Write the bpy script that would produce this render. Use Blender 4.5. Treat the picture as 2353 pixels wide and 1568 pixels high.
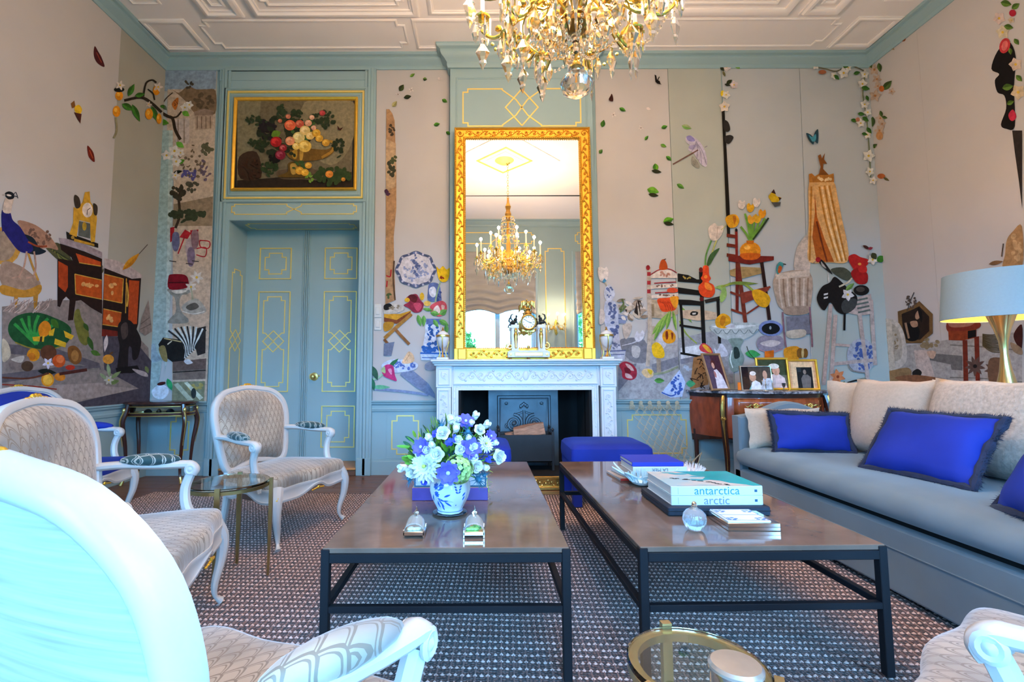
import bpy, bmesh, math, random
import numpy as np
from mathutils import Vector, Matrix, Euler
from mathutils.geometry import tessellate_polygon
scene = bpy.context.scene
for o in list(bpy.data.objects):
    bpy.data.objects.remove(o)
COL = scene.collection
PI = math.pi
rnd = random.Random(7)

# ---------------------------------------------------------------- camera
FW, FH = 2353.0, 1568.0
CF, CP, CR, CX0, CY0, CH = 1095.0, .0781, -.0038, 1108.5, 769.0, 1.02
_cp, _sp, _cr, _sr = math.cos(CP), math.sin(CP), math.cos(CR), math.sin(CR)
_fw = Vector((0, _cp, _sp)); _up = Vector((0, -_sp, _cp)); _rt = Vector((1, 0, 0))
CA = _rt*_cr + _up*_sr
CB = _up*_cr - _rt*_sr
CC = _fw
CAM = Vector((0, 0, CH))
cam_data = bpy.data.cameras.new('camera')
cam = bpy.data.objects.new('camera', cam_data)
COL.objects.link(cam)
cam.matrix_world = Matrix(((CA.x, CB.x, -CC.x, CAM.x), (CA.y, CB.y, -CC.y, CAM.y), (CA.z, CB.z, -CC.z, CAM.z), (0, 0, 0, 1)))
cam_data.sensor_fit = 'HORIZONTAL'
cam_data.sensor_width = 36.0
cam_data.lens = CF/FW*36.0
cam_data.shift_x = (FW/2-CX0)/FW
cam_data.shift_y = (CY0-FH/2)/FW
cam_data.clip_start = .02
scene.camera = cam

# ---------------------------------------------------------------- world, exposure
WORLD_STRENGTH = 26.0
world = bpy.data.worlds.new('daylight')
scene.world = world
world.use_nodes = True
_bg = world.node_tree.nodes['Background']
_bg.inputs[0].default_value = (.19, .53, 1.0, 1)
_bg.inputs[1].default_value = WORLD_STRENGTH
CANDLE_W = 16.0
vs = scene.view_settings
vs.view_transform = 'Standard'; vs.look = 'None'; vs.gamma = 1; vs.use_curve_mapping = False
vs.exposure = 0.3

# ---------------------------------------------------------------- room numbers (metres)
XL, XR, YB, YF, ZC = -3.37, 4.13, 4.85, -.73, 4.36
XC = .38            # axis of the room
YBR = 4.72          # face of the chimney breast
WINS = ((-2.07, 1.58), (.38, 1.58), (2.83, 1.58))
for (wx, ww), wn_ in zip(WINS, ('window_left_offscreen', 'window_middle_offscreen', 'window_right_offscreen')):  # daylight portals in the three windows behind the camera
    ld = bpy.data.lights.new(wn_, 'AREA'); ld.shape = 'RECTANGLE'; ld.size = ww; ld.size_y = 3.3
    ld.cycles.is_portal = True
    lo = bpy.data.objects.new(wn_, ld); COL.objects.link(lo)
    lo.location = (wx, YF-.14, 1.95); lo.rotation_euler = (PI/2, 0, 0)

# pixel -> point
def ray(px, py):
    return CA*((px-CX0)/CF) - CB*((py-CY0)/CF) + CC
def ony(px, py, y):
    d = ray(px, py); return CAM + d*(y/d.y)
def onx(px, py, x):
    d = ray(px, py); return CAM + d*(x/d.x)
def onz(px, py, z):
    d = ray(px, py); return CAM + d*((z-CH)/d.z)

# ---------------------------------------------------------------- materials
MATS = {}
def lin(c):
    if isinstance(c, str):
        c = c.lstrip('#'); c = tuple(int(c[i:i+2], 16)/255 for i in (0, 2, 4))
        return tuple(x/12.92 if x <= .04045 else ((x+.055)/1.055)**2.4 for x in c)
    return tuple(c[:3])
def mat(name, col=(.5, .5, .5), rough=.5, metal=0., var=.06, scale=8., bump=0., bscale=None, sheen=0., trans=0., ior=1.45, emit=None, estr=0., coat=0., spec=None, col2=None, stretch=(1, 1, 1), sub=0.):
    if name in MATS: return MATS[name]
    m = bpy.data.materials.new(name); m.use_nodes = True
    nt = m.node_tree; b = nt.nodes['Principled BSDF']
    c = lin(col)
    b.inputs['Base Color'].default_value = (*c, 1)
    b.inputs['Roughness'].default_value = rough
    b.inputs['Metallic'].default_value = metal
    b.inputs['IOR'].default_value = ior
    b.inputs['Transmission Weight'].default_value = trans
    b.inputs['Sheen Weight'].default_value = sheen
    b.inputs['Coat Weight'].default_value = coat
    if sub: b.inputs['Subsurface Weight'].default_value = sub
    if spec is not None: b.inputs['Specular IOR Level'].default_value = spec
    if emit is not None:
        b.inputs['Emission Color'].default_value = (*lin(emit), 1); b.inputs['Emission Strength'].default_value = estr
    if var or bump:
        tc = nt.nodes.new('ShaderNodeTexCoord'); mp = nt.nodes.new('ShaderNodeMapping')
        mp.inputs['Scale'].default_value = stretch
        nt.links.new(tc.outputs['Object'], mp.inputs[0])
        nz = nt.nodes.new('ShaderNodeTexNoise'); nz.inputs['Scale'].default_value = scale; nz.inputs['Detail'].default_value = 4
        nt.links.new(mp.outputs[0], nz.inputs[0])
        if var:
            mx = nt.nodes.new('ShaderNodeMix'); mx.data_type = 'RGBA'
            if col2 is not None:
                A, B = c, lin(col2)
            else:
                A = tuple(max(0, x*(1-var*2)) for x in c); B = tuple(min(1, x*(1+var*2)) for x in c)
            mx.inputs[6].default_value = (*A, 1); mx.inputs[7].default_value = (*B, 1)
            nt.links.new(nz.outputs[0], mx.inputs[0]); nt.links.new(mx.outputs[2], b.inputs['Base Color'])
            m['mixnode'] = mx.name
        if bump:
            if bscale:
                nz2 = nt.nodes.new('ShaderNodeTexNoise'); nz2.inputs['Scale'].default_value = bscale; nz2.inputs['Detail'].default_value = 3
                nt.links.new(mp.outputs[0], nz2.inputs[0])
            else: nz2 = nz
            bp = nt.nodes.new('ShaderNodeBump'); bp.inputs['Strength'].default_value = bump; bp.inputs['Distance'].default_value = .01
            nt.links.new(nz2.outputs[0], bp.inputs['Height']); nt.links.new(bp.outputs[0], b.inputs['Normal'])
    MATS[name] = m
    return m

def print_mat(name='mural_print', rough=.8):
    """flat print: colour from the mesh colour attribute, linen grain over it"""
    if name in MATS: return MATS[name]
    m = bpy.data.materials.new(name); m.use_nodes = True
    nt = m.node_tree; b = nt.nodes['Principled BSDF']; b.inputs['Roughness'].default_value = rough
    b.inputs['Specular IOR Level'].default_value = .2
    at = nt.nodes.new('ShaderNodeAttribute'); at.attribute_name = 'Col'
    tc = nt.nodes.new('ShaderNodeTexCoord')
    nz = nt.nodes.new('ShaderNodeTexNoise'); nz.inputs['Scale'].default_value = 26; nz.inputs['Detail'].default_value = 8; nz.inputs['Roughness'].default_value = .65
    nt.links.new(tc.outputs['Object'], nz.inputs[0])
    mr = nt.nodes.new('ShaderNodeMapRange'); mr.inputs[1].default_value = .3; mr.inputs[2].default_value = .7; mr.inputs[3].default_value = .66; mr.inputs[4].default_value = 1.28
    nt.links.new(nz.outputs[0], mr.inputs[0])
    hs = nt.nodes.new('ShaderNodeHueSaturation'); nt.links.new(at.outputs['Color'], hs.inputs['Color']); nt.links.new(mr.outputs[0], hs.inputs['Value'])
    nt.links.new(hs.outputs[0], b.inputs['Base Color'])
    MATS[name] = m
    return m

# ---------------------------------------------------------------- mesh helpers
class MB:
    def __init__(s): s.v = []; s.f = []; s.c = []; s.m = []; s.uv = None
    def add(s, vs, fs, col=None, mi=0):
        o = len(s.v); s.v += [tuple(x) for x in vs]
        for f in fs:
            s.f.append(tuple(i+o for i in f)); s.c.append(col); s.m.append(mi)
        return s
    def merge(s, o, M=None):
        vs = [tuple(M @ Vector(x)) for x in o.v] if M is not None else o.v
        k = len(s.v); s.v += vs
        s.f += [tuple(i+k for i in f) for f in o.f]; s.c += o.c; s.m += o.m
        return s
    def xf(s, M):
        s.v = [tuple(M @ Vector(x)) for x in s.v]; return s
    # primitives
    def box(s, x0, y0, z0, x1, y1, z1, bev=0., mi=0):
        if x0 > x1: x0, x1 = x1, x0
        if y0 > y1: y0, y1 = y1, y0
        if z0 > z1: z0, z1 = z1, z0
        bev = min(bev, (x1-x0)*.49, (y1-y0)*.49, (z1-z0)*.49)
        if bev <= 0:
            vs = [(x, y, z) for z in (z0, z1) for y in (y0, y1) for x in (x0, x1)]
            return s.add(vs, [(0, 2, 3, 1), (4, 5, 7, 6), (0, 1, 5, 4), (2, 6, 7, 3), (0, 4, 6, 2), (1, 3, 7, 5)], mi=mi)
        b = bev; rings = []
        for z, i in ((z0, b), (z0+b, 0), (z1-b, 0), (z1, b)):
            a0, a1, c0, c1 = x0+i, x1-i, y0+i, y1-i
            k = b if i == 0 else b*.4
            rings.append([(a0+k, c0, z), (a1-k, c0, z), (a1, c0+k, z), (a1, c1-k, z), (a1-k, c1, z), (a0+k, c1, z), (a0, c1-k, z), (a0, c0+k, z)])
        return s.loft(rings, mi=mi)
    def loft(s, rings, cap=True, closed=True, mi=0, loop=False, flip=False):
        n = len(rings[0]); vs = [p for r in rings for p in r]; fs = []
        R = len(rings)
        for i in range(R if loop else R-1):
            for j in range(n if closed else n-1):
                a = i*n+j; b = i*n+(j+1) % n; c = ((i+1) % R)*n+(j+1) % n; d = ((i+1) % R)*n+j
                fs.append((a, b, c, d) if not flip else (d, c, b, a))
        if cap and not loop and closed:
            fs.append(tuple(range(n))[::-1] if not flip else tuple(range(n)))
            fs.append(tuple((R-1)*n+j for j in range(n)) if not flip else tuple((R-1)*n+j for j in range(n))[::-1])
        return s.add(vs, fs, mi=mi)
    def lathe(s, prof, n=24, c=(0, 0, 0), mi=0, a0=0., sx=1., sy=1., flute=None):
        rings = []
        for r, z in prof:
            r = max(r, 1e-4)
            rr = []
            for k in range(n):
                t = a0+2*PI*k/n
                q = r*(1+(flute[1]*math.cos(flute[0]*t) if flute else 0))
                rr.append((c[0]+sx*q*math.cos(t), c[1]+sy*q*math.sin(t), c[2]+z))
            rings.append(rr)
        return s.loft(rings, mi=mi)
    def cyl(s, p0, p1, r0, r1=None, n=10, mi=0):
        return s.tube([p0, p1], [r0, r0 if r1 is None else r1], n=n, mi=mi)
    def tube(s, pts, r, n=8, closed=False, mi=0, up=None, asp=1., sec=None, cap=True):
        """sweep a round (or given) section along pts"""
        P = [Vector(p) for p in pts]; N = len(P)
        if not hasattr(r, '__len__'): r = [r]*N
        rings = []; prev = Vector(up) if up is not None else None
        for i in range(N):
            if closed: t = P[(i+1) % N]-P[i-1]
            elif i == 0: t = P[1]-P[0]
            elif i == N-1: t = P[-1]-P[-2]
            else: t = P[i+1]-P[i-1]
            if t.length < 1e-9: t = Vector((0, 0, 1))
            t.normalize()
            if prev is None:
                prev = Vector((0, 0, 1)) if abs(t.z) < .9 else Vector((1, 0, 0))
            u = prev-t*prev.dot(t)
            if u.length < 1e-6: u = t.orthogonal()
            u.normalize(); w = t.cross(u)
            if up is None: prev = u
            if sec is None:
                rings.append([tuple(P[i]+u*(r[i]*math.cos(2*PI*k/n))+w*(r[i]*asp*math.sin(2*PI*k/n))) for k in range(n)])
            else:
                rings.append([tuple(P[i]+u*(a*r[i])+w*(b*r[i])) for a, b in sec])
        return s.loft(rings, mi=mi, loop=closed, cap=cap)
    def ell(s, c, rx, ry=None, rz=None, n=12, m=8, mi=0, rot=None):
        ry = rx if ry is None else ry; rz = rx if rz is None else rz
        vs = []; fs = []
        R = rot.to_3x3() if rot is not None else None
        def P(x, y, z):
            v = Vector((x*rx, y*ry, z*rz))
            if R is not None: v = R @ v
            return (c[0]+v.x, c[1]+v.y, c[2]+v.z)
        vs.append(P(0, 0, -1))
        for i in range(1, m):
            a = -PI/2+PI*i/m
            for k in range(n):
                t = 2*PI*k/n; vs.append(P(math.cos(a)*math.cos(t), math.cos(a)*math.sin(t), math.sin(a)))
        vs.append(P(0, 0, 1)); L = len(vs)-1
        for k in range(n): fs.append((0, 1+(k+1) % n, 1+k)); fs.append((L, L-n+k, L-n+(k+1) % n))
        for i in range(m-2):
            for k in range(n):
                a = 1+i*n+k; b = 1+i*n+(k+1) % n; fs.append((a, b, b+n, a+n))
        return s.add(vs, fs, mi=mi)
    def prism(s, poly, fn, h0, h1, mi=0):
        """poly 2-D, fn(u,v,h)->3-D ; solid between heights h0 and h1"""
        n = len(poly)
        tris = tessellate_polygon([[Vector((a, b, 0)) for a, b in poly]])
        vs = [fn(a, b, h0) for a, b in poly]+[fn(a, b, h1) for a, b in poly]
        fs = [tuple(t) for t in tris]+[tuple(i+n for i in t) for t in tris]
        fs += [(i, (i+1) % n, n+(i+1) % n, n+i) for i in range(n)]
        return s.add(vs, fs, mi=mi)
    def sheet(s, poly, fn, h, col=None, mi=0):
        tris = tessellate_polygon([[Vector((a, b, 0)) for a, b in poly]])
        return s.add([fn(a, b, h) for a, b in poly], [tuple(t) for t in tris], col=col, mi=mi)
    def ribbon(s, pts, prof, fn, closed=True, mi=0):
        """moulding: 2-D path, profile [(offset, height)], mitred corners, fn(u,v,h)->3-D"""
        N = len(pts); P = [Vector((a, b)) for a, b in pts]; rings = []
        for i in range(N):
            if closed or 0 < i < N-1:
                d0 = (P[i]-P[i-1]); d1 = (P[(i+1) % N]-P[i])
            elif i == 0: d0 = d1 = P[1]-P[0]
            else: d0 = d1 = P[-1]-P[-2]
            d0 = d0.normalized(); d1 = d1.normalized()
            n0 = Vector((-d0.y, d0.x)); n1 = Vector((-d1.y, d1.x))
            m = n0+n1
            if m.length < 1e-6: m = n0
            m.normalize(); k = 1/max(.25, m.dot(n1))
            rings.append([fn(P[i].x+m.x*k*o, P[i].y+m.y*k*o, h) for o, h in prof])
        return s.loft(rings, loop=closed, closed=False if len(prof) < 3 else True, mi=mi, cap=not closed)
    def grid(s, nu, nv, fn, closed_u=False, mi=0):
        vs = [tuple(fn(i/(nu if closed_u else nu-1), j/(nv-1))) for j in range(nv) for i in range(nu)]
        fs = []
        for j in range(nv-1):
            for i in range(nu if closed_u else nu-1):
                a = j*nu+i; b = j*nu+(i+1) % nu
                fs.append((a, b, b+nu, a+nu))
        return s.add(vs, fs, mi=mi)
    def cushion(s, w, h, d, n=14, pw=.42, edge=.12, corner=1.0, mi=0, seed=0, lump=.03):
        """pillow: w along x, h along z, thickness d along y, centred"""
        q = random.Random(seed); ph = [q.uniform(0, 6) for _ in range(6)]
        for sgn in (-1, 1):
            def fn(u, v, sgn=sgn):
                x = 2*u-1; y = 2*v-1
                t = max(0, (1-abs(x)**2.6))*max(0, (1-abs(y)**2.6))
                th = d/2*(t**pw)
                th *= 1+lump*3*math.sin(3*x+ph[0])*math.sin(2.5*y+ph[1])
                pin = 1-edge*(1-abs(y)**2)*abs(x)**2*.5
                pin2 = 1-edge*(1-abs(x)**2)*abs(y)**2*.5
                return (x*w/2*pin+.004*math.sin(9*y+ph[2])*abs(x), sgn*th, y*h/2*pin2+.004*math.sin(8*x+ph[3])*abs(y))
            k = len(s.f)
            s.grid(n, n, fn, mi=mi)
            if sgn < 0: pass
            else: s.f[k:] = [f[::-1] for f in s.f[k:]]
        return s
    def build(s, name, mt, parent=None, smooth=35, M=None, loc=None, cols=False, kind=None):
        me = bpy.data.meshes.new(name)
        if M is not None: s.xf(M)
        me.from_pydata(s.v, [], s.f); me.update()
        for x in (mt if isinstance(mt, (list, tuple)) else [mt]):
            me.materials.append(x)
        if any(s.m): me.polygons.foreach_set('material_index', s.m)
        if cols:
            at = me.color_attributes.new('Col', 'FLOAT_COLOR', 'CORNER'); data = []
            for f, c in zip(s.f, s.c):
                data += list((*lin(c or '#808080'), 1.0))*len(f)
            at.data.foreach_set('color', data)
        if smooth:
            bm = bmesh.new(); bm.from_mesh(me); bmesh.ops.remove_doubles(bm, verts=bm.verts, dist=1e-5)
            bmesh.ops.recalc_face_normals(bm, faces=bm.faces); bm.to_mesh(me); bm.free()
            me.polygons.foreach_set('use_smooth', [True]*len(me.polygons))
            me.set_sharp_from_angle(angle=math.radians(smooth))
        o = bpy.data.objects.new(name, me); COL.objects.link(o)
        if parent is not None: o.parent = parent
        if loc is not None: o.location = loc
        if kind: o['kind'] = kind
        return o

def thing(name, label, cat, loc=(0, 0, 0), rz=0, group=None):
    o = bpy.data.objects.new(name, None); COL.objects.link(o); o.empty_display_size = .1
    o.location = loc; o.rotation_euler = (0, 0, rz)
    return tag(o, label, cat, group)
def tag(o, label, cat, group=None):
    o['label'] = label; o['category'] = cat
    if group: o['group'] = group
    return o
def struct(o, label=None):
    o['kind'] = 'structure'
    if label: o['label'] = label
    return o
def sempty(name):
    o = bpy.data.objects.new(name, None); COL.objects.link(o); return struct(o)
def copy_tree(o, parent=None):
    c = o.copy(); COL.objects.link(c); c.parent = parent
    for ch in list(o.children): copy_tree(ch, c)
    return c
def catmull(pts, closed=True, k=6):
    P = [Vector(p) for p in pts]; N = len(P); out = []
    for i in range(N if closed else N-1):
        p0 = P[i-1] if closed or i > 0 else P[0]
        p1 = P[i]; p2 = P[(i+1) % N]
        p3 = P[(i+2) % N] if closed or i+2 < N else P[-1]
        for j in range(k):
            t = j/k
            out.append(.5*((2*p1)+(p2-p0)*t+(2*p0-5*p1+4*p2-p3)*t*t+(3*p1-p0-3*p2+p3)*t**3))
    if not closed: out.append(P[-1])
    return [tuple(x) for x in out]
def T(x, y, z): return Matrix.Translation((x, y, z))
def RX(a): return Matrix.Rotation(a, 4, 'X')
def RY(a): return Matrix.Rotation(a, 4, 'Y')
def RZ(a): return Matrix.Rotation(a, 4, 'Z')
# plane maps
def f_back(u, v, h): return (u, YB-h, v)
def f_breast(u, v, h): return (u, YBR-h, v)
def f_left(u, v, h): return (XL+h, u, v)
def f_right(u, v, h): return (XR-h, u, v)
def f_front(u, v, h): return (u, YF+h, v)
def f_ceil(u, v, h): return (u, v, ZC-h)
def pb(px, py, y=None):
    p = ony(px, py, YB if y is None else y); return (p.x, p.z)
def pl(px, py):
    p = onx(px, py, XL); return (p.y, p.z)
def pr(px, py):
    p = onx(px, py, XR); return (p.y, p.z)
def notched(x0, z0, x1, z1, n=.06, m=None):
    m = n if m is None else m
    return [(x0+n, z0), (x1-n, z0), (x1-n, z0+m), (x1, z0+m), (x1, z1-m), (x1-n, z1-m), (x1-n, z1), (x0+n, z1), (x0+n, z1-m), (x0, z1-m), (x0, z0+m), (x0+n, z0+m)]
def rect(x0, z0, x1, z1): return [(x0, z0), (x1, z0), (x1, z1), (x0, z1)]
def line_prof(w=.012, h=.005): return [(-w/2, 0), (-w/2, h), (w/2, h), (w/2, 0)]
def mould_prof(w=.03, h=.015): return [(-w/2, 0), (-w/2, h*.5), (-w*.2, h), (w*.15, h), (w*.3, h*.45), (w/2, h*.4), (w/2, 0)]
# ================================================================ THE ROOM
paint = mat('wall_paint', (.29, .425, .455), rough=.5, var=.03, scale=3)
paint_d = paint
white_ceiling = mat('ceiling_plaster', (.86, .81, .78), rough=.8, var=.02, scale=2)
gold = mat('gilt', (.92, .49, .055), rough=.34, metal=.75, var=.10, scale=30)
gold_line = mat('gilt_line_paint', (.98, .72, .22), rough=.35, metal=.55, var=.05, scale=20)
linen = mat('mural_linen', (.50, .475, .465), rough=.85, var=.05, scale=2.0, bump=.08, bscale=500)
linen2 = mat('mural_linen_green', (.40, .425, .385), rough=.85, var=.06, scale=2.0, bump=.08, bscale=500)
linen3 = mat('mural_linen_blue', (.45, .47, .485), rough=.85, var=.05, scale=1.6, bump=.08, bscale=500)
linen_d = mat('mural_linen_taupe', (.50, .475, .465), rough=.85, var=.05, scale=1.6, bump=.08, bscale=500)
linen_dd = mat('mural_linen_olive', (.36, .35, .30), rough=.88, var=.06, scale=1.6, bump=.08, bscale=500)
linen_r = mat('mural_linen_right', (.50, .475, .465), rough=.88, var=.05, scale=1.6, bump=.08, bscale=500)

def wx(px, py=500, y=None): return ony(px, py, YB if y is None else y).x
def wz(px, py, y=None): return ony(px, py, YB if y is None else y).z

# floor ----------------------------------------------------------
wood = mat('floor_oak', (.17, .072, .040), rough=.35, var=.3, scale=3.0, stretch=(1.2, 14, 1))
fl = MB().box(XL-.5, YF-.5, -.12, XR+.5, YB+.6, -.018)
floor = struct(fl.build('floor', wood, smooth=0))
pm = []
for L in (1.5, 1.9, 2.3):
    pm.append(MB().box(0, 0, -.018, L-.003, .137, 0, .002).build('plank', wood, floor, smooth=0).data)
for o in [o for o in COL.objects if o.name.startswith('plank')]: bpy.data.objects.remove(o)
yy = YF; k = 0
while yy < YB-.01:
    xx = XL-rnd.uniform(.1, 1.2)
    while xx < XR:
        i = rnd.randrange(3); L = (1.5, 1.9, 2.3)[i]
        if yy > 3.55 or xx < -2.9:
            o = bpy.data.objects.new('plank', pm[i]); COL.objects.link(o); o.parent = floor
            o.location = (xx, yy, -rnd.uniform(0, .0012))
        xx += L
    yy += .14
flr = MB().box(XL, YF, -.018, XR, 3.62, -.0025)
flr.build('plank_field', wood, floor, smooth=0)

# back wall --------------------------------------------------------
dx0 = wx(527, 600); dx1 = wx(827, 600); dz1 = wz(680, 508)
fx0, fx1, fz1 = -.22, 1.02, .88
m = MB()
for a, b, z0, z1 in ((XL-.3, dx0, 0, ZC), (dx0, dx1, dz1, ZC), (dx1, fx0, 0, ZC), (fx0, fx1, fz1, ZC), (fx1, XR+.3, 0, ZC)):
    m.box(a, YB, z0, b, YB+.5, z1)
wall_back = struct(m.build('wall_back', paint, smooth=0))
m = MB().box(XL-.3, YF-.4, 0, XL, YB, ZC)
wall_left = struct(m.build('wall_left', paint, smooth=0))
m = MB().box(XR, YF-.4, 0, XR+.3, YB, ZC)
wall_right = struct(m.build('wall_right', paint, smooth=0))
# front wall with three windows
WZ0, WZ1 = .28, 3.62
m = MB(); xs = XL-.3
for cx, w in WINS:
    m.box(xs, YF-.3, 0, cx-w/2, YF, ZC); m.box(cx-w/2, YF-.3, 0, cx+w/2, YF, WZ0); m.box(cx-w/2, YF-.3, WZ1, cx+w/2, YF, ZC); xs = cx+w/2
m.box(xs, YF-.3, 0, XR+.3, YF, ZC)
wall_front = struct(m.build('wall_front', paint, smooth=0))
ceiling = struct(MB().box(XL-.3, YF-.4, ZC, XR+.3, YB+.5, ZC+.2).build('ceiling', white_ceiling, smooth=0))

# chimney breast ----------------------------------------------------
bx0, bx1 = ony(1034, 500, YBR).x, ony(1368, 560, YBR).x
m = MB()
m.box(bx0, YBR, 1.0, bx1, YB, ZC)
m.box(bx0, YBR, 0, fx0, YB, 1.0); m.box(fx1, YBR, 0, bx1, YB, 1.0); m.box(fx0, YBR, fz1, fx1, YB, 1.0)
wall_chimney = struct(m.build('wall_chimney', paint, smooth=0), 'projecting chimney breast')
def bb(px, py): p = ony(px, py, YBR); return (p.x, p.z)
a = bb(1050, 200); b = bb(1348, 300)
zt = bb(1200, 180)[1]
MB().ribbon(rect(a[0], 1.35, b[0], zt), mould_prof(.022, .008), f_breast).build('panel_moulding', paint, wall_chimney)
# gilt strapwork above the mirror
x0, zt = bb(1064, 205); x1, _ = bb(1333, 205); _, zb = bb(1200, 290); xm = (x0+x1)/2
n = .05; hw = .20
zc_ = (zt+zb)/2; hz = (zt-zb)/2
g = MB()
for s in (-1, 1):
    e = x0 if s < 0 else x1
    pts = [(xm+s*.08, zc_), (xm+s*.175, zc_+hz*.0+.0)]
    half = [(xm+s*.06, zc_+hz*.42), (xm+s*.20, zt-.012), (xm+s*.20, zt), (e-s*n, zt), (e-s*n, zt-n*.7), (e, zt-n*.7), (e, zb+n*.7), (e-s*n, zb+n*.7), (e-s*n, zb), (xm+s*.20, zb), (xm+s*.20, zb+.012), (xm+s*.06, zc_-hz*.42)]
    g.ribbon(half, line_prof(.013, .004), f_breast, closed=False)
    d = .165
    g.ribbon([(xm+s*d*.0, zc_+hz*.98), (xm+s*d*1.02, zc_), (xm, zc_-hz*.98)], line_prof(.013, .0045), f_breast, closed=False)
g.ribbon([(xm-.06, zc_+hz*.42), (xm+.06, zc_-hz*.42)], line_prof(.013, .005), f_breast, closed=False)
g.ribbon([(xm+.06, zc_+hz*.42), (xm-.06, zc_-hz*.42)], line_prof(.013, .005), f_breast, closed=False)
g.build('gilt_strapwork', gold_line, wall_chimney, smooth=0)

# cornices -----------------------------------------------------------
CPROF = [(0, -.13), (.02, -.13), (.028, -.115), (.028, -.095), (.05, -.075), (.075, -.06), (.085, -.045), (.085, -.03), (.11, -.022), (.12, -.01), (.12, 0), (0, 0)]
def cornice(pts, name, drop=1.0, out=1.0):
    # pts : plan path, interior on the left of travel
    m = MB()
    m.ribbon(pts, [(o*out, h*drop) for o, h in CPROF], lambda u, v, h: (u, v, ZC+h), closed=False)
    return struct(m.build(name, paint, smooth=30))
cornice([(bx0, YB), (XL, YB), (XL, YF), (XR, YF), (XR, YB), (bx1, YB)], 'trim_1')
cornice([(bx1, YB-.02), (bx1, YBR), (bx0, YBR), (bx0, YB-.02)], 'trim_2', drop=1.55, out=1.15)

# dado rail, dado and baseboard ----------------------------------------
ZR = .735
RPROF = [(0, -.115), (.012, -.11), (.018, -.085), (.012, -.075), (.012, -.05), (.03, -.035), (.034, -.02), (.045, -.012), (.045, 0), (0, 0)]
dsx0 = wx(486, 800); dsx1 = wx(857, 800)       # outer edges of the door surround
n_trim = 3
for pts in ([(dsx0, YB), (XL, YB), (XL, .2)], [(bx0, YB), (dsx1, YB)], [(XR, .2), (XR, YB), (bx1, YB)]):
    m = MB(); m.ribbon(pts, RPROF, lambda u, v, h: (u, v, ZR+h), closed=False)
    struct(m.build('trim_%d' % n_trim, paint, smooth=30)); n_trim += 1
for nm, pts in (('baseboard_left', [(dsx0, YB), (XL, YB), (XL, .2)]), ('baseboard_back', [(bx0, YB), (dsx1, YB)]), ('baseboard_right', [(XR, .2), (XR, YB), (bx1, YB)])):
    m = MB(); m.ribbon(pts, [(0, 0), (.022, 0), (.022, .13), (.012, .14), (.012, .15), (0, .15)], lambda u, v, h: (u, v, h), closed=False)
    struct(m.build(nm, paint, smooth=30))
# dado panels with gilt key-corner frames
def dado_panel(x0, x1, fn, parent, k=.09, z0=.20, z1=.58, inset=.055):
    MB().ribbon(rect(x0, z0-.04, x1, z1+.03), line_prof(.008, .004), fn).build('dado_panel_edge', paint, parent, smooth=0)
    MB().ribbon(notched(x0+inset, z0, x1-inset, z1, .05), line_prof(.011, .004), fn).build('gilt_frame', gold_line, parent, smooth=0)
dado_panel(wx(888, 1000), wx(974, 1000), f_back, wall_back)
dado_panel(wx(1430, 1000), wx(1590, 1000), f_back, wall_back)
dado_panel(wx(385, 1000), wx(440, 1000), f_back, wall_back, inset=.03)
dado_panel(3.35, 4.15, f_left, wall_left)
dado_panel(2.3, 3.2, f_left, wall_left)

# ceiling mouldings -----------------------------------------------------
def cpt(px, py): p = onz(px, py, ZC); return (p.x, p.y)
ceil_m = MB()
def cmould(pts, w, h, mirror=True):
    for s in ((1, -1) if mirror else (1,)):
        q = [(XC+s*(x-XC), y) for x, y in pts]
        MB().ribbon(q, mould_prof(w, h), f_ceil).build('moulding', white_ceiling, ceiling, smooth=40)
def cmn(x0, y0, x1, y1, w, h, n=0, mirror=True):
    cmould(notched(x0, y0, x1, y1, n) if n else rect(x0, y0, x1, y1), w, h, mirror)
p1 = cpt(326, 48); p2 = cpt(475, 110); p2b = cpt(388, 109); p1b = cpt(418, 48)
yA, yB_ = p1[1], p2[1]
xA, xB = (p1[0]+p2b[0])/2, (p1b[0]+p2[0])/2
cmn(xA, yA, xB, yB_, .05, .022)
q1 = cpt(449, 48); q2 = cpt(943, 104); q3 = cpt(506, 111); q4 = cpt(919, 40)
xC_, xD = (q1[0]+q3[0])/2, (q2[0]+q4[0])/2
cmn(xC_, yA, xD, yB_, .025, .012, .07)
cmn(xD+.10, yA, 2*XC-(xD+.10), yB_, .035, .016, mirror=False)
r1 = cpt(482, 30); r2 = cpt(549, 30); r3 = cpt(590, 28); r4 = cpt(953, 24)
yT = r1[1]
cmn(r1[0]-.02, .4, r2[0], yT, .08, .035)
cmn(r1[0]+.07, .5, r2[0]-.09, yT-.10, .03, .014)
cmn(r3[0], yT-1.2, r4[0], yT, .08, .035)
cmn(r3[0]+.10, yT-1.1, r4[0]-.1, yT-.10, .03, .014, .05)
cmn(xA, .4, xB, yA-.22, .025, .012, .07)
cmn(xA, -.5, xB, .2, .05, .022)
cmn(r4[0]+.15, yT-1.2, 2*XC-(r4[0]+.15), yT, .05, .02, mirror=False)
# diamond ribs round the chandelier rose
CHY = 2.06
for r in (.28, .42, .85):
    MB().ribbon([(XC+r, CHY), (XC, CHY+r), (XC-r, CHY), (XC, CHY-r)], mould_prof(.03, .015), f_ceil).build('rose_rib', gold_line if r == .42 else white_ceiling, ceiling, smooth=40)
MB().lathe([(.001, -.05), (.06, -.05), (.10, -.035), (.13, -.012), (.15, 0)], 32, (XC, CHY, ZC)).build('ceiling_rose', gold_line, ceiling)

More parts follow.
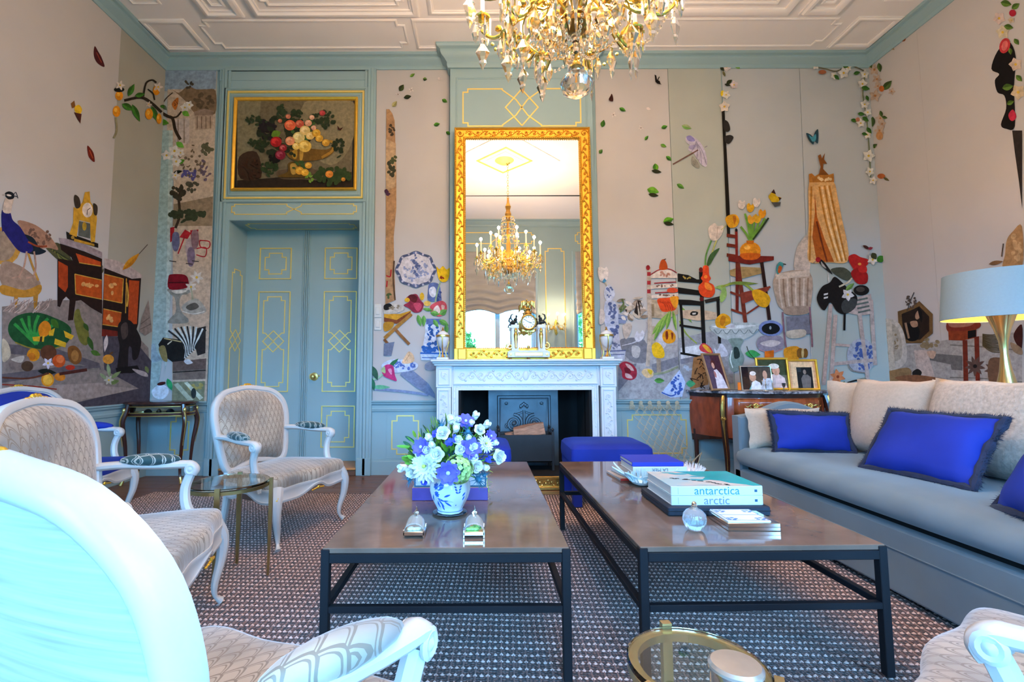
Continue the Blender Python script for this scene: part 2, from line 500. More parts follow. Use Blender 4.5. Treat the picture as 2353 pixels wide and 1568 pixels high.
# door ---------------------------------------------------------------------
YS = YB-.035           # face of the surround
def bs(px, py): p = ony(px, py, YS); return (p.x, p.z)
def f_sur(u, v, h): return (u, YS-h, v)
door = sempty('door_1')
zs = ZC-.12
m = MB()
m.box(dsx0, YS, 0, dx0, YB, zs); m.box(dx1, YS, 0, dsx1, YB, zs); m.box(dx0, YS, dz1, dx1, YB, zs)
m.build('surround', paint, door, smooth=0)
m = MB()   # stepped architrave
for off, h in ((.05, .012), (.085, .02), (.115, .012)):
    m.ribbon([(dx0-off, 0), (dx0-off, zs-.02), (dx1+off, zs-.02), (dx1+off, 0)], [(-.016, 0), (-.016, h), (.008, h), (.014, h*.3), (.014, 0)], f_sur, closed=False)
m.box(dsx0-.004, YS-.02, 0, dx0-.005, YS+.01, .17, .004); m.box(dx1+.005, YS-.02, 0, dsx1+.004, YS+.01, .17, .004)
m.build('architrave', paint, door, smooth=30)
a = bs(508, 160); b = bs(858, 183)
MB().ribbon(rect(a[0], b[1], b[0]-.0, a[1]), line_prof(.012, .006), f_sur).build('frieze_panel', paint, door, smooth=0)
A = bs(527, 213); B = bs(832, 455)
MB().ribbon(rect(A[0]-.035, B[1]-.035, B[0]+.035, A[1]+.035), mould_prof(.03, .02), f_sur).build('overdoor_moulding', paint, door)
MB().ribbon(rect(A[0], B[1], B[0], A[1]), [(-.009, 0), (-.009, .018), (.009, .018), (.009, 0)], f_sur).build('gilt_fillet', gold_line, door, smooth=0)
MB().ribbon(rect(A[0]+.035, B[1]+.035, B[0]-.035, A[1]-.035), mould_prof(.02, .01), f_sur).build('overdoor_inner_moulding', paint, door)
# cross strapwork below the picture
a = bs(533, 470); b = bs(819, 492); xm = (a[0]+b[0])/2; zc_ = (a[1]+b[1])/2
g = MB()
for s in (-1, 1):
    e = a[0] if s < 0 else b[0]; n = .03
    g.ribbon([(xm, zc_), (xm+s*.075, a[1]-.02), (xm+s*.075, a[1]), (e-s*n, a[1]), (e-s*n, a[1]-.022), (e, a[1]-.022), (e, b[1]+.022), (e-s*n, b[1]+.022), (e-s*n, b[1]), (xm+s*.075, b[1]), (xm+s*.075, b[1]+.02), (xm, zc_)], line_prof(.009, .004), f_sur, closed=False)
g.build('gilt_strapwork', gold_line, door, smooth=0)
# reveals, leaves
YD = 5.19
m = MB(); m.box(dx0-.02, YB-.03, 0, dx0+.004, YD+.1, dz1-.004); m.box(dx1-.004, YB-.03, 0, dx1+.02, YD+.1, dz1-.004); m.box(dx0, YB-.03, dz1-.004, dx1, YD+.1, dz1+.02)
m.build('reveal', paint_d, door, smooth=0)
def diamonds(cx, cz, w, h, s, fn, g, lw=.010):
    """tall key-corner panel pinched by a lattice of diamonds in the middle"""
    n = .042
    for k in (1, -1):
        zt = cz+k*h/2; zd = cz+k*s*.92
        g.ribbon([(cx+s*.5, cz+k*s*.5), (cx-s*.5-.0, cz+k*s*1.0+.0)] if False else [(cx, cz+k*s*.02), (cx-s*.98, cz+k*s*.98), (cx-w/2, cz+k*s*.98), (cx-w/2, zt-k*n), (cx-w/2+n, zt-k*n), (cx-w/2+n, zt), (cx+w/2-n, zt), (cx+w/2-n, zt-k*n), (cx+w/2, zt-k*n), (cx+w/2, cz+k*s*.98), (cx+s*.98, cz+k*s*.98), (cx, cz+k*s*.02)], line_prof(lw, .004), fn, closed=False)
    r = s*1.25
    g.ribbon([(cx-r, cz), (cx, cz+r), (cx+r, cz), (cx, cz-r)], line_prof(lw, .0045), fn)
def f_rl(u, v, h): return (dx0+.004+h, u, v)
g = MB(); diamonds((YB+YD)/2-.01, wz(540, 780, YB), .20, 1.5, .09, f_rl, g, .009); g.build('gilt_strapwork', gold_line, door, smooth=0)
def f_rt(u, v, h): return (u, v, dz1-.004-h)
MB().ribbon(notched(dx0+.10, YB+.07, dx1-.10, YD-.07, .04), line_prof(.009, .004), f_rt).build('gilt_frame', gold_line, door, smooth=0)
ZD0 = .075
xmid = (dx0+dx1)/2
def pd(px, py): p = ony(px, py, YD); return (p.x, p.z)
for s, (xa, xb) in ((-1, (dx0, xmid-.001)), (1, (xmid+.001, dx1))):
    lf = MB().box(xa, YD, ZD0, xb, YD+.05, dz1+.02).build('leaf', paint_d, door, smooth=0)
    def f_lf(u, v, h): return (u, YD-h, v)
    # panel columns measured on the right leaf
    pa = pd(748, 570)[0]; pbx = pd(821, 570)[0]
    if s < 0: pa, pbx = pd(599, 570)[0], pd(670, 570)[0]
    cx = (pa+pbx)/2; w = (pbx-pa)
    for (ya, yb, tall) in ((571, 641, 0), (671, 900, 1), (934, 1028, 0)):
        zt, zb = pd(710, ya)[1], pd(710, yb)[1]
        MB().ribbon(rect(cx-w/2, zb, cx+w/2, zt), line_prof(.010, .009), f_lf).build('gilt_moulding', gold_line, lf, smooth=0)
        g = MB()
        if tall: diamonds(cx, (zt+zb)/2, w*.68, (zt-zb)*.9, w*.27, f_lf, g)
        else: g.ribbon(notched(cx-w*.34, zb+.055, cx+w*.34, zt-.055, .045), line_prof(.010, .004), f_lf)
        g.build('gilt_strapwork', gold_line, lf, smooth=0)
    if s > 0:
        brass = mat('brass', (.75, .50, .16), rough=.3, metal=.9, var=.12, scale=20)
        kx, kz = pd(722, 866)
        k = MB().lathe([(.004, 0), (.045, 0), (.042, .006), (.02, .010), (.012, .03), (.022, .042), (.026, .055), (.018, .066), (.002, .07)], 18)
        k.xf(RX(PI/2)); k.build('knob', brass, lf, M=T(kx, YD, kz))
        k = MB().prism([(-.05, -.02), (-.035, -.035), (.02, -.03), (.035, 0), (.02, .03), (-.035, .035), (-.05, .02)], lambda u, v, h: (kx+u, YD-h, kz+v), 0, .005)
        k.build('escutcheon', brass, lf)
        MB().lathe([(.002, 0), (.010, 0), (.006, .012), (.001, .014)], 10).xf(RX(PI/2)).build('screw', brass, lf, M=T(kx+.055, YD, kz+.01))
m = MB()
for off in (-.03, -.012, .012, .03): m.box(xmid+off-.006, YD-.014, ZD0, xmid+off+.006, YD, dz1, .002)
m.build('meeting_bead', paint_d, door, smooth=0)
MB().box(dx0-.0, YB-.05, 0, dx1, YD+.06, .055, .004).build('threshold', wood, door)
MB().box(dx0-.005, YB-.065, .055, dx1+.005, YD+.02, .075, .006).build('threshold_nosing', mat('oak_edge', (.55, .26, .09), rough=.35, var=.15, scale=5), door)

# windows behind the camera -------------------------------------------------------
fr_m = mat('window_paint', (.42, .58, .66), rough=.4, var=.02)
blind_m = mat('blind_silk', (.30, .31, .31), rough=.5, var=.12, scale=3, stretch=(1, 1, 4), sheen=.3)
for i, (cx, w) in enumerate(WINS):
    wn = sempty('window_%d' % (i+1))
    m = MB(); y0, y1 = YF-.24, YF-.17
    for a, b in ((cx-w/2, cx-w/2+.07), (cx-.05, cx+.05), (cx+w/2-.07, cx+w/2)): m.box(a, y0, WZ0, b, y1, WZ1, .006)
    for a, b in ((WZ0, WZ0+.1), (2.5, 2.58), (WZ1-.08, WZ1)): m.box(cx-w/2, y0+.005, a, cx+w/2, y1-.005, b, .006)
    m.build('window_frame', fr_m, wn, smooth=0)
    m = MB().ribbon([(cx-w/2-.05, .0), (cx-w/2-.05, WZ1+.05), (cx+w/2+.05, WZ1+.05), (cx+w/2+.05, 0)], mould_prof(.10, .03), f_front, closed=False)
    m.build('window_casing', paint, wn)
    # roman blind with a scalloped hem
    def fn(u, v, cx=cx, w=w, i=i):
        x = (u-.5)*(w+.02)
        low = 2.32+.10*abs(math.sin((u)*2*PI))
        z = WZ1+.05+(low-WZ1-.05)*v
        fold = .022*math.sin(v*v*34)*v+.03*math.sin(u*PI*8)*v*.35
        return (cx+x, YF+.045+fold, z)
    bl = MB().grid(40, 60, fn).build('roman_blind', blind_m, wn, smooth=60)
    so = bl.modifiers.new('thick', 'SOLIDIFY'); so.thickness = .006
# pier panels of the window wall (seen in the mirror)
for cx, hw in ((1.60, .20), (-.85, .20), (3.86, .12)):
    g = MB().ribbon(notched(cx-hw, 1.05, cx+hw, 3.75, .06), line_prof(.018, .006), f_front); g.build('gilt_frame', gold_line, wall_front, smooth=0)
for cx, w in WINS:
    zt, zb = 4.10, 3.86; g = MB()
    for s in (-1, 1):
        e = cx+s*.78
        g.ribbon([(cx, (zt+zb)/2), (cx+s*.12, zt-.03), (cx+s*.12, zt), (e-s*.05, zt), (e-s*.05, zt-.05), (e, zt-.05), (e, zb+.05), (e-s*.05, zb+.05), (e-s*.05, zb), (cx+s*.12, zb), (cx+s*.12, zb+.03), (cx, (zt+zb)/2)], line_prof(.016, .006), f_front, closed=False)
    g.build('gilt_strapwork', gold_line, wall_front, smooth=0)

# rug -------------------------------------------------------------------------------
RA = math.radians(-2.6)
rug = thing('woven_rug', 'large brown and cream looped wool rug under the coffee tables', 'rug', (0, 0, 0), RA)
rug_m = mat('rug_wool', (.085, .062, .055), rough=.95, var=.0, scale=1)
nt = rug_m.node_tree; b = nt.nodes['Principled BSDF']; b.inputs['Sheen Weight'].default_value = .2
tc = nt.nodes.new('ShaderNodeTexCoord'); mp = nt.nodes.new('ShaderNodeMapping'); mp.inputs['Scale'].default_value = (92, 100, 1)
vo = nt.nodes.new('ShaderNodeTexVoronoi'); vo.inputs['Scale'].default_value = 1; vo.inputs['Randomness'].default_value = .55
nt.links.new(tc.outputs['Object'], mp.inputs[0]); nt.links.new(mp.outputs[0], vo.inputs[0])
cr = nt.nodes.new('ShaderNodeValToRGB'); cr.color_ramp.elements[0].color = (.25, .115, .085, 1); cr.color_ramp.elements[1].color = (.018, .014, .016, 1)
cr.color_ramp.elements[0].position = .05; cr.color_ramp.elements[1].position = .62
nt.links.new(vo.outputs['Distance'], cr.inputs[0]); nt.links.new(cr.outputs[0], b.inputs['Base Color'])
bp = nt.nodes.new('ShaderNodeBump'); bp.invert = True; bp.inputs['Distance'].default_value = .006; nt.links.new(vo.outputs['Distance'], bp.inputs['Height']); nt.links.new(bp.outputs[0], b.inputs['Normal'])
RX0, RX1, RY0, RY1 = -2.98, 2.3, -.35, 4.04
MB().box(RX0, RY0, .0, RX1, RY1, .009, .003).build('ground', rug_m, rug, smooth=0)
nub_m = mat('rug_cream', (.64, .48, .43), rough=.95, var=.22, scale=60)
cord_m = mat('rug_taupe', (.27, .175, .16), rough=.95, var=.2, scale=60)
NX, NY = .0217, .040
ix = np.arange(int((RX1-RX0)/NX)); iy = np.arange(int((RY1-RY0)/NY))
gx, gy = np.meshgrid(ix, iy); gx = gx.ravel(); gy = gy.ravel()
cxs = RX0+NX*(gx+.5); cys = RY0+NY*(gy+.5)
keep = (cys > .9) | (np.abs(cxs) < 1.6)
cxs, cys = cxs[keep], cys[keep]; N = len(cxs)
rs = np.random.RandomState(3)
j = 1+.25*(rs.rand(N)-.5); sx = .0088*j; sy = .0062*(1+.3*(rs.rand(N)-.5))
cxs = cxs+rs.uniform(-.0012, .0012, N); cys = cys+rs.uniform(-.002, .002, N)
ang = np.arange(6)*PI/3
V = np.zeros((N, 7, 3))
V[:, :6, 0] = cxs[:, None]+sx[:, None]*np.cos(ang); V[:, :6, 1] = cys[:, None]+sy[:, None]*np.sin(ang); V[:, :6, 2] = .0085
V[:, 6] = np.stack([cxs, cys, .0155+rs.uniform(-.001, .002, N)], 1)
base = (np.arange(N)*7)[:, None, None]
tri = np.array([[k, (k+1) % 6, 6] for k in range(6)])
F = (base+tri[None]).reshape(-1, 3)
def np_mesh(name, V, F, mt, parent, smooth=True):
    V = V.reshape(-1, 3); me = bpy.data.meshes.new(name)
    me.vertices.add(len(V)); me.vertices.foreach_set('co', V.ravel().astype(np.float32))
    k = F.shape[1]; me.loops.add(F.size); me.loops.foreach_set('vertex_index', F.ravel().astype(np.int32))
    me.polygons.add(len(F)); me.polygons.foreach_set('loop_start', (np.arange(len(F))*k).astype(np.int32))
    me.materials.append(mt); me.update(calc_edges=True)
    if smooth: me.polygons.foreach_set('use_smooth', [True]*len(F))
    o = bpy.data.objects.new(name, me); COL.objects.link(o); o.parent = parent; return o
np_mesh('cream_loops', V, F, nub_m, rug)['kind'] = 'stuff'
m = MB()
for i in ix[::2]:
    x = RX0+NX*(i+.5); m.add([(x-.0035, RY0, .0085), (x, RY0, .0125), (x+.0035, RY0, .0085), (x-.0035, RY1, .0085), (x, RY1, .0125), (x+.0035, RY1, .0085)], [(0, 1, 4, 3), (1, 2, 5, 4)])
m.build('taupe_cords', cord_m, rug, smooth=0)['kind'] = 'stuff'

# garden outside the windows (seen in the mirror, and it keeps light from below the horizon out)
lawn = mat('lawn', (.05, .09, .03), rough=.95, var=.3, scale=3)
o = MB().box(-40, -60, -.5, 40, YF-.32, -.4).build('ground', lawn, None, smooth=0); struct(o, 'lawn outside the windows')
hedge_m = mat('garden_leaf', (.10, .22, .05), rough=.8, var=.4, scale=6)
for k, (x, y, r, h) in enumerate(((-1.2, -9, 1.3, 3.4), (-4.5, -11, 1.8, 4.2), (4.6, -10, 1.6, 3.8))):
    t = thing('garden_tree', ('round garden tree outside the middle window', 'broad garden tree beyond the window next to the mural corner', 'round garden tree outside the window behind the sofa')[k], 'tree', (x, y, -.4))
    MB().tube([(0, 0, 0), (.05, 0, h*.4), (0, .05, h*.6)], [.14, .11, .07], 8).build('trunk', mat('bark', (.10, .07, .05), rough=.9, var=.3), t)
    q = random.Random(k); vs = []; fs = []
    for i in range(2600):
        n = Vector((q.gauss(0, 1), q.gauss(0, 1), q.gauss(0, 1))).normalized(); c = n*r*q.uniform(.6, 1.)*(1+.2*math.sin(5*n.x+3*n.z)); c.z += h*.72
        a = Vector((q.gauss(0, 1), q.gauss(0, 1), q.gauss(0, 1))).normalized()*.12; b_ = a.orthogonal().normalized()*.06
        k0 = len(vs); vs += [tuple(c-a), tuple(c+b_), tuple(c+a), tuple(c-b_)]; fs.append((k0, k0+1, k0+2, k0+3))
    MB().add(vs, fs).build('foliage', hedge_m, t, smooth=0)['kind'] = 'stuff'
# ================================================================ FIREPLACE WALL
marble = mat('white_marble', (.74, .74, .75), rough=.28, var=.05, scale=5, stretch=(1, 1, 2.5), col2=(.60, .62, .65))
marble_c = mat('carved_marble', (.70, .70, .71), rough=.4, var=.05, scale=12)
gilt2 = mat('gilt_carved', (.62, .29, .03), rough=.3, metal=.8, var=.18, scale=40)
bronze = mat('gilt_bronze', (.72, .45, .12), rough=.28, metal=.95, var=.2, scale=40)
black_iron = mat('black_iron', (.012, .013, .016), rough=.6, var=.2, scale=10)
iron = mat('grey_iron', (.075, .10, .12), rough=.36, metal=.45, var=.25, scale=7)
soot_black = mat('soot_black', (.006, .006, .007), rough=.95, var=.0)
velvet = mat('cobalt_velvet', (.002, .020, .27), rough=.8, var=.3, scale=3, sheen=.12)
velvet.node_tree.nodes['Principled BSDF'].inputs['Sheen Tint'].default_value = (.1, .25, 1, 1)

def spiral(mb, cu, cv, r, turns, a0, sgn, fn, tr, h=.006, n=22, mi=0):
    pts = []; rr = []
    for i in range(n):
        t = i/(n-1); a = a0+sgn*turns*2*PI*t; q = r*(1-t*.86)
        pts.append(fn(cu+q*math.cos(a), cv+q*math.sin(a), h)); rr.append(tr*(1-.4*t))
    mb.tube(pts, rr, n=6, mi=mi)
    mb.ell(fn(cu, cv, h), tr*1.5, tr*1.5, tr*1.5, 8, 6, mi=mi)
def rinceau(mb, p0, p1, amp, k, fn, tr, h=.004, leaf=True):
    """undulating stem with alternate spirals and leaves from p0 to p1 (2-D)"""
    P0, P1 = Vector(p0), Vector(p1); L = (P1-P0).length; d = (P1-P0)/L; q = Vector((-d.y, d.x))
    def at(s, o): p = P0+d*s+q*o; return (p.x, p.y)
    N = k*8; pts = []
    for i in range(N+1):
        s = L*i/N; pts.append(fn(*at(s, amp*.75*math.sin(PI*k*i/N)), h))
    mb.tube(pts, tr, n=6)
    for j in range(k):
        s = L*(j+.5)/k; sg = 1 if j % 2 == 0 else -1
        c = at(s, -sg*amp*.12); ad = math.atan2(d.y, d.x)
        spiral(mb, c[0], c[1], min(amp*.62, L/k*.42), 1.3, ad+sg*PI*.5, -sg, fn, tr*.9, h)
        if leaf:
            for e in (-.32, .3):
                l = at(s+e*L/k, sg*amp*.85*(1 if e < 0 else .2)); x = fn(l[0], l[1], h*.6)
                mb.ell(x, tr*2.2, tr*2.2, tr*2.2, 6, 4)

fp = thing('fireplace_mantel', 'white marble fireplace with carved frieze and pilasters below the gilt mirror', 'fireplace', (0, 0, 0))
YM = 4.50
def pm_(px, py): p = ony(px, py, YM); return (p.x, p.z)
def f_man(u, v, h): return (u, YM-h, v)
zsh = 1.135
mx0, mx1 = pm_(1002, 860)[0], pm_(1416, 860)[0]
pi0, pi1 = pm_(1038, 860)[0], pm_(1379, 860)[0]      # inner edges of the pilasters
zfb = pm_(1200, 887)[1]                               # bottom of the frieze
ox0, ox1 = pm_(1053, 950)[0], pm_(1362, 950)[0]; oz1 = pm_(1200, 897)[1]
m = MB()
m.box(mx0-.045, YM-.075, zsh-.022, mx1+.045, YBR, zsh, .006)
m.box(mx0-.03, YM-.055, zsh-.04, mx1+.03, YBR, zsh-.02, .006)
m.box(mx0-.018, YM-.04, zsh-.06, mx1+.018, YBR, zsh-.038, .006)
m.build('shelf', marble, fp)
m = MB().box(pi0-.005, YM+.02, zfb, pi1+.005, YBR, zsh-.058)
fz = m.build('frieze', marble, fp)
zf0, zf1 = zfb+.02, zsh-.075
def f_fr(u, v, h): return (u, YM+.02-h, v)
m = MB().ribbon(rect(pi0+.02, zf0, pi1-.02, zf1), mould_prof(.02, .012), f_fr); m.build('frieze_moulding', marble, fz)
xm = (pi0+pi1)/2; zc_ = (zf0+zf1)/2
for s in (-1, 1):
    m = MB(); rinceau(m, (xm+s*.03, zc_), (xm+s*(xm-pi0-.06), zc_), .052, 7, f_fr, .0055, .003); m.build('carved_scroll', marble_c, fz)
m = MB(); m.ell(f_fr(xm, zc_, 0), .03, .012, .045); m.build('carved_vase', marble_c, fz)
for s, (a, b) in ((-1, (mx0, pi0)), (1, (pi1, mx1))):
    bl = MB().box(a, YM-.008, zfb-.012, b, YBR, zsh-.058, .003).build('corner_block', marble, fp)
    m = MB().ribbon(rect(a+.025, zfb+.015, b-.025, zsh-.085), mould_prof(.014, .01), lambda u, v, h: (u, YM-.008-h, v)); m.build('block_moulding', marble, bl)
    m = MB(); cu = (a+b)/2; f_b = lambda u, v, h: (u, YM-.008-h, v)
    spiral(m, cu, zc_, .03, 1.4, .5, 1, f_b, .005, .003)
    m.ell(f_b(cu-.01, zc_+.01, 0), .02, .008, .028); m.tube([f_b(cu+.02, zc_-.04, .003), f_b(cu, zc_-.02, .004), f_b(cu-.02, zc_+.04, .003)], .004, 5)
    m.build('carved_rosette', marble_c, bl)
    pl_ = MB().box(a+.006, YM, .0, b-.006, YBR, zfb-.012, .003); pl_.box(a-.004, YM-.012, 0, b+.004, YBR-.001, .14, .004)
    pl_ = pl_.build('pilaster', marble, fp)
    m = MB().ribbon(rect(a+.03, .19, b-.03, zfb-.04), mould_prof(.012, .010), f_man); m.build('pilaster_moulding', marble, pl_)
    m = MB(); rinceau(m, ((a+b)/2, .22), ((a+b)/2, zfb-.07), .03, 9, f_man, .0045, .003); m.build('carved_vine', marble_c, pl_)
m = MB()
m.ribbon([(ox0-.0, 0), (ox0, oz1), (ox1, oz1), (ox1, 0)], [(0, -.22), (0, .004), (.022, .004), (.026, -.006), (.045, -.006), (.05, .006), (.062, .006), (.062, -.22)], lambda u, v, h: (u, YM+.02-h, v), closed=False)
fi = m.build('inner_frame', marble, fp, smooth=30)
m = MB()
for (p, q, k) in (((ox0-.036, .02), (ox0-.036, oz1+.02), 22), ((ox1+.036, .02), (ox1+.036, oz1+.02), 22), ((ox0-.03, oz1+.036), (ox1+.03, oz1+.036), 38)):
    for i in range(k):
        t = (i+.5)/k; u = p[0]+(q[0]-p[0])*t; v = p[1]+(q[1]-p[1])*t
        if i % 3 != 2: m.ell((u, YM+.024, v), .010 if p[1] == q[1] else .006, .006, .006 if p[1] == q[1] else .010, 6, 4)
m.build('bead_moulding', marble_c, fi)['kind'] = 'stuff'
# firebox
m = MB(); YK = 5.12
m.box(fx0, YBR, 0, fx0+.015, YK, fz1); m.box(fx1-.015, YBR, 0, fx1, YK, fz1); m.box(fx0, YK, 0, fx1, YK+.03, fz1); m.box(fx0, YBR, fz1-.02, fx1, YK, fz1)
m.box(ox0-.03, YM+.03, 0, fx0+.015, YBR+.02, oz1+.04); m.box(fx1-.015, YM+.03, 0, ox1+.03, YBR+.02, oz1+.04); m.box(ox0-.03, YM+.2, oz1, ox1+.03, YBR+.02, fz1+.02)
m.build('firebox', soot_black, fp, smooth=0)
# grey iron register plate with the relief fireback
YP = 4.78
a = ony(1122, 950, YP).x; b = ony(1283, 950, YP).x
pt = MB().box(a, YP, .05, b, YP+.03, fz1-.02, .003).build('register_plate', iron, fp)
def f_pl(u, v, h): return (u, YP-h, v)
u0, vt = ony(1145, 912, YP).x, ony(1145, 912, YP).z; u1 = ony(1262, 912, YP).x; vb = .34
m = MB().ribbon(rect(u0, vb, u1, vt), [(-.012, 0), (-.012, .014), (-.004, .022), (.01, .022), (.018, .010), (.03, .008), (.03, 0)], f_pl); m.build('fireback_frame', iron, pt)
m = MB(); cu = (u0+u1)/2; cv = vb+.20
for s in (-1, 1):
    spiral(m, cu+s*.10, cv-.03, .088, 1.7, PI/2, s, f_pl, .016, .014, 36)
    spiral(m, cu+s*.165, cv-.06, .03, 1.2, 0, -s, f_pl, .010, .010, 16)
    m.tube([f_pl(cu+s*.015, cv+.08, .008), f_pl(cu+s*.05, cv+.065, .008), f_pl(cu+s*.10, cv+.055, .008)], .010, 6)
    m.ribbon([(cu+s*.2, vt-.05), (cu+s*.14, vt-.05), (cu+s*.14, vt-.10), (cu+s*.2, vt-.10)], line_prof(.012, .008), f_pl)
    m.ell(f_pl(cu+s*.175, vt-.065, .004), .018, .01, .018, 8, 6)
m.tube([f_pl(cu, vb+.03, .008), f_pl(cu, cv+.1, .008)], .012, 6)
for k in range(-2, 3): m.ell(f_pl(cu+k*.016, cv+.135+.012*(2-abs(k)), .006), .014, .01, .022, 8, 6)
m.box(cu-.05, YP-.012, cv+.10, cu+.05, YP, cv+.115)
m.build('fireback_relief', iron, pt)
# fire basket
m = MB(); y0, y1 = 4.46, 4.72
x0, x1 = ony(1144, 1000, y0).x, ony(1273, 1000, y0).x; zt = ony(1200, 1000, y0).z; zb = .185
m.box(x0, y0, zb, x1, y0+.012, zt, .002); m.box(x0, y1-.012, zb, x1, y1, zt, .002); m.box(x0, y0, zb, x0+.012, y1, zt, .002); m.box(x1-.012, y0, zb, x1, y1, zt, .002); m.box(x0, y0, zb, x1, y1, zb+.012)
fbk = thing('fire_basket', 'black iron log basket standing in the fireplace', 'fire basket', (0, 0, 0))
m.build('tray', black_iron, fbk)
for x in (x0+.01, x1-.01):
    for y in (y0+.01, y1-.01):
        m = MB().box(x-.012, y-.012, .11, x+.012, y+.012, zt+.03, .003); m.lathe([(.004, 0), (.016, .012), (.002, .035)], 10, (x, y, zt+.03)); m.build('post', black_iron, fbk)
# logs
def log(p0, p1, r, label):
    p0, p1 = Vector(p0), Vector(p1); d = (p1-p0); L = d.length
    prof = [(math.cos(a), math.sin(a)) for a in (0.2, 1.2, 2.2)] + [(-.9, -.35), (-.2, -.55), (.6, -.45)]
    m = MB(); rings = []
    for i in range(7):
        t = i/6; rings.append([(r*u*(1+.06*math.sin(7*t+k)), L*t, r*v*(1+.07*math.cos(5*t+2*k))) for k, (u, v) in enumerate(prof)])
    m.loft(rings); o = m.build('log', bark, None, smooth=25)
    q = Vector((0, 1, 0)).rotation_difference(d.normalized()); o.rotation_euler = q.to_euler(); o.location = p0
    tag(o, label, 'log'); return o
bark = mat('log_wood', (.36, .19, .12), rough=.9, var=.45, scale=14, stretch=(9, 1, 9), bump=.9)
L0 = ony(1208, 985, 4.60); L1 = ony(1243, 992, 4.53)
log((L0.x-.10, 4.6, L0.z-.085), (L1.x+.045, 4.57, L1.z-.01), .105, 'large split log heaped on top of the fire basket')
L2 = ony(1180, 995, 4.6)
log((L2.x-.075, 4.655, L2.z-.05), (L2.x+.05, 4.665, L2.z-.03), .045, 'small split log at the end of the fire basket')
log((x0+.04, 4.52, zb+.045), (x1-.04, 4.525, zb+.045), .04, 'split log lying low inside the fire basket')
log((x0+.06, 4.65, zb+.05), (x1-.06, 4.645, zb+.05), .045, 'split log at the back of the fire basket')
# hearth slab + gilt fender
hs = tag(MB().box(ox0-.02, 4.235, 0, ox1+.02, YBR, .11, .004).build('hearth_slab', black_iron, None), 'black hearth slab in front of the fireplace opening', 'hearth')
fd = thing('fender', 'low gilt fender with scrolled relief along the hearth', 'fender', (0, 0, 0))
m = MB().box(ox0-.06, 4.19, .0, ox1+.06, 4.235, .03, .005); m.box(ox0-.06, 4.198, .09, ox1+.06, 4.233, .115, .005); m.box(ox0-.05, 4.212, .03, ox1+.05, 4.233, .09); m.build('rail', bronze, fd)
m = MB(); rinceau(m, (ox0-.03, .06), (ox1+.03, .06), .024, 26, lambda u, v, h: (u, 4.212-h, v), .0045, .003); m.build('scroll_relief', bronze, fd)

# mirror ------------------------------------------------------------------
YR = 4.60
def pq(px, py): p = ony(px, py, YR); return (p.x, p.z)
ml, mr = pq(1044, 700)[0], pq(1361, 560)[0]; mt = ony(1200, 297, YR+.03).z
mw = mr-ml; mh = mt-zsh; mcx = (ml+mr)/2
mir = thing('gilt_mirror', 'tall gilt carved overmantel mirror in two panes above the fireplace', 'mirror', (mcx, YR, zsh))
mir.rotation_euler = (math.radians(-.62), 0, 0)
def f_m(u, v, h): return (u, -h, v)
fwid = .112; bh = pq(1200, 801)[1]-zsh
MB().ribbon(rect(-mw/2, .0, mw/2, mh), [(0, -.03), (0, .035), (.008, .042), (.016, .035), (.020, .018), (.085, .012), (.095, .022), (.104, .024), (.112, .006), (.112, -.03)], f_m).build('frame', gold, mir, smooth=30)
m = MB()
for a, b, k, mk in (((-mw/2+.053, bh+.10), (-mw/2+.053, mh-.10), 24, 1), ((mw/2-.053, bh+.10), (mw/2-.053, mh-.10), 24, 1), ((-mw/2+.11, mh-.053), (mw/2-.11, mh-.053), 14, 1)):
    rinceau(m, a, b, .030, k, lambda u, v, h: (u, -.014-h, v), .0052, .004)
for sx in (-1, 1): spiral(m, sx*(mw/2-.055), mh-.055, .035, 1.4, 0, sx, lambda u, v, h: (u, -.014-h, v), .006, .005)
m.build('carving', gilt2, mir)
m = MB()
for a, b in (((-mw/2+.104, bh), (-mw/2+.104, mh-.104)), ((mw/2-.104, bh), (mw/2-.104, mh-.104)), ((-mw/2+.104, mh-.104), (mw/2-.104, mh-.104)), ((-mw/2+.104, bh+.004), (mw/2-.104, bh+.004)), ((-mw/2+.012, bh), (-mw/2+.012, mh)), ((mw/2-.012, bh), (mw/2-.012, mh)), ((-mw/2, mh-.010), (mw/2, mh-.010))):
    L = max(abs(b[0]-a[0]), abs(b[1]-a[1])); k = int(L/.019)
    for i in range(k):
        t = (i+.5)/k; m.ell((a[0]+(b[0]-a[0])*t, -.026 if abs(a[0]) < mw/2-.05 or a[1] == b[1] else -.040, a[1]+(b[1]-a[1])*t), .0065, .0065, .0065, 6, 4)
m.build('beading', gilt2, mir)['kind'] = 'stuff'
ba = MB().box(-mw/2, -.045, 0, mw/2, .02, bh, .004)
ba = ba.build('base_rail', gold, mir)
MB().ribbon(rect(-mw/2+.13, .02, mw/2-.13, bh-.02), mould_prof(.012, .008), lambda u, v, h: (u, -.045-h, v)).build('base_moulding', gold, ba)
for s in (-1, 1):
    m = MB(); rinceau(m, (s*.16, bh/2), (s*(mw/2-.15), bh/2), .034, 5, lambda u, v, h: (u, -.047-h, v), .006, .003); m.build('base_carving', gilt2, ba)
    MB().box(s*(mw/2-.12), -.06, 0, s*(mw/2-.035), -.04, bh, .008).build('corner_fluting', gold, ba)
glass_m = mat('mirror_silver', (.93, .93, .92), rough=.0, metal=1., var=0)
zj = pq(1200, 449)[1]-zsh
yaw = math.radians(.3)
for a, b in ((bh, zj-.0015), (zj+.0015, mh-.11)):
    m = MB(); x = mw/2-.108
    m.box(-x, -.004, a, x, .0, b); o = m.build('pane', glass_m, mir, smooth=0); o.rotation_euler = (0, 0, yaw)
MB().box(-mw/2+.112, -.012, zj-.0018, mw/2-.112, -.002, zj+.0018).build('pane_joint', black_iron, mir, smooth=0)
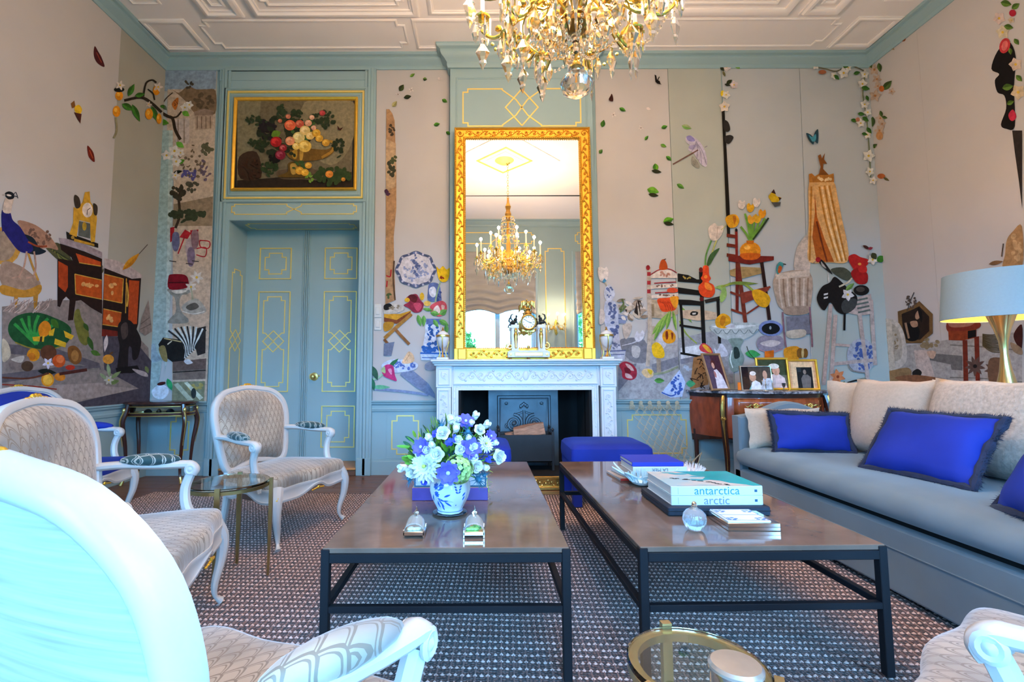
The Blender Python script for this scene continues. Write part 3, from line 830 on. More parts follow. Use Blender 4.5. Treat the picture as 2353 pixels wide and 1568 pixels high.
MB().box(-mw/2+.01, .012, .05, mw/2-.01, .028, mh-.01).build('backboard', mat('pine_board', (.2, .12, .06), rough=.8, var=.2), mir, smooth=0)

# mantel clock ---------------------------------------------------------------
ck = thing('portico_clock', 'white marble and gilt portico clock with eagle and round dial on the mantel', 'clock', (ony(1214, 829, 4.485).x, 4.478, zsh))
dark_b = mat('dark_bronze', (.03, .035, .035), rough=.35, metal=.7, var=.2)
m = MB().box(-.195, -.055, .018, .195, .055, .073, .003); m.box(-.18, -.05, .073, .18, .05, .082, .002); m.build('base', marble, ck)
MB().box(-.13, -.059, .028, .13, -.053, .064, .003).build('base_frieze', bronze, ck)
for x in (-.168, .168):
    MB().lathe([(.002, 0), (.015, 0), (.012, .004), (.001, .005)], 12).xf(RX(PI/2)).build('rosette', bronze, ck, M=T(x, -.054, .046))
for x in (-.17, 0, .17):
    MB().lathe([(.012, 0), (.016, .006), (.010, .014), (.014, .02)], 12, (x, -.03, 0)).build('foot', bronze, ck)
for s in (-1, 1):
    m = MB().box(s*.125-.03, -.03, .082, s*.125+.03, .035, .30, .003); m.box(s*.125-.038, -.036, .29, s*.125+.038, .04, .325, .003); m.box(s*.125-.034, -.034, .082, s*.125+.034, .038, .10, .003)
    c = m.build('pillar', marble, ck)
    MB().lathe([(.003, 0), (.012, .01), (.010, .03), (.018, .10), (.020, .13), (.012, .15), (.016, .165), (.012, .185), (.002, .195)], 10, (s*.118, -.036, .10)).build('caryatid', bronze, c)
    m = MB(); spiral(m, s*.17, .125, .034, 1.2, PI/2, -s, lambda u, v, h: (u, -.01-h, v), .009, 0); m.build('console_scroll', bronze, ck)
    # sphinx
    m = MB(); x = s*.135
    m.ell((x, 0, .352), .032, .016, .018, 10, 6); m.ell((x-s*.022, 0, .375), .013, .012, .022, 8, 6); m.ell((x-s*.026, 0, .405), .011, .011, .014, 8, 6)
    m.tube([(x+s*.01, 0, .365), (x+s*.03, .0, .39), (x+s*.022, 0, .42), (x+s*.0, 0, .43)], [.006, .010, .008, .003], 6); m.tube([(x-s*.03, 0, .36), (x-s*.036, 0, .325)], .006, 6); m.tube([(x+s*.03, 0, .35), (x+s*.038, 0, .327), (x+s*.02, 0, .325)], .007, 6)
    m.build('sphinx', dark_b, ck)
MB().lathe([(.003, .0), (.07, .0), (.076, .008), (.076, .03), (.070, .034), (.003, .034)], 32).xf(RX(PI/2)).build('drum', bronze, ck, M=T(0, -.026, .345))
dial = MB().lathe([(.001, 0), (.060, 0), (.061, .004), (.001, .006)], 32).xf(RX(PI/2)).build('dial', mat('enamel', (.85, .84, .80), rough=.15, var=0), ck, M=T(0, -.062, .345))
m = MB()
for k in range(12):
    a = k*PI/6; m.box(-.0018, -.002, .042, .0018, 0, .054, 0); m.v[-8:] = [tuple(RY(a) @ Vector(v)) for v in m.v[-8:]]
m.box(-.0015, -.004, 0, .0015, -.002, .045); m.v[-8:] = [tuple(RY(-1.0) @ Vector(v)) for v in m.v[-8:]]
m.box(-.002, -.004, 0, .002, -.002, .03); m.v[-8:] = [tuple(RY(1.9) @ Vector(v)) for v in m.v[-8:]]
m.build('hands', black_iron, dial, smooth=0, M=T(0, -.068, .345))
m = MB().tube([(.066*math.cos(a), -.068, .345+.066*math.sin(a)) for a in np.linspace(0, 2*PI, 36, endpoint=False)], .0075, 8, closed=True); m.build('bezel', bronze, ck)
m = MB()
m.grid(9, 5, lambda u, v: ((u-.5)*.15*(1-.1*v), -.03-.006*math.sin(u*9), .285-.05*v*(1-.5*abs(math.sin(u*PI*2.5))))); d_ = m.build('drapery', bronze, ck, smooth=60); d_.modifiers.new('t', 'SOLIDIFY').thickness = .006
m = MB().lathe([(.03, 0), (.038, .02), (.022, .045), (.03, .06), (.008, .075)], 12, (0, -.02, .41)); m.build('pedestal', bronze, ck)
m = MB(); m.ell((0, -.02, .515), .020, .016, .034, 10, 8); m.ell((-.012, -.032, .555), .010, .012, .010, 8, 6)
for s in (-1, 1):
    m.grid(6, 6, lambda u, v, s=s: (s*(.012+.052*u), -.02+.012*math.sin(u*3), .545+.012*math.sin(u*PI)-.075*v*(.35+.65*u)))
    k = len(m.v)
e = m.build('eagle', bronze, ck, smooth=60); e.modifiers.new('t', 'SOLIDIFY').thickness = .006
m = MB(); m.ell((0, -.02, .115), .014, .008, .014, 10, 6)
for k in range(16):
    a = k*PI/8; L = .036 if k % 2 else .028
    m.add([(.010*math.cos(a-.25), -.022, .115+.010*math.sin(a-.25)), (L*math.cos(a), -.02, .115+L*math.sin(a)), (.010*math.cos(a+.25), -.022, .115+.010*math.sin(a+.25)), (.012*math.cos(a), -.03, .115+.012*math.sin(a))], [(0, 1, 3), (1, 2, 3), (0, 2, 1)])
m.build('sun_pendulum', bronze, ck, smooth=0)
m = MB(); m.tube([(0, -.02, .13), (0, -.02, .28)], .003, 6); m.build('pendulum_rod', bronze, ck)

# urns ----------------------------------------------------------------------------
def urn(px, label):
    x = ony(px, 825, 4.55).x
    t = thing('mantel_urn', label, 'urn', (x, 4.52, zsh))
    MB().box(-.055, -.05, 0, .055, .05, .022, .004).build('plinth', marble, t)
    MB().lathe([(.003, .105), (.02, .11), (.045, .14), (.057, .18), (.059, .205), (.055, .215)], 20).build('body', marble, t)
    MB().lathe([(.054, .215), (.066, .218), (.066, .232), (.058, .236), (.057, .215)], 20).build('gilt_band', bronze, t)
    MB().lathe([(.058, .234), (.046, .255), (.024, .268), (.014, .275), (.001, .276)], 20).build('lid', marble, t)
    MB().lathe([(.010, .272), (.014, .282), (.006, .29), (.009, .298), (.001, .31)], 10).build('finial', bronze, t)
    for k in range(3):
        a = -PI/2+k*2*PI/3; c, s = math.cos(a), math.sin(a)
        m = MB().tube([(c*.060, s*.060, .225), (c*.064, s*.064, .17), (c*.045, s*.045, .10), (c*.03, s*.03, .07), (c*.045, s*.045, .022)], [.007, .005, .005, .005, .007], 6)
        m.build('leg', bronze, t)
    MB().lathe([(.012, .022), (.016, .03), (.004, .05), (.003, .10)], 10).build('centre_stem', bronze, t)
urn(1018, 'white marble urn on gilt tripod at the door end of the mantel')
urn(1393, 'white marble urn on gilt tripod at the commode end of the mantel')

# stools ---------------------------------------------------------------------------
def stool(x0, x1, y0, y1, label):
    t = thing('velvet_stool', label, 'stool', ((x0+x1)/2, (y0+y1)/2, 0))
    w, d = (x1-x0)/2, (y1-y0)/2
    m = MB(); rings = []
    for z, i, k in ((.335, .0, .03), (.38, -.004, .03), (.44, .0, .035), (.462, .018, .05), (.474, .05, .07), (.476, .12, .1)):
        ring = []
        for cx, cy, a0 in ((1, -1, -PI/2), (1, 1, 0), (-1, 1, PI/2), (-1, -1, PI)):
            for q in range(5):
                a = a0+q*PI/8; ring.append((cx*(w-i-k)+k*math.cos(a), cy*(d-i-k)+k*math.sin(a), z))
        rings.append(ring)
    m.loft(rings); m.build('seat_pad', velvet, t)
    m = MB().box(-w+.006, -d+.006, .27, w-.006, d-.006, .338, .006); m.build('apron', velvet, t)
    for sx in (-1, 1):
        for sy in (-1, 1):
            MB().box(sx*(w-.008), sy*(d-.008), 0.018, sx*(w-.075), sy*(d-.075), .275, .004).build('leg', velvet, t)
stool(.66, 1.27, 3.60, 4.10, 'cobalt velvet stool between the hearth and the hanging net')
stool(-.40, .21, 3.60, 4.10, 'cobalt velvet stool behind the flower vase by the hearth')

# knotted net hanging on the dado ----------------------------------------------------
net = thing('knotted_net', 'knotted string net hung from the dado rail beside the marquetry commode', 'net', (0, 0, 0))
string = mat('net_string', (.42, .38, .27), rough=.9, var=.2, scale=30)
def npt(u, v):
    a = ony(1451+104*u, 935, 4.78); b = ony(1500+90*u, 1062, 4.60)
    w = v**1.6
    return Vector((a.x+(b.x-a.x)*w, a.y+(b.y-a.y)*v-.05*math.sin(PI*v)*math.sin(PI*u), a.z+(b.z-a.z)*v))
m = MB(); nu, nv = 6, 11
for j in range(nv):
    for i in range(nu+1):
        o = 0 if j % 2 == 0 else .5
        for dd in (-.5, .5):
            u0_, u1_ = (i+o)/nu, (i+o+dd)/nu
            if -.01 <= u0_ <= 1.01 and -.01 <= u1_ <= 1.01:
                p, q = npt(u0_, j/nv), npt(u1_, (j+1)/nv); mid = (p+q)/2+Vector((.004*rnd.uniform(-1, 1), -.006, -.006))
                m.tube([p, mid, q], .0024, 4); m.tube([p+Vector((.006, -.004, 0)), mid+Vector((.005, -.003, -.004)), q+Vector((.004, -.004, 0))], .0018, 4)
m.build('mesh', string, net)
for i in range(6):
    p = npt(i/5, 0)+Vector((0, -.012, .035)); m = MB(); m.ell(p, .022, .014, .024, 8, 6)
    for k in range(5): m.tube([p, p+Vector((.012*(k-2), -.01, -.03)), p+Vector((.010*(k-2), -.004, -.06))], .004, 5)
    m.build('tassel_knot', string, net)
p0, p1, p2 = npt(0, 1), npt(1, 1), ony(1612, 1040, 4.45)
m = MB().tube([p0, (p0+p1)/2, p1, p2+Vector((0, 0, -.01)), p2], .006, 6)
for k in range(9):
    t = k/8; a = p1.lerp(p2, t); m.tube([a, a+Vector((-.05-.03*t, -.02, -.10+.04*t)), a+Vector((-.10, 0, -.16+.05*t))], .0022, 4)
m.tube([p2, p2+Vector((-.05, -.02, -.11)), p2+Vector((-.16, 0, -.19)), p1+Vector((-.05, 0, -.06))], .004, 5)
m.build('rim', string, net)

# light switches
sw_m = mat('switch_plastic', (.62, .60, .57), rough=.4, var=.02)
for y0, y1, lb in ((699, 730, 'pale wall switch plate above a second plate beside the door'), (731, 759, 'pale wall switch plate below a second plate beside the door')):
    a = pb(860, y0, YB-.02); b = pb(876, y1, YB-.02)
    t = thing('light_switch', lb, 'switch', ((a[0]+b[0])/2, YB-.004, (a[1]+b[1])/2))
    w, h = (b[0]-a[0])/2, (a[1]-b[1])/2
    MB().box(-w, -.014, -h, w, .004, h, .003).build('plate', sw_m, t)
    MB().box(-w*.55, -.020, -h*.55, w*.55, -.012, h*.55, .003).build('rocker', sw_m, t)
# ================================================================ CHANDELIER AND SCONCE
crystal = mat('crystal', (1., .93, .82), rough=.10, trans=1., ior=1.5, var=0)
candle_m = mat('candle_sleeve', (.85, .78, .62), rough=.5, var=.02)
flame_m = mat('bulb_glow', (1, .8, .5), emit=(1., .62, .26), estr=45, var=0)
gilt_ch = mat('gilt_chandelier', (.95, .58, .12), rough=.22, metal=.9, var=.15, scale=30)
def prism_mesh(L, w, kind=0):
    m = MB()
    if kind == 0:    # spear drop
        m.lathe([(.0005, 0), (w*.5, -L*.10), (w*.35, -L*.18), (w, -L*.55), (w*.55, -L*.85), (.0005, -L)], 6, sy=.45)
    elif kind == 1:  # bar prism
        m.lathe([(.0005, 0), (w*.6, -L*.06), (w*.6, -L*.92), (.0005, -L)], 4, sy=.7)
    else:            # shield pendant
        m.lathe([(.0005, 0), (w*.4, -L*.08), (w*.3, -L*.2), (w*1.1, -L*.45), (w*.5, -L*.7), (w*.55, -L*.78), (.0005, -L)], 6, sy=.4)
    o = m.build('prism', crystal, None, smooth=0); me = o.data; bpy.data.objects.remove(o); return me
PR = [prism_mesh(.125, .020), prism_mesh(.12, .011, 1), prism_mesh(.175, .033, 2), prism_mesh(.095, .017)]
def hang(me, loc, parent, rz=0, nm='prism'):
    o = bpy.data.objects.new(nm, me); COL.objects.link(o); o.parent = parent; o.location = loc; o.rotation_euler = (0, 0, rz); return o
def candle_light(loc, watts, parent):
    v = parent.parent.location+Vector(loc)-CAM; d = v.dot(CC)   # bulbs above or behind the picture are named as such
    seen = d > 0 and 0 <= CX0+CF*v.dot(CA)/d <= FW and 0 <= CY0-CF*v.dot(CB)/d <= FH
    nm = 'candle_bulb' if seen else 'candle_bulb_offscreen'
    ld = bpy.data.lights.new(nm, 'POINT'); ld.energy = watts; ld.color = (1., .67, .43); ld.shadow_soft_size = .02
    lo = bpy.data.objects.new(nm, ld); COL.objects.link(lo); lo.parent = parent; lo.location = loc
_cup = MB().lathe([(.004, -.03), (.012, -.02), (.006, -.008), (.036, -.002), (.040, .004), (.012, .006), (.016, .03), (.013, .034)], 14)
_cand = MB().lathe([(.0105, .03), (.0105, .175), (.004, .178)], 10)
_flame = MB().lathe([(.003, .178), (.010, .19), (.0115, .205), (.006, .228), (.0005, .245)], 10)
def arm(parent, ang, r, z0, zc, r0=.045, sag=.10, prisms=5, drop=2, light=True, watts=None, pend=True):
    """one S-shaped arm with cup, candle, bulb and prisms, in the parent's frame"""
    c, s = math.cos(ang), math.sin(ang)
    def P(q, z): return (c*q, s*q, z)
    pts = catmull([P(r0, z0), P(r*.35, z0+.05), P(r*.62, z0-sag*.25), P(r*.85, zc-sag), P(r*1.0, zc-sag*.55), P(r, zc-.03)], False, 5)
    m = MB().tube(pts, .0085, 7)
    # curl on the arm
    cu = [P(r*.55+.05*math.cos(t), z0+.02+.05*math.sin(t)) for t in np.linspace(PI*1.2, PI*2.9, 10)]
    m.tube(cu, [.007*(1-.06*i) for i in range(10)], 6)
    for k in range(3):
        q = r*(.45+.18*k); m.ell(P(q, z0-.02*k+.01), .02, .02, .014, 7, 5)
    a = m.build('arm', gilt_ch, parent)
    mm = MB().merge(_cup); mm.build('candle_cup', gilt_ch, a, M=T(*P(r, zc)))
    MB().merge(_cand).build('candle', candle_m, a, M=T(*P(r, zc)))
    MB().merge(_flame).build('flame_bulb', flame_m, a, M=T(*P(r, zc)))
    for k in range(prisms):
        t = ang+2*PI*k/prisms+.3
        hang(PR[1] if k % 2 else PR[0], (c*r+.037*math.cos(t), s*r+.037*math.sin(t), zc-.004), a, t)
    if pend: hang(PR[drop], P(r, zc-sag*.8), a, ang+.5)
    if light: candle_light(P(r, zc+.215), watts or CANDLE_W, a)
    return a
CZ = ony(1325, 222, 2.06).z       # bottom of the glass ball
CXx = ony(1325, 200, 2.06).x
ch = thing('crystal_chandelier', 'large gilt and crystal chandelier with candle bulbs hanging in the room', 'chandelier', (CXx, CHY, CZ))
m = MB(); m.lathe([(.0005, 0), (.03, .004), (.062, .025), (.074, .06), (.060, .09), (.034, .105), (.036, .13), (.02, .14)], 24, flute=(12, .025)); m.build('glass_ball', crystal, ch, smooth=20)
m = MB().lathe([(.017, .135), (.020, .15), (.014, .168), (.006, .175), (.004, .21)], 14); m.build('ball_cap', gilt_ch, ch)
m = MB().lathe([(.006, .20), (.016, .225), (.012, .25), (.022, .28), (.012, .31), (.012, .36)], 12); m.build('glass_stem', crystal, ch, smooth=25)
m = MB().lathe([(.004, .30), (.035, .305), (.062, .33), (.066, .36), (.05, .40), (.07, .42), (.05, .45), (.03, .50), (.045, .56), (.03, .62), (.035, .75), (.022, .85), (.03, .95), (.02, 1.10), (.035, 1.2), (.05, 1.24), (.03, 1.3), (.045, 1.36), (.02, 1.42), (.012, 1.5)], 20); m.build('central_stem', mat('chandelier_bronze', (.40, .22, .05), rough=.3, metal=.9, var=.2), ch)
NL = 10
for k in range(NL): arm(ch, 2*PI*k/NL+.12, .485, .50, .56, sag=.13, prisms=6, drop=2)
for k in range(8): arm(ch, 2*PI*k/8+.35, .33, .40, .40, sag=.09, prisms=6, drop=2, light=True)
for k in range(6): arm(ch, 2*PI*k/6+.1, .27, .60, .74, sag=.10, prisms=4, drop=0, light=True)
# bead swags from arm to arm
for k in range(NL):
    a0, a1 = 2*PI*k/NL+.12, 2*PI*(k+1)/NL+.12
    p, q = Vector((.485*math.cos(a0), .485*math.sin(a0), .54)), Vector((.485*math.cos(a1), .485*math.sin(a1), .54)); m = MB(); n = 13
    for i in range(n+1):
        t = i/n; x = p.lerp(q, t); x.z -= .12*4*t*(1-t); m.ell(x, .0095, .0095, .0095, 6, 5)
    m.build('bead_swag', gilt_ch if k % 2 else crystal, ch, smooth=0)['kind'] = 'stuff'
for k in range(10):
    a0 = 2*PI*k/10+.3; m = MB(); n = 12
    p, q = Vector((.05*math.cos(a0), .05*math.sin(a0), .24)), Vector((.30*math.cos(a0), .30*math.sin(a0), .42))
    for i in range(n+1):
        t = i/n; x = p.lerp(q, t); x.z -= .05*4*t*(1-t); m.ell(x, .008, .008, .010, 6, 5)
    m.build('bead_chain', crystal, ch, smooth=0)['kind'] = 'stuff'
for r, z, n, kd in ((.07, .36, 8, 0), (.13, .40, 10, 2), (.20, .44, 12, 0), (.24, .34, 8, 2)):
    for k in range(n):
        a = 2*PI*k/n+r*9; hang(PR[kd], (r*math.cos(a), r*math.sin(a), z), ch, a)
    m = MB().tube([(r*math.cos(2*PI*k/32), r*math.sin(2*PI*k/32), z) for k in range(32)], .004, 6, closed=True)
    m.build('prism_ring', gilt_ch, ch)
for z, r, n in ((1.18, .09, 12), (1.08, .11, 14), (.98, .10, 12), (.88, .10, 12)):
    m = MB().tube([(r*math.cos(2*PI*k/24), r*math.sin(2*PI*k/24), z) for k in range(24)], .005, 6, closed=True); m.build('crown_ring', gilt_ch, ch)
    for k in range(n):
        a = 2*PI*k/n+z; hang(PR[3], (r*math.cos(a), r*math.sin(a), z), ch, a)
# chain
H_ = ZC-CZ-.06
z = 1.50; i = 0; link = MB().tube([(.014*math.cos(t), 0, .026*math.sin(t)) for t in np.linspace(0, 2*PI, 12, endpoint=False)], .0035, 6, closed=True)
lo = link.build('chain_link', gilt_ch, None); lm = lo.data; bpy.data.objects.remove(lo)
while z < H_+.02:
    o = hang(lm, (0, 0, z), ch, (i % 2)*PI/2, 'chain_link'); z += .043; i += 1
MB().lathe([(.006, H_-.02), (.012, H_), (.04, H_+.02), (.065, H_+.045), (.07, H_+.062), (.001, H_+.062)], 20).build('ceiling_canopy', gilt_ch, ch)

# wall sconce on the pier between the windows (seen in the mirror)
sc = thing('crystal_sconce', 'gilt wall sconce with candle bulbs and prisms on the window pier', 'sconce', (1.60, YF, 2.05))
MB().lathe([(.004, -.16), (.03, -.12), (.05, 0), (.03, .12), (.004, .18)], 12, sy=.4).build('backplate', gilt_ch, sc, M=T(0, .015, 0))
for a in (.5, 1.57, 2.64): arm(sc, a, .19, -.02, .06, r0=.02, sag=.07, prisms=5, drop=0, watts=CANDLE_W*.8)
# ================================================================ FURNITURE
def ogee_mat(name, ca, cb, cdark, axes=(0, 1), su=22., sv=17., dark=.55, uv=False):
    """velvet with a lattice of pointed scales"""
    m = bpy.data.materials.new(name); m.use_nodes = True; nt = m.node_tree; b = nt.nodes['Principled BSDF']
    N = nt.nodes.new; L = nt.links.new
    b.inputs['Roughness'].default_value = .7; b.inputs['Sheen Weight'].default_value = .5; b.inputs['Sheen Roughness'].default_value = .4
    tc = N('ShaderNodeTexCoord'); sp = N('ShaderNodeSeparateXYZ'); L(tc.outputs['Object'], sp.inputs[0])
    def M(op, a, b_=None, c=None):
        n = N('ShaderNodeMath'); n.operation = op
        for i, x in enumerate((a, b_, c)):
            if x is None: continue
            if isinstance(x, (int, float)): n.inputs[i].default_value = x
            else: L(x, n.inputs[i])
        return n.outputs[0]
    U = M('MULTIPLY', sp.outputs[axes[0]], su); Vv = M('MULTIPLY', sp.outputs[axes[1]], sv)
    row = M('FLOOR', Vv); half = M('MULTIPLY', M('MODULO', M('ABSOLUTE', row), 2.0), .5)
    x = M('SUBTRACT', M('FRACT', M('ADD', U, half)), .5); y = M('FRACT', Vv)
    ax = M('MULTIPLY', M('ABSOLUTE', x), 2.0)
    arch = M('SUBTRACT', 1.0, M('POWER', ax, 1.7))
    d = M('ABSOLUTE', M('SUBTRACT', y, arch))
    line = M('LESS_THAN', d, .12)
    inner = M('LESS_THAN', M('ABSOLUTE', M('SUBTRACT', M('ADD', y, .35), arch)), .06)
    ln = M('MAXIMUM', line, inner)
    nz = N('ShaderNodeTexNoise'); nz.inputs['Scale'].default_value = 4.0; nz.inputs['Detail'].default_value = 3; L(tc.outputs['Object'], nz.inputs[0])
    mr = N('ShaderNodeMapRange'); mr.inputs[1].default_value = .42+.2*(1-dark)*.5; mr.inputs[2].default_value = .68; L(nz.outputs[0], mr.inputs[0])
    g = N('ShaderNodeMix'); g.data_type = 'RGBA'; g.inputs[6].default_value = (*ca, 1); g.inputs[7].default_value = (*cdark, 1); L(mr.outputs[0], g.inputs[0])
    h = N('ShaderNodeMix'); h.data_type = 'RGBA'; h.inputs[7].default_value = (*cb, 1); L(g.outputs[2], h.inputs[6]); L(M('MULTIPLY', ln, .8), h.inputs[0])
    L(h.outputs[2], b.inputs['Base Color'])
    bp = N('ShaderNodeBump'); bp.inputs['Distance'].default_value = .004; bp.inputs['Strength'].default_value = .5; L(M('SUBTRACT', 1.0, ln), bp.inputs['Height']); L(bp.outputs[0], b.inputs['Normal'])
    MATS[name] = m
    return m
chair_paint = mat('chair_white', (.55, .54, .525), rough=.3, var=.04, scale=6)
satin = mat('striped_satin', (.36, .365, .37), rough=.5, var=.3, scale=4, stretch=(1.2, 1, 30), sheen=.2)
SILV = ((.45, .375, .295), (.18, .13, .09), (.20, .195, .185))
fab_b = ogee_mat('scale_velvet_back', *SILV, axes=(0, 2), su=27, sv=23, dark=.4)
fab_s = ogee_mat('scale_velvet_seat', *SILV, axes=(0, 1), su=27, sv=23, dark=.6)
fab_a = ogee_mat('scale_velvet_arm', (.012, .05, .055), (.50, .50, .45), (.02, .07, .075), axes=(0, 1), su=34, sv=26)
BACKLOOP = [(0, .035), (.10, .02), (.20, .0), (.243, .035), (.265, .12), (.286, .26), (.294, .36), (.272, .455), (.20, .525), (.095, .55), (0, .56)]
BACKLOOP = BACKLOOP + [(-x, z) for x, z in BACKLOOP[-2:0:-1]]
def back_map(s, t, h):
    """back plane: t up the back from the frame bottom (z=.43), h towards the front"""
    z0 = .43; a = math.radians(11)
    return (s, -.265-t*math.sin(a)+h*math.cos(a)-.035*(1-(s/.29)**2), z0+t*math.cos(a)+h*math.sin(a))
def make_chair(label, fb, fs, fa, rear, group=None, paint_=None):
    cp = paint_ or chair_paint
    t = thing('louis_armchair', label, 'armchair', (0, 0, 0), 0, group)
    loop = catmull([(x, z, 0) for x, z in BACKLOOP], True, 5)
    P = [back_map(x, z, 0) for x, z, _ in loop]
    nrm = (0, math.cos(math.radians(11)), math.sin(math.radians(11)))
    sec = [(.030, -.004), (.026, .010), (.018, .012), (.016, .020), (.004, .024), (-.010, .022), (-.016, .014), (-.020, .012), (-.024, .004), (-.022, -.006), (-.014, -.012), (.004, -.014), (.018, -.014), (.026, -.012)]
    m = MB().tube(P, 1.0, closed=True, up=nrm, sec=[(a, b*1.25) for a, b in sec]); m.build('back_frame', cp, t, smooth=40)
    def pad(hb, base, sc):
        m = MB(); rings = []
        for k in range(9):
            q = 1-k/8.0
            rings.append([back_map(x*sc*q, .29+(z-.29)*sc*q, base+hb*(1-q**5)) for x, z, _ in loop])
        m.loft(rings, cap=False)
        return m
    pad(.075, .006, .965).build('back_upholstery', fb, t, smooth=60)
    pad(-.012, -.010, .965).build('rear_panel', rear, t, smooth=60)
    # crest carving
    m = MB()
    for k in range(-3, 4):
        p = back_map(k*.017, .575-.004*abs(k)+.004*(k % 2), .018); m.ell(p, .013, .010, .010+.004*(3-abs(k))*.5, 8, 6)
    for s in (-1, 1): m.tube([back_map(s*.05, .568, .02), back_map(s*.075, .557, .018), back_map(s*.095, .553, .014)], [.008, .006, .003], 6)
    m.build('crest_carving', gold, t)
    # posts from the back down to the seat rail (also the back legs)
    for s in (-1, 1):
        b0 = back_map(s*.215, .02, 0)
        pts = catmull([b0, (s*.225, -.262, .38), (s*.232, -.255, .30), (s*.238, -.275, .15), (s*.245, -.315, .012)], False, 5)
        MB().tube(pts, [.026]*6+[.027]*5+[.024-.0006*i for i in range(len(pts)-11)], 10).build('leg', cp, t)
    # seat outline
    def outline(k=1.0, dz=0.):
        O = [(-.245, -.26), (-.12, -.285), (0, -.29), (.12, -.285), (.245, -.26), (.295, -.10), (.325, .10), (.325, .24), (.27, .285), (.14, .285), (0, .315), (-.14, .285), (-.27, .285), (-.325, .24), (-.325, .10), (-.295, -.10)]
        return [(x*k, y*k, dz) for x, y, _ in catmull([(x, y, 0) for x, y in O], True, 5)]
    # seat rail with a serpentine lower edge
    o = outline(); n = len(o)
    def low(x, y):
        a = math.atan2(y, x); return .300+.024*math.cos(4*a)+.012*math.cos(8*a)
    rings = [[(x*.93, y*.93, low(x, y)+.004) for x, y, _ in o], [(x*1.0, y*1.0, low(x, y)) for x, y, _ in o], [(x*1.012, y*1.012, low(x, y)+.014) for x, y, _ in o], [(x*.996, y*.996, low(x, y)+.022) for x, y, _ in o], [(x*.996, y*.996, .352) for x, y, _ in o], [(x*1.01, y*1.01, .360) for x, y, _ in o], [(x*1.004, y*1.004, .374) for x, y, _ in o], [(x*.95, y*.95, .376) for x, y, _ in o]]
    MB().loft(rings).build('seat_rail', cp, t, smooth=40)
    rings = []
    for k, z in ((.985, .368), (1.0, .385), (1.0, .405), (.985, .425), (.95, .440), (.88, .449), (.70, .458), (.45, .464), (.2, .467), (.02, .468)):
        rings.append([(x*k, y*k, z) for x, y, _ in o])
    MB().loft(rings).build('seat_upholstery', fs, t, smooth=60)
    # front cabriole legs
    for s in (-1, 1):
        pts = catmull([(s*.285, .250, .37), (s*.312, .278, .30), (s*.308, .276, .20), (s*.282, .258, .10), (s*.282, .262, .045), (s*.30, .285, .012)], False, 5)
        N = len(pts); rr = [.040-.030*min(1, i/(N*.80))+(.010*max(0, (i-N*.80)/(N*.2))) for i in range(N)]
        lg = MB().tube(pts, rr, 10).build('leg', cp, t)
        m = MB(); c = Vector((s*.318, .292, .315))
        for k in range(5):
            a = k*2*PI/5; m.ell(c+Vector((.010*math.cos(a), .004, .010*math.sin(a))), .008, .007, .008, 6, 5)
        m.tube([c, c+Vector((0, 0, -.04))], [.005, .001], 5); m.build('gilt_flower', gold, lg)
    m = MB()
    for k in range(-3, 4): m.ell((k*.016, .318-.0006*k*k, .318-.003*abs(k)), .011, .008, .006+.006*(k == 0), 7, 5)
    m.build('apron_carving', gold, t)
    # arms
    for s in (-1, 1):
        a0 = back_map(s*.278, .24, 0)
        path = catmull([a0, (s*.292, -.20, .668), (s*.318, -.06, .655), (s*.336, .06, .650), (s*.338, .105, .645), (s*.336, .128, .625), (s*.332, .118, .603)], False, 6)
        ar = MB().tube(path, [.019]*14+[.020]*8+[.021]*5+[.020]*(len(path)-27), 10, asp=1.25)
        for e in (-1, 1):  # volute discs
            ar.merge(MB().lathe([(.002, 0), (.026, 0), (.028, .006), (.02, .010), (.012, .008), (.002, .013)], 14).xf(RY(e*PI/2)).xf(T(s*.336+e*.018, .108, .628)))
        ar.build('armrest', cp, t)
        sp = catmull([(s*.334, .110, .615), (s*.326, .085, .54), (s*.318, .095, .46), (s*.318, .135, .39), (s*.316, .15, .35)], False, 6)
        MB().tube(sp, [.020+.004*i/len(sp) for i in range(len(sp))], 8, asp=1.2).build('arm_support', cp, t)
        m = MB(); rot = Euler((math.radians(-3), 0, math.radians(-s*11))).to_matrix()
        m.ell((s*.310, -.075, .683), .032, .135, .030, 14, 10, rot=rot); m.build('arm_pad', fa, t)
    return t
def place(t, x, y, ang):
    """ang: direction the chair faces (radians, 0 = +x)"""
    t.location = (x, y, .018); t.rotation_euler = (0, 0, ang-PI/2); t.scale = (1.04, .82, .92)
c1 = make_chair('white armchair in silver scale velvet standing before the door', fab_b, fab_s, fab_a, satin, 'white Louis armchairs')
def dupchair(src, label):
    c = copy_tree(src); c['label'] = label; return c
c2 = dupchair(c1, 'white armchair in silver scale velvet before the blue armchair, glass side table at its arm')
c3 = dupchair(c1, 'white armchair turned away, striped satin rear panel of its back showing')
c4 = dupchair(c1, 'white armchair in silver scale velvet facing the foreground glass table by the sofa')
for c_ in (c3, c4):
    for o in c_.children:
        if o.name.startswith('arm_pad'): o.data = o.data.copy(); o.data.materials[0] = fab_s  # same fabric; paler copy puts the nap's sheen into the pad colour
place(c1, -1.27, 3.11, math.radians(-18))
place(c2, -1.285, 1.80, math.radians(16))
place(c3, -.46, .86, math.radians(65))
place(c4, 1.13, .905, math.radians(125))
c5 = make_chair('white armchair upholstered in cobalt velvet against the mural wall', velvet, velvet, velvet, velvet)
place(c5, -2.70, 3.13, math.radians(2)); c5.location.z = .018

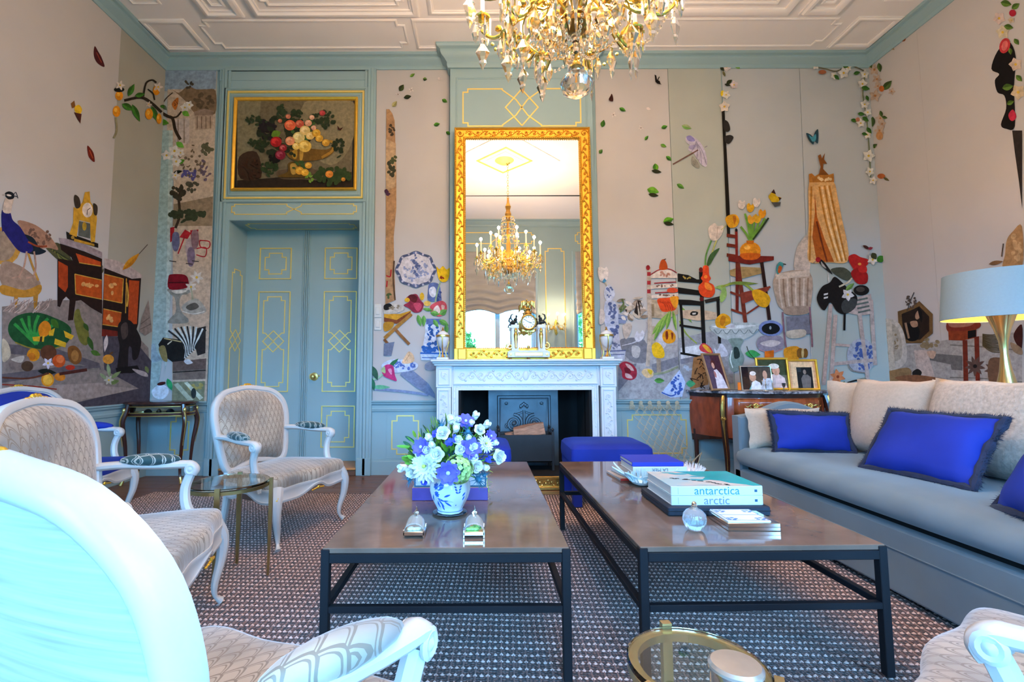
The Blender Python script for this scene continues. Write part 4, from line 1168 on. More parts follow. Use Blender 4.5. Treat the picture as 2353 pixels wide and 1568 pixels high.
# coffee tables -----------------------------------------------------------
stone = mat('brown_stone', (.165, .105, .078), rough=.09, var=.28, scale=7, spec=.45)
steel = mat('black_steel', (.007, .008, .011), rough=.6, var=.1, spec=.3)
def coffee_table(x0, x1, y0, y1, rz, label):
    t = thing('coffee_table', label, 'coffee table', ((x0+x1)/2, (y0+y1)/2, .018), rz, 'stone coffee tables')
    w, d, h = (x1-x0)/2, (y1-y0)/2, .44-.018
    MB().box(-w+.004, -d+.004, h-.018, w-.004, d-.004, h, .002).build('stone_top', stone, t)
    b = .028
    for sx in (-1, 1):
        for sy in (-1, 1):
            MB().box(sx*w, sy*d, 0, sx*(w-b), sy*(d-b), h-.004, .002).build('leg', steel, t)
    for z, hh in ((h-.048, .030), (.215, .022)):
        for s in (-1, 1):
            MB().box(-w+b, s*d, z, w-b, s*(d-b+.004), z+hh, .002).build('rail', steel, t)
            MB().box(s*w, -d+b, z, s*(w-b+.004), d-b, z+hh, .002).build('rail', steel, t)
    return t
TZ = .44
coffee_table(-.536, .288, 1.622, 3.137, 0, 'brown stone topped black coffee table carrying the flower vase')
coffee_table(.503, 1.333, 1.630, 3.137, math.radians(1.0), 'brown stone topped black coffee table carrying the antarctica books')

# round glass side tables ------------------------------------------------------
brass2 = mat('aged_brass', (.36, .25, .10), rough=.3, metal=.9, var=.2, scale=12)
tglass = mat('table_glass', (.88, .97, .93), rough=.0, trans=1., ior=1.5, var=0)
brass_l = mat('pale_brass', (.62, .44, .20), rough=.25, metal=.85, var=.15, scale=12)
def glass_table(x, y, z, r, a0, label, bm, zb=.018, nl=4):
    t = thing('glass_side_table', label, 'side table', (x, y, zb)); z -= zb
    MB().lathe([(.001, z-.012), (r-.003, z-.012), (r, z-.009), (r, z-.003), (r-.003, z), (.001, z)], 48).build('glass_top', tglass, t)
    ring = []
    for k in range(48):
        a = 2*PI*k/48; ring.append(((r-.012)*math.cos(a), (r-.012)*math.sin(a), z-.021))
    MB().tube(ring, 1.0, closed=True, up=(0, 0, 1), sec=[(.008, -.010), (.008, .010), (-.008, .010), (-.008, -.010)]).build('ring', bm, t, smooth=30)
    for k in range(nl):
        a = a0+k*2*PI/nl; c, s = math.cos(a), math.sin(a)
        m = MB(); rings = []
        for q, wd, zz in ((r+.004, .006, 0), (r+.006, .011, z-.2), (r+.006, .011, z+.006)):
            rings.append([(c*q-s*wd-c*wd*.6, s*q+c*wd-s*wd*.6, zz), (c*q+s*wd-c*wd*.6, s*q-c*wd-s*wd*.6, zz), (c*q+s*wd+c*wd*.9, s*q-c*wd+s*wd*.9, zz), (c*q-s*wd+c*wd*.9, s*q+c*wd+s*wd*.9, zz)])
        m.loft(rings); m.build('leg', bm, t, smooth=0)
    return t
glass_table(-1.255, 2.41, .485, .185, math.radians(13), 'round glass side table on dark brass legs between two white armchairs', brass2)
glass_table(.425, 1.0, .44, .134, math.radians(93), 'round glass side table on pale brass legs holding a silver box', brass_l, nl=3)
silver = mat('silver', (.80, .78, .74), rough=.12, metal=1., var=.06, scale=20)
t = thing('silver_box', 'round silver lidded box on the pale brass glass table', 'box', (.462, .918, .4405))
MB().lathe([(.001, 0), (.043, 0), (.045, .004), (.044, .030), (.047, .032), (.047, .036)], 40).build('body', silver, t)
MB().lathe([(.047, .036), (.047, .041), (.042, .046), (.001, .048)], 40).build('lid', mat('silver_satin', (.78, .68, .58), rough=.3, metal=.85, var=.08, scale=25), t)

# sofa --------------------------------------------------------------------------
sofa_m = mat('sofa_velvet', (.125, .18, .22), rough=.75, var=.2, scale=2.2, sheen=.25)
cream = mat('cream_weave', (.47, .39, .31), rough=.85, var=.08, scale=60, bump=.25, bscale=180, sheen=.15)
cream2 = mat('cream_leaf_weave', (.47, .405, .34), rough=.8, var=.22, scale=55, bump=.5, bscale=70, sheen=.15)
SX0, SX1, SY0, SY1 = 1.815, 2.86, .95, 3.52
sf = thing('long_sofa', 'long grey blue velvet sofa with cream back cushions beside the coffee table', 'sofa', (SX0, SY0, .018))
L = SY1-SY0; Dp = SX1-SX0
MB().box(.0, .02, .022, Dp, L-.02, .312, .012).build('base', sofa_m, sf)
MB().box(.05, .11, .30, Dp-.1, L-.11, .36).build('gap_shade_core', soot_black, sf, smooth=0)  # black core puts the shade of the gap under the cushion into colour
MB().box(.05, .05, .0, Dp-.05, L-.05, .03).build('plinth', soot_black, sf)
MB().tube([(-.002, .10, .215), (-.002, L-.10, .215)], .003, 6).build('seam_piping', sofa_m, sf)
# bench cushion
rings = []
def seat_sec(y, k=1.0):
    wob = .006*math.sin(y*13)+.004*math.sin(y*29+1)
    S = [(-.012, .352), (-.028, .372), (-.034, .40+wob), (-.022, .438+wob), (.02, .462+wob*.5), (.12, .474), (.35, .476+.006*math.sin(y*5)), (.62, .468), (.80, .46), (.80, .352)]
    return [(a, y, .41+(z-.41)*k) for a, z in S]
ys = [.11, .125]+[.14+i*(L-.28)/70 for i in range(71)]+[L-.125, L-.11]
for i, y in enumerate(ys): rings.append(seat_sec(y, .78 if i in (0, len(ys)-1) else (.94 if i in (1, len(ys)-2) else 1)))
MB().loft(rings).build('seat_cushion', sofa_m, sf, smooth=50)
def arm_panel(y0, y1, name='arm'):
    # side arm with a humped top
    n = 24; prof = []
    for i in range(n+1):
        t_ = i/n; x = t_*Dp
        z = .675-.02*math.cos(t_*2*PI)*0+.105*math.exp(-((t_-.36)/.20)**2)
        if t_ > .75: z = .675+.06*(t_-.75)/.25
        prof.append((x, z))
    rings = []
    for yy, ins in ((y0, .012), (y0+.012, 0), (y1-.012, 0), (y1, .012)):
        rings.append([(ins, yy, .03), *[(max(ins, min(Dp-ins, x)), yy, z-ins) for x, z in prof], (Dp-ins, yy, .03)])
    MB().loft(rings).build(name, sofa_m, sf, smooth=40)
arm_panel(L-.105, L); arm_panel(0, .105)
MB().box(Dp-.16, .10, .30, Dp, L-.10, .80, .03).build('back', sofa_m, sf)
def cushion(name, label, cat, c, w, h, d, face, lean, m_, roll=0, seed=0, group=None, parent=None, **k):
    """cushion whose front normal points along angle `face`; leaning back by `lean`"""
    q = MB().cushion(w, h, d, seed=seed, **k)
    o = q.build(name, m_, parent, smooth=70)
    R_ = RZ(face+PI/2) @ RX(-lean) @ RY(roll)
    o.matrix_world = T(*c) @ R_
    if parent is None: tag(o, label, cat, group)
    return o
WEST = PI
cushion('back_cushion', 'cream back cushion in the far corner of the sofa by the commode', 'cushion', (2.62, 3.335, .725), .38, .45, .13, math.radians(225), .16, cream, seed=1)
cushion('back_cushion', 'plain cream back cushion behind the space between the blue pillows', 'cushion', (2.53, 2.985, .725), .53, .49, .20, math.radians(188), .22, cream, seed=2)
cushion('back_cushion', 'leaf patterned cream back cushion behind the large blue pillow', 'cushion', (2.545, 2.40, .73), .67, .50, .21, math.radians(182), .24, cream2, seed=3)
cushion('back_cushion', 'cream back cushion behind the fur edged corner pillow', 'cushion', (2.54, 1.74, .725), .66, .49, .21, math.radians(178), .24, cream, seed=4)
cushion('loose_cushion', 'white cushion showing one corner over the sofa back', 'cushion', (2.675, 2.72, .745), .30, .44, .05, math.radians(180), .10, mat('white_linen', (.66, .62, .58), rough=.8, var=.05), seed=8)
cushion('loose_cushion', 'cream cushion leaning on the sofa arm behind a blue pillow', 'cushion', (2.095, 3.352, .622), .50, .28, .10, math.radians(264), .20, cream, seed=5)
fur = mat('blue_fur', (.003, .005, .018), rough=.9, var=.5, scale=26, sheen=.1, col2=(.022, .035, .085))
def fur_pillow(label, c, w, h, d, face, lean, roll, seed, parts=1):
    t = thing('velvet_pillow', label, 'pillow', (0, 0, 0))
    R_ = RZ(face+PI/2) @ RX(-lean) @ RY(roll)
    t.matrix_world = T(*c) @ R_
    MB().cushion(w, h, d, seed=seed, lump=.05).build('cover', velvet, t, smooth=70)
    q = random.Random(seed); m = MB()
    per = [(-w/2, -h/2), (w/2, -h/2), (w/2, h/2), (-w/2, h/2)]; pts = []
    for i in range(4):
        a, b = per[i], per[(i+1) % 4]; k = 16 if i % 2 == 0 else 10
        for j in range(k):
            s_ = j/k; x = a[0]+(b[0]-a[0])*s_; z = a[1]+(b[1]-a[1])*s_
            pin = 1-.06*(1-(2*s_-1)**2); pts.append((x*(pin if i % 2 else 1), 0, z*(pin if i % 2 == 0 else 1)))
    m.tube(pts, [.013+.011*q.random() for _ in pts], 8, closed=True); fb_ = m.build('fur_trim', fur, t)
    # hair tufts
    vs = []; F_ = []; k = 0
    for i in range(5200):
        j = q.randrange(len(pts)); p0 = Vector(pts[j]); p1 = Vector(pts[(j+1) % len(pts)]); p = p0.lerp(p1, q.random())
        dr = Vector((p.x/w*2, 0, p.z/h*2)); dr = Vector((dr.x**3, q.uniform(-.9, .9), dr.z**3))+Vector((q.uniform(-.5, .5), 0, q.uniform(-.5, .5))); dr.normalize()
        e = p+dr*q.uniform(.020, .037); w_ = Vector((q.uniform(-1, 1), q.uniform(-1, 1), q.uniform(-1, 1)))*.0016
        b_ = p+dr*.010
        vs += [tuple(b_-w_), tuple(b_+w_), tuple(e)]; F_.append((k, k+1, k+2)); k += 3
    MB().add(vs, F_).build('fur_hair', fur, t, smooth=0)['kind'] = 'stuff'
    return t
fur_pillow('cobalt velvet pillow with dark fur edge leaning against the sofa arm', (2.165, 3.185, .612), .49, .25, .12, math.radians(266), .26, math.radians(2), 11)
fur_pillow('large cobalt velvet pillow with dark fur edge in the middle of the sofa', (2.205, 2.40, .647), .51, .37, .16, math.radians(190), .62, math.radians(0), 12)
fur_pillow('cobalt velvet pillow with thick fur corner at the end of the sofa', (1.985, 1.60, .650), .52, .38, .17, math.radians(160), .60, math.radians(0), 13)

# console behind the sofa with the lamp ------------------------------------------------
ma = mat('mahogany', (.10, .022, .010), rough=.2, var=.35, scale=4, stretch=(1, 6, 6), coat=.4)
t = thing('console_table', 'narrow mahogany console table hidden behind the sofa', 'console', (0, 0, 0))
MB().box(2.92, 1.7, .76, 3.42, 3.35, .79, .004).build('top', ma, t)
for x in (2.95, 3.39):
    for y in (1.75, 3.30): MB().box(x-.02, y-.02, 0, x+.02, y+.02, .765, .003).build('leg', ma, t)
lx, ly = 3.175, 2.90
lamp = thing('table_lamp', 'table lamp with pale blue drum shade and flared metal stem behind the sofa', 'lamp', (lx, ly, .79))
lmet = mat('lamp_metal', (.72, .50, .20), rough=.2, metal=.95, var=.1, scale=10)
MB().lathe([(.001, 0), (.10, 0), (.085, .02), (.055, .10), (.03, .22), (.018, .33), (.022, .40), (.04, .48), (.06, .54), (.075, .58), (.001, .58)], 32).build('stem', lmet, lamp)
shade_m = mat('shade_fabric', (.27, .36, .40), rough=.8, var=.03, scale=80, bump=.05, bscale=300)
shade_in = mat('shade_lining', (.95, .62, .10), rough=.5, var=.0)
rb, rt_, zb_, zt_ = .275, .25, .545, .825
MB().lathe([(rb, zb_), (rt_, zt_)], 56); m = MB()
m.loft([[(rb*math.cos(2*PI*k/56), rb*math.sin(2*PI*k/56), zb_) for k in range(56)], [(rt_*math.cos(2*PI*k/56), rt_*math.sin(2*PI*k/56), zt_) for k in range(56)]], cap=False); m.build('shade', shade_m, lamp)
m = MB(); m.loft([[((rb-.004)*math.cos(2*PI*k/56), (rb-.004)*math.sin(2*PI*k/56), zb_) for k in range(56)], [((rt_-.004)*math.cos(2*PI*k/56), (rt_-.004)*math.sin(2*PI*k/56), zt_) for k in range(56)]], cap=False); m.build('shade_lining', shade_in, lamp)
m = MB().tube([((rb-.002)*math.cos(2*PI*k/56), (rb-.002)*math.sin(2*PI*k/56), zb_) for k in range(56)], .003, 6, closed=True); m.build('shade_rim', shade_m, lamp)
for a in (0, PI/2): MB().tube([(-(rb-.01)*math.cos(a), -(rb-.01)*math.sin(a), zb_+.035), ((rb-.01)*math.cos(a), (rb-.01)*math.sin(a), zb_+.035)], .003, 6).build('spider', lmet, lamp)
MB().ell((0, 0, .66), .03, .03, .04).build('bulb', mat('lamp_bulb', (1, .8, .4), emit=(1., .62, .22), estr=30, var=0), lamp)
ld = bpy.data.lights.new('lamp_light', 'POINT'); ld.energy = 24; ld.color = (1, .62, .28); ld.shadow_soft_size = .05
lo = bpy.data.objects.new('lamp_light', ld); COL.objects.link(lo); lo.parent = lamp; lo.location = (0, 0, .66)
t = tag(MB().lathe([(.001, 0), (.05, .004), (.10, .03), (.12, .055), (.112, .056), (.05, .012), (.001, .01)], 28, flute=(8, .08)).build('gilt_dish', gold, None, M=T(3.25, 2.62, .79)), 'gilt fluted dish beside the table lamp', 'dish')

# vitrine table ---------------------------------------------------------------------------
vt = thing('vitrine_table', 'mahogany vitrine side table with glazed frieze and brass mounts in the corner', 'display table', (-3.045, 4.56, 0), math.radians(8))
def oval(a, b, z, n=40, e=2.6):
    r_ = []
    for k in range(n):
        t_ = 2*PI*k/n; c, s = math.cos(t_), math.sin(t_)
        r_.append((a*math.copysign(abs(c)**(2/e), c), b*math.copysign(abs(s)**(2/e), s), z))
    return r_
ma2 = mat('mahogany_dark', (.055, .014, .008), rough=.2, var=.3, scale=5, stretch=(3, 3, .6), coat=.4)
vg = mat('vitrine_glass', (.80, .88, .90), rough=.0, trans=1., ior=1.35, var=0)
MB().loft([oval(.30, .165, .728), oval(.312, .178, .733), oval(.312, .178, .745), oval(.30, .165, .752)]).build('top', ma2, vt)
m = MB().loft([oval(.272, .142, .712), oval(.275, .145, .730)]); m.build('upper_rail', ma2, vt)
m = MB().loft([oval(.275, .145, .625), oval(.28, .15, .632), oval(.28, .15, .645), oval(.275, .145, .650)]); m.build('lower_rail', ma2, vt)
for z in (.624, .652, .710):
    MB().tube(oval(.282, .152, z), .0045, 6, closed=True).build('brass_band', brass, vt)
m = MB().loft([oval(.268, .138, .650), oval(.268, .138, .712)], cap=False); m.build('glass_frieze', vg, vt)
for sx, sy in ((-1, -1), (1, -1), (-1, 1), (1, 1)):
    x, y = sx*.235, sy*.105
    pts = catmull([(x, y, .73), (x*1.04, y*1.06, .66), (x*1.12, y*1.18, .56), (x*1.02, y*1.04, .35), (x*.98, y*.98, .12), (x*1.08, y*1.15, .004)], False, 5)
    lg = MB().tube(pts, [.021]*8+[.021-.0007*i for i in range(len(pts)-8)], 8).build('leg', ma2, vt)
    e = Vector((sx*.016, sy*.016, 0))
    m = MB().tube([Vector(p)+e for p in pts[3:16]], [.009-.0005*i for i in range(13)], 6); m.ell(Vector(pts[4])+e, .016, .014, .024, 8, 6); MB().tube(pts[-4:], [.014, .013, .015, .017], 8).build('brass_sabot', brass, lg)
    m.build('brass_mount', brass, lg)
q = random.Random(5)
for k, lb in enumerate(('dark oval trinket behind the vitrine glass', 'dark small jar behind the vitrine glass', 'dark low casket behind the vitrine glass')):
    m = MB().lathe([(.001, 0), (.022, 0), (.026, .012), (.018, .026), (.010, .034), (.001, .036)], 12, sx=1.4 if k != 1 else .8)
    tag(m.build('trinket', black_iron if k != 1 else ma2, None, M=vt.matrix_world @ T(0, 0, 0)), lb, 'trinket').location = (-3.115+.09*k, 4.50+.013*k, .6505)

# commode -----------------------------------------------------------------------------------
cm = thing('marquetry_commode', 'bow fronted marquetry commode with gilt mounts and grey marble top', 'commode', (2.72, 4.5, 0))
marq = mat('marquetry', (.30, .075, .022), rough=.2, var=.38, scale=3, stretch=(10, 2, 2.5), coat=.5)
marq2 = mat('marquetry_side', (.24, .05, .018), rough=.22, var=.35, scale=4, stretch=(6, 6, 2), coat=.4)
dkw = mat('dark_stringing', (.035, .010, .006), rough=.25, var=.2, coat=.3)
gmar = mat('grey_marble', (.14, .15, .19), rough=.2, var=.0)
nt = gmar.node_tree; b = nt.nodes['Principled BSDF']; tc = nt.nodes.new('ShaderNodeTexCoord'); nz = nt.nodes.new('ShaderNodeTexNoise'); nz.inputs['Scale'].default_value = 9; nz.inputs['Detail'].default_value = 8; nz.inputs['Distortion'].default_value = 2
cr = nt.nodes.new('ShaderNodeValToRGB'); cr.color_ramp.elements[0].position = .42; cr.color_ramp.elements[0].color = (.05, .055, .075, 1); cr.color_ramp.elements[1].position = .62; cr.color_ramp.elements[1].color = (.42, .44, .50, 1)
nt.links.new(tc.outputs['Object'], nz.inputs[0]); nt.links.new(nz.outputs[0], cr.inputs[0]); nt.links.new(cr.outputs[0], b.inputs['Base Color'])
def plan(k=0., bow=.13):
    """commode plan (local to its thing): splayed sides, bowed front, clockwise"""
    P = [(-.63-k*1.0, .33)]
    P += [(-.56-k, .16-k*.3), (-.46-k, -.005-k)]
    for i in range(9):
        t_ = i/8; x = -.44+.88*t_; P.append((x*(1+k*.5), -.03-bow*math.sin(PI*t_)-k))
    P += [(.46+k, -.005-k), (.56+k, .16-k*.3), (.63+k, .33)]
    return P
def ring(k, z, bow=.13): return [(x, y, z) for x, y in plan(k, bow)]
MB().loft([ring(0, .40, .10), ring(.012, .55), ring(.010, .70), ring(0, .805)]).build('carcase', marq2, cm, smooth=30)
MB().loft([ring(.02, .805), ring(.045, .812), ring(.045, .828), ring(.03, .835)]).build('marble_top', gmar, cm, smooth=30)
MB().loft([ring(.008, .772), ring(.008, .806)]).build('frieze_rail', dkw, cm, smooth=30)
def front(u, z, out):
    """point on the bowed front: u in 0..1"""
    x = -.44+.88*u; y = -.03-.13*math.sin(PI*u)-out-.012; return (x, y, z)
for z0, z1 in ((.615, .765), (.43, .60)):
    dr = MB().grid(17, 5, lambda u, v: front(.04+.92*u, z0+(z1-z0)*v, .008+.006*math.sin(PI*v))); dr = dr.build('drawer', marq, cm, smooth=60)
    dr.modifiers.new('t', 'SOLIDIFY').thickness = .014
    for uu in (.22, .78):
        m = MB(); c = Vector(front(uu, (z0+z1)/2+.01, .025))
        for k in range(8): a = k*PI/4; m.ell(c+Vector((.017*math.cos(a), 0, .017*math.sin(a))), .012, .008, .012, 7, 5)
        m.ell(c, .009, .012, .009)
        for s in (-1, 1): m.tube(catmull([c+Vector((s*.02, 0, 0)), c+Vector((s*.05, -.01, .012)), c+Vector((s*.075, 0, -.008)), c+Vector((s*.095, .004, .006))], False, 4), [.006]*9+[.003]*4, 6)
        m.tube(catmull([c+Vector((-.06, -.012, -.005)), c+Vector((-.03, -.02, -.035)), c+Vector((.03, -.02, -.035)), c+Vector((.06, -.012, -.005))], False, 4), .005, 6)
        m.build('handle', bronze, dr)
    m = MB(); c = Vector(front(.5, (z0+z1)/2+.02, .025))
    for k in range(6): a = k*PI/3; m.ell(c+Vector((.014*math.cos(a), 0, .018*math.sin(a))), .009, .007, .012, 7, 5)
    m.ell(c+Vector((0, 0, -.035)), .008, .006, .020); m.build('escutcheon', bronze, dr)
for s in (-1, 1):
    pts = catmull([(s*.475, -.02, .79), (s*.492, -.035, .66), (s*.48, -.028, .45), (s*.462, -.02, .25), (s*.462, -.022, .10), (s*.48, -.04, .006)], False, 5)
    lg = MB().tube(pts, [.028]*12+[.028-.0010*i for i in range(len(pts)-12)], 8).build('leg', dkw, cm)
    m = MB(); q = [Vector(p)+Vector((s*.012, -.022, 0)) for p in pts]
    m.tube(q[:14], [.012, .016, .018, .017, .018, .018, .016, .014, .012, .009, .007, .006, .005, .004], 7); m.ell(q[3], .020, .016, .03, 8, 6); m.ell(q[7], .022, .016, .024, 8, 6)
    spiral(m, q[7].x, q[7].z, .018, 1.2, 0, s, lambda u, v, h, yy=q[7].y: (u, yy-.012-h, v), .005, 0)
    m.tube([p for p in q[13:22]], .003, 5); MB().tube([Vector(p) for p in pts[-4:]], [.017, .016, .018, .021], 8).build('gilt_sabot', bronze, lg)
    m.build('gilt_mount', bronze, lg)
    p2 = catmull([(s*.60, .30, .45), (s*.60, .30, .2), (s*.61, .31, .006)], False, 4); MB().tube(p2, [.026-.0015*i for i in range(len(p2))], 8).build('leg', dkw, cm)
m = MB().loft([[(x, y, .36+.03*math.cos(x*14)) for x, y in plan(-.005, .10)], ring(0, .405, .10)]); m.build('apron', dkw, cm, smooth=30)
# ================================================================ ON THE TABLES
def at(px, py, z=TZ): return onz(px, py, z)
def text(body, size, mt, M, parent, name='lettering', align='CENTER'):
    cu = bpy.data.curves.new(name, 'FONT'); cu.body = body; cu.size = size; cu.align_x = align; cu.align_y = 'CENTER'; cu.extrude = .0004
    o = bpy.data.objects.new(name, cu); COL.objects.link(o)
    dg = bpy.context.evaluated_depsgraph_get(); me = bpy.data.meshes.new_from_object(o.evaluated_get(dg)); bpy.data.objects.remove(o)
    me.materials.clear(); me.materials.append(mt)
    o = bpy.data.objects.new(name, me); COL.objects.link(o); o.parent = parent; o.matrix_local = M; return o
paper = mat('page_paper', (.62, .60, .57), rough=.8, var=.1, scale=200, stretch=(.1, .1, 5))
bk_white = mat('white_cover', (.60, .61, .62), rough=.3, var=.02)
def book(name, label, c, w, d, h, rz, cover, z0, pages=True, spine_front=True, cat='book', spine=None):
    """closed book lying flat; spine along the front (-y) long edge"""
    t = thing(name, label, cat, (c[0], c[1], z0), rz)
    MB().box(-w/2+.004, -d/2+.006, .004, w/2-.004, d/2-.004, h-.004).build('pages', paper, t, smooth=0)
    m = MB().box(-w/2, -d/2, 0, w/2, d/2, .004, .001); m.build('back_cover', cover, t, smooth=0)
    m = MB().box(-w/2, -d/2, h-.004, w/2, d/2, h, .001); fc = m.build('front_cover', cover, t, smooth=0)
    sp_ = MB().box(-w/2, -d/2-.003, 0, w/2, -d/2+.006, h, .002).build('spine', spine or cover, t, smooth=0)
    return t, fc, sp_
# polar books -------------------------------------------------------------------
p = at(1654, 1187)
bx, by = p.x, p.y
z0 = TZ+.0005
t = thing('presentation_box', 'flat black presentation box under the polar books', 'box', (bx+.0, by+.165, z0))
MB().box(-.205, -.165, 0, .205, .165, .036, .004).build('tray', mat('black_cloth', (.012, .02, .035), rough=.6, var=.2, scale=50), t)
MB().box(-.207, -.167, .018, .207, .167, .020, .001).build('lid_edge', soot_black, t, smooth=0)
z0 += .0365
ice = mat('ice_cover', (.62, .62, .62), rough=.2, var=0)
nt = ice.node_tree; b = nt.nodes['Principled BSDF']; tc = nt.nodes.new('ShaderNodeTexCoord'); nz = nt.nodes.new('ShaderNodeTexNoise'); nz.inputs['Scale'].default_value = 7; nz.inputs['Detail'].default_value = 5
nt.links.new(tc.outputs['Object'], nz.inputs[0]); cr = nt.nodes.new('ShaderNodeValToRGB'); cr.color_ramp.elements[0].position = .40; cr.color_ramp.elements[0].color = (.45, .62, .66, 1); cr.color_ramp.elements[1].position = .55; cr.color_ramp.elements[1].color = (.68, .62, .58, 1)
nt.links.new(nz.outputs[0], cr.inputs[0]); nt.links.new(cr.outputs[0], b.inputs['Base Color'])
teal = mat('polar_sea', (.0, .36, .42), rough=.2, var=.2, scale=6)
cy = mat('cyan_ink', (.02, .22, .42), rough=.5, var=0); cy2 = mat('grey_blue_ink', (.14, .20, .32), rough=.5, var=0); navy = mat('navy_ink', (.01, .08, .16), rough=.5, var=0)
bw, bd, bh_ = .372, .285, .038
for i, (word, ink) in enumerate((('arctic', cy2), ('antarctica', cy))):
    lb = 'thick white polar photo book with %s on its spine' % word
    t, fc, sp_ = book('photo_book', lb, (bx+.002, by+.165+.0), bw, bd, bh_, 0, bk_white if i == 0 else ice, z0, spine=bk_white)
    F = T(0, -bd/2-.0034, bh_/2) @ RX(PI/2)
    text(word, .047, ink, T(.0 if i else -.002, 0, 0) @ F, sp_)
    m = MB().box(bw/2-.034, -bd/2-.0036, .014, bw/2-.023, -bd/2-.002, .024); m.build('publisher_mark', navy, sp_, smooth=0)
    m = MB().box(-bw/2+.028, -bd/2-.0034, .006, -bw/2+.029, -bd/2-.002, bh_-.006); m.build('spine_rule', cy2, sp_, smooth=0)
    if i:
        f_c = lambda u, v, h: (u, v, bh_+.0003+h)
        sea = [(-.06, .1425), (-.02, .10), (-.01, .06), (.03, .02), (.0, -.02), (.06, -.05), (.08, -.09), (.13, -.12), (.15, -.1425), (.186, -.1425), (.186, .1425)]
        MB().sheet(sea, f_c, 0).build('cover_sea', teal, fc, smooth=0)
        m = MB()
        for k in range(16):
            x = -.13+.012*k+rnd.uniform(-.01, .01); y = -.0-.008*k+rnd.uniform(-.012, .012)
            m.sheet([(x, y), (x+.018, y-.004), (x+.020, y+.006), (x+.004, y+.008)], f_c, .0004)
        m.build('cover_rocks', soot_black, fc, smooth=0)
        m = MB()
        for k, (x, y, r) in enumerate(((-.06, .09, .03), (-.015, -.03, .03), (.0, .03, .022), (-.10, .11, .02))): m.sheet([(x+r*1.5*math.cos(a), y+r*.55*math.sin(a)*(1+.3*math.sin(3*a+k))) for a in np.linspace(0, 2*PI, 16, endpoint=False)], f_c, .0002)
        m.build('cover_floes', mat('melt_blue', (.06, .40, .50), rough=.3, var=.1), fc, smooth=0)
    z0 += bh_+.0006
# sea books ----------------------------------------------------------------------
bluec = mat('blue_cloth_cover', (.012, .03, .42), rough=.6, var=.05)
greyc = mat('grey_cover', (.22, .23, .24), rough=.4, var=.3, scale=12)
p = at(1520, 1108); sx_, sy_ = p.x, p.y+.12
zz = TZ+.0005
t, fc, s1_ = book('magazine', 'thin red edged magazine at the bottom of the sea book stack', (sx_-.085, sy_+.02), .27, .21, .012, math.radians(6), mat('magazine_cover', (.38, .33, .31), rough=.3, var=.3, scale=9), zz, spine=mat('red_spine', (.5, .03, .02), rough=.4, var=0)); zz += .0125
t, fc, s1_ = book('picture_book', 'grey picture book fanned out below the sea books', (sx_-.05, sy_+.01), .28, .22, .028, math.radians(10), greyc, zz); zz += .0285
t, fc, sp_ = book('photo_book', 'white LA MER book lying upside down below the blue cloth book', (sx_, sy_+.015), .285, .235, .034, 0, bk_white, zz)
text('LA MER', .026, mat('grey_ink', (.10, .12, .13), rough=.5, var=0), T(0, -.235/2-.0034, .017) @ RX(PI/2) @ RZ(PI), sp_); zz += .0345
t, fc, sp_ = book('cloth_book', 'cobalt blue cloth covered book on top of the LA MER book', (sx_-.008, sy_+.02), .272, .235, .022, 0, bluec, zz)
# shells and coral ------------------------------------------------------------------
nacre = mat('blue_nacre', (.52, .66, .74), rough=.25, var=.25, scale=14, coat=.3)
p = at(1478, 1118)
t = thing('clam_shell', 'pale blue fluted clam shell holding spiky coral beside the books', 'shell', (p.x, p.y+.015, TZ), math.radians(-35)); t.scale = (1.35, 1.35, 1.3)
def shell(u, v):
    a = (u-.5)*PI*1.15; r = .018+.082*v
    rip = 1+.16*v*math.cos(u*PI*10)
    return (r*math.sin(a)*rip*1.1, -r*math.cos(a)*rip*.6+.02, .006+.055*v**1.7*(1+.2*math.cos(u*PI*10))*(.6+.4*abs(u-.5)*2))
o = MB().grid(61, 12, shell).build('valve', nacre, t, smooth=60); o.modifiers.new('t', 'SOLIDIFY').thickness = .004
def coral(parent, n, r, h, seed, mt, c=(0, 0, 0), nm='coral_spines'):
    q = random.Random(seed); m = MB()
    for k in range(n):
        a = q.uniform(0, 2*PI); rr = r*math.sqrt(q.random()); x, y = c[0]+rr*math.cos(a), c[1]+rr*math.sin(a)
        hh = h*(1-.6*(rr/r)**2)*q.uniform(.7, 1.1); m.tube([(x, y, c[2]), (x+.02*math.cos(a)*rr/r, y+.02*math.sin(a)*rr/r, c[2]+hh)], [.0028, .0008], 5)
    m.ell(c, r*.95, r*.95, h*.35, 12, 6); o = m.build(nm, mt, parent); o['kind'] = 'stuff'; return o
coral(t, 90, .045, .05, 3, nacre, (.0, .0, .018))
p = at(1598, 1098)
t = thing('white_coral', 'spiky white coral piece behind the polar books', 'coral', (p.x, p.y+.06, TZ), 0)
coral(t, 130, .062, .055, 5, mat('coral_white', (.74, .70, .70), rough=.7, var=.1, scale=40), (0, 0, .0205), 'spines')
# glass bottle -----------------------------------------------------------------------
p = at(1597, 1219)
t = thing('glass_bottle', 'round spiral fluted glass bottle with silver collar before the polar books', 'bottle', (p.x, p.y, TZ+.0005))
m = MB(); rings = []
for r, z in ((.020, 0), (.030, .008), (.038, .024), (.041, .042), (.038, .058), (.028, .070), (.016, .077), (.010, .082)):
    rings.append([(r*(1+.03*math.cos(18*(a+z*14)))*math.cos(a), r*(1+.03*math.cos(18*(a+z*14)))*math.sin(a), z) for a in np.linspace(0, 2*PI, 72, endpoint=False)])
m.loft(rings); m.build('body', mat('bottle_glass', (.93, .95, .97), rough=.06, trans=.85, ior=1.45, var=0), t)
MB().lathe([(.017, .074), (.012, .079), (.009, .084), (.011, .088), (.008, .092)], 16).build('collar', silver, t)
MB().lathe([(.008, .090), (.009, .096), (.004, .102), (.001, .103)], 12).build('stopper', silver, t)
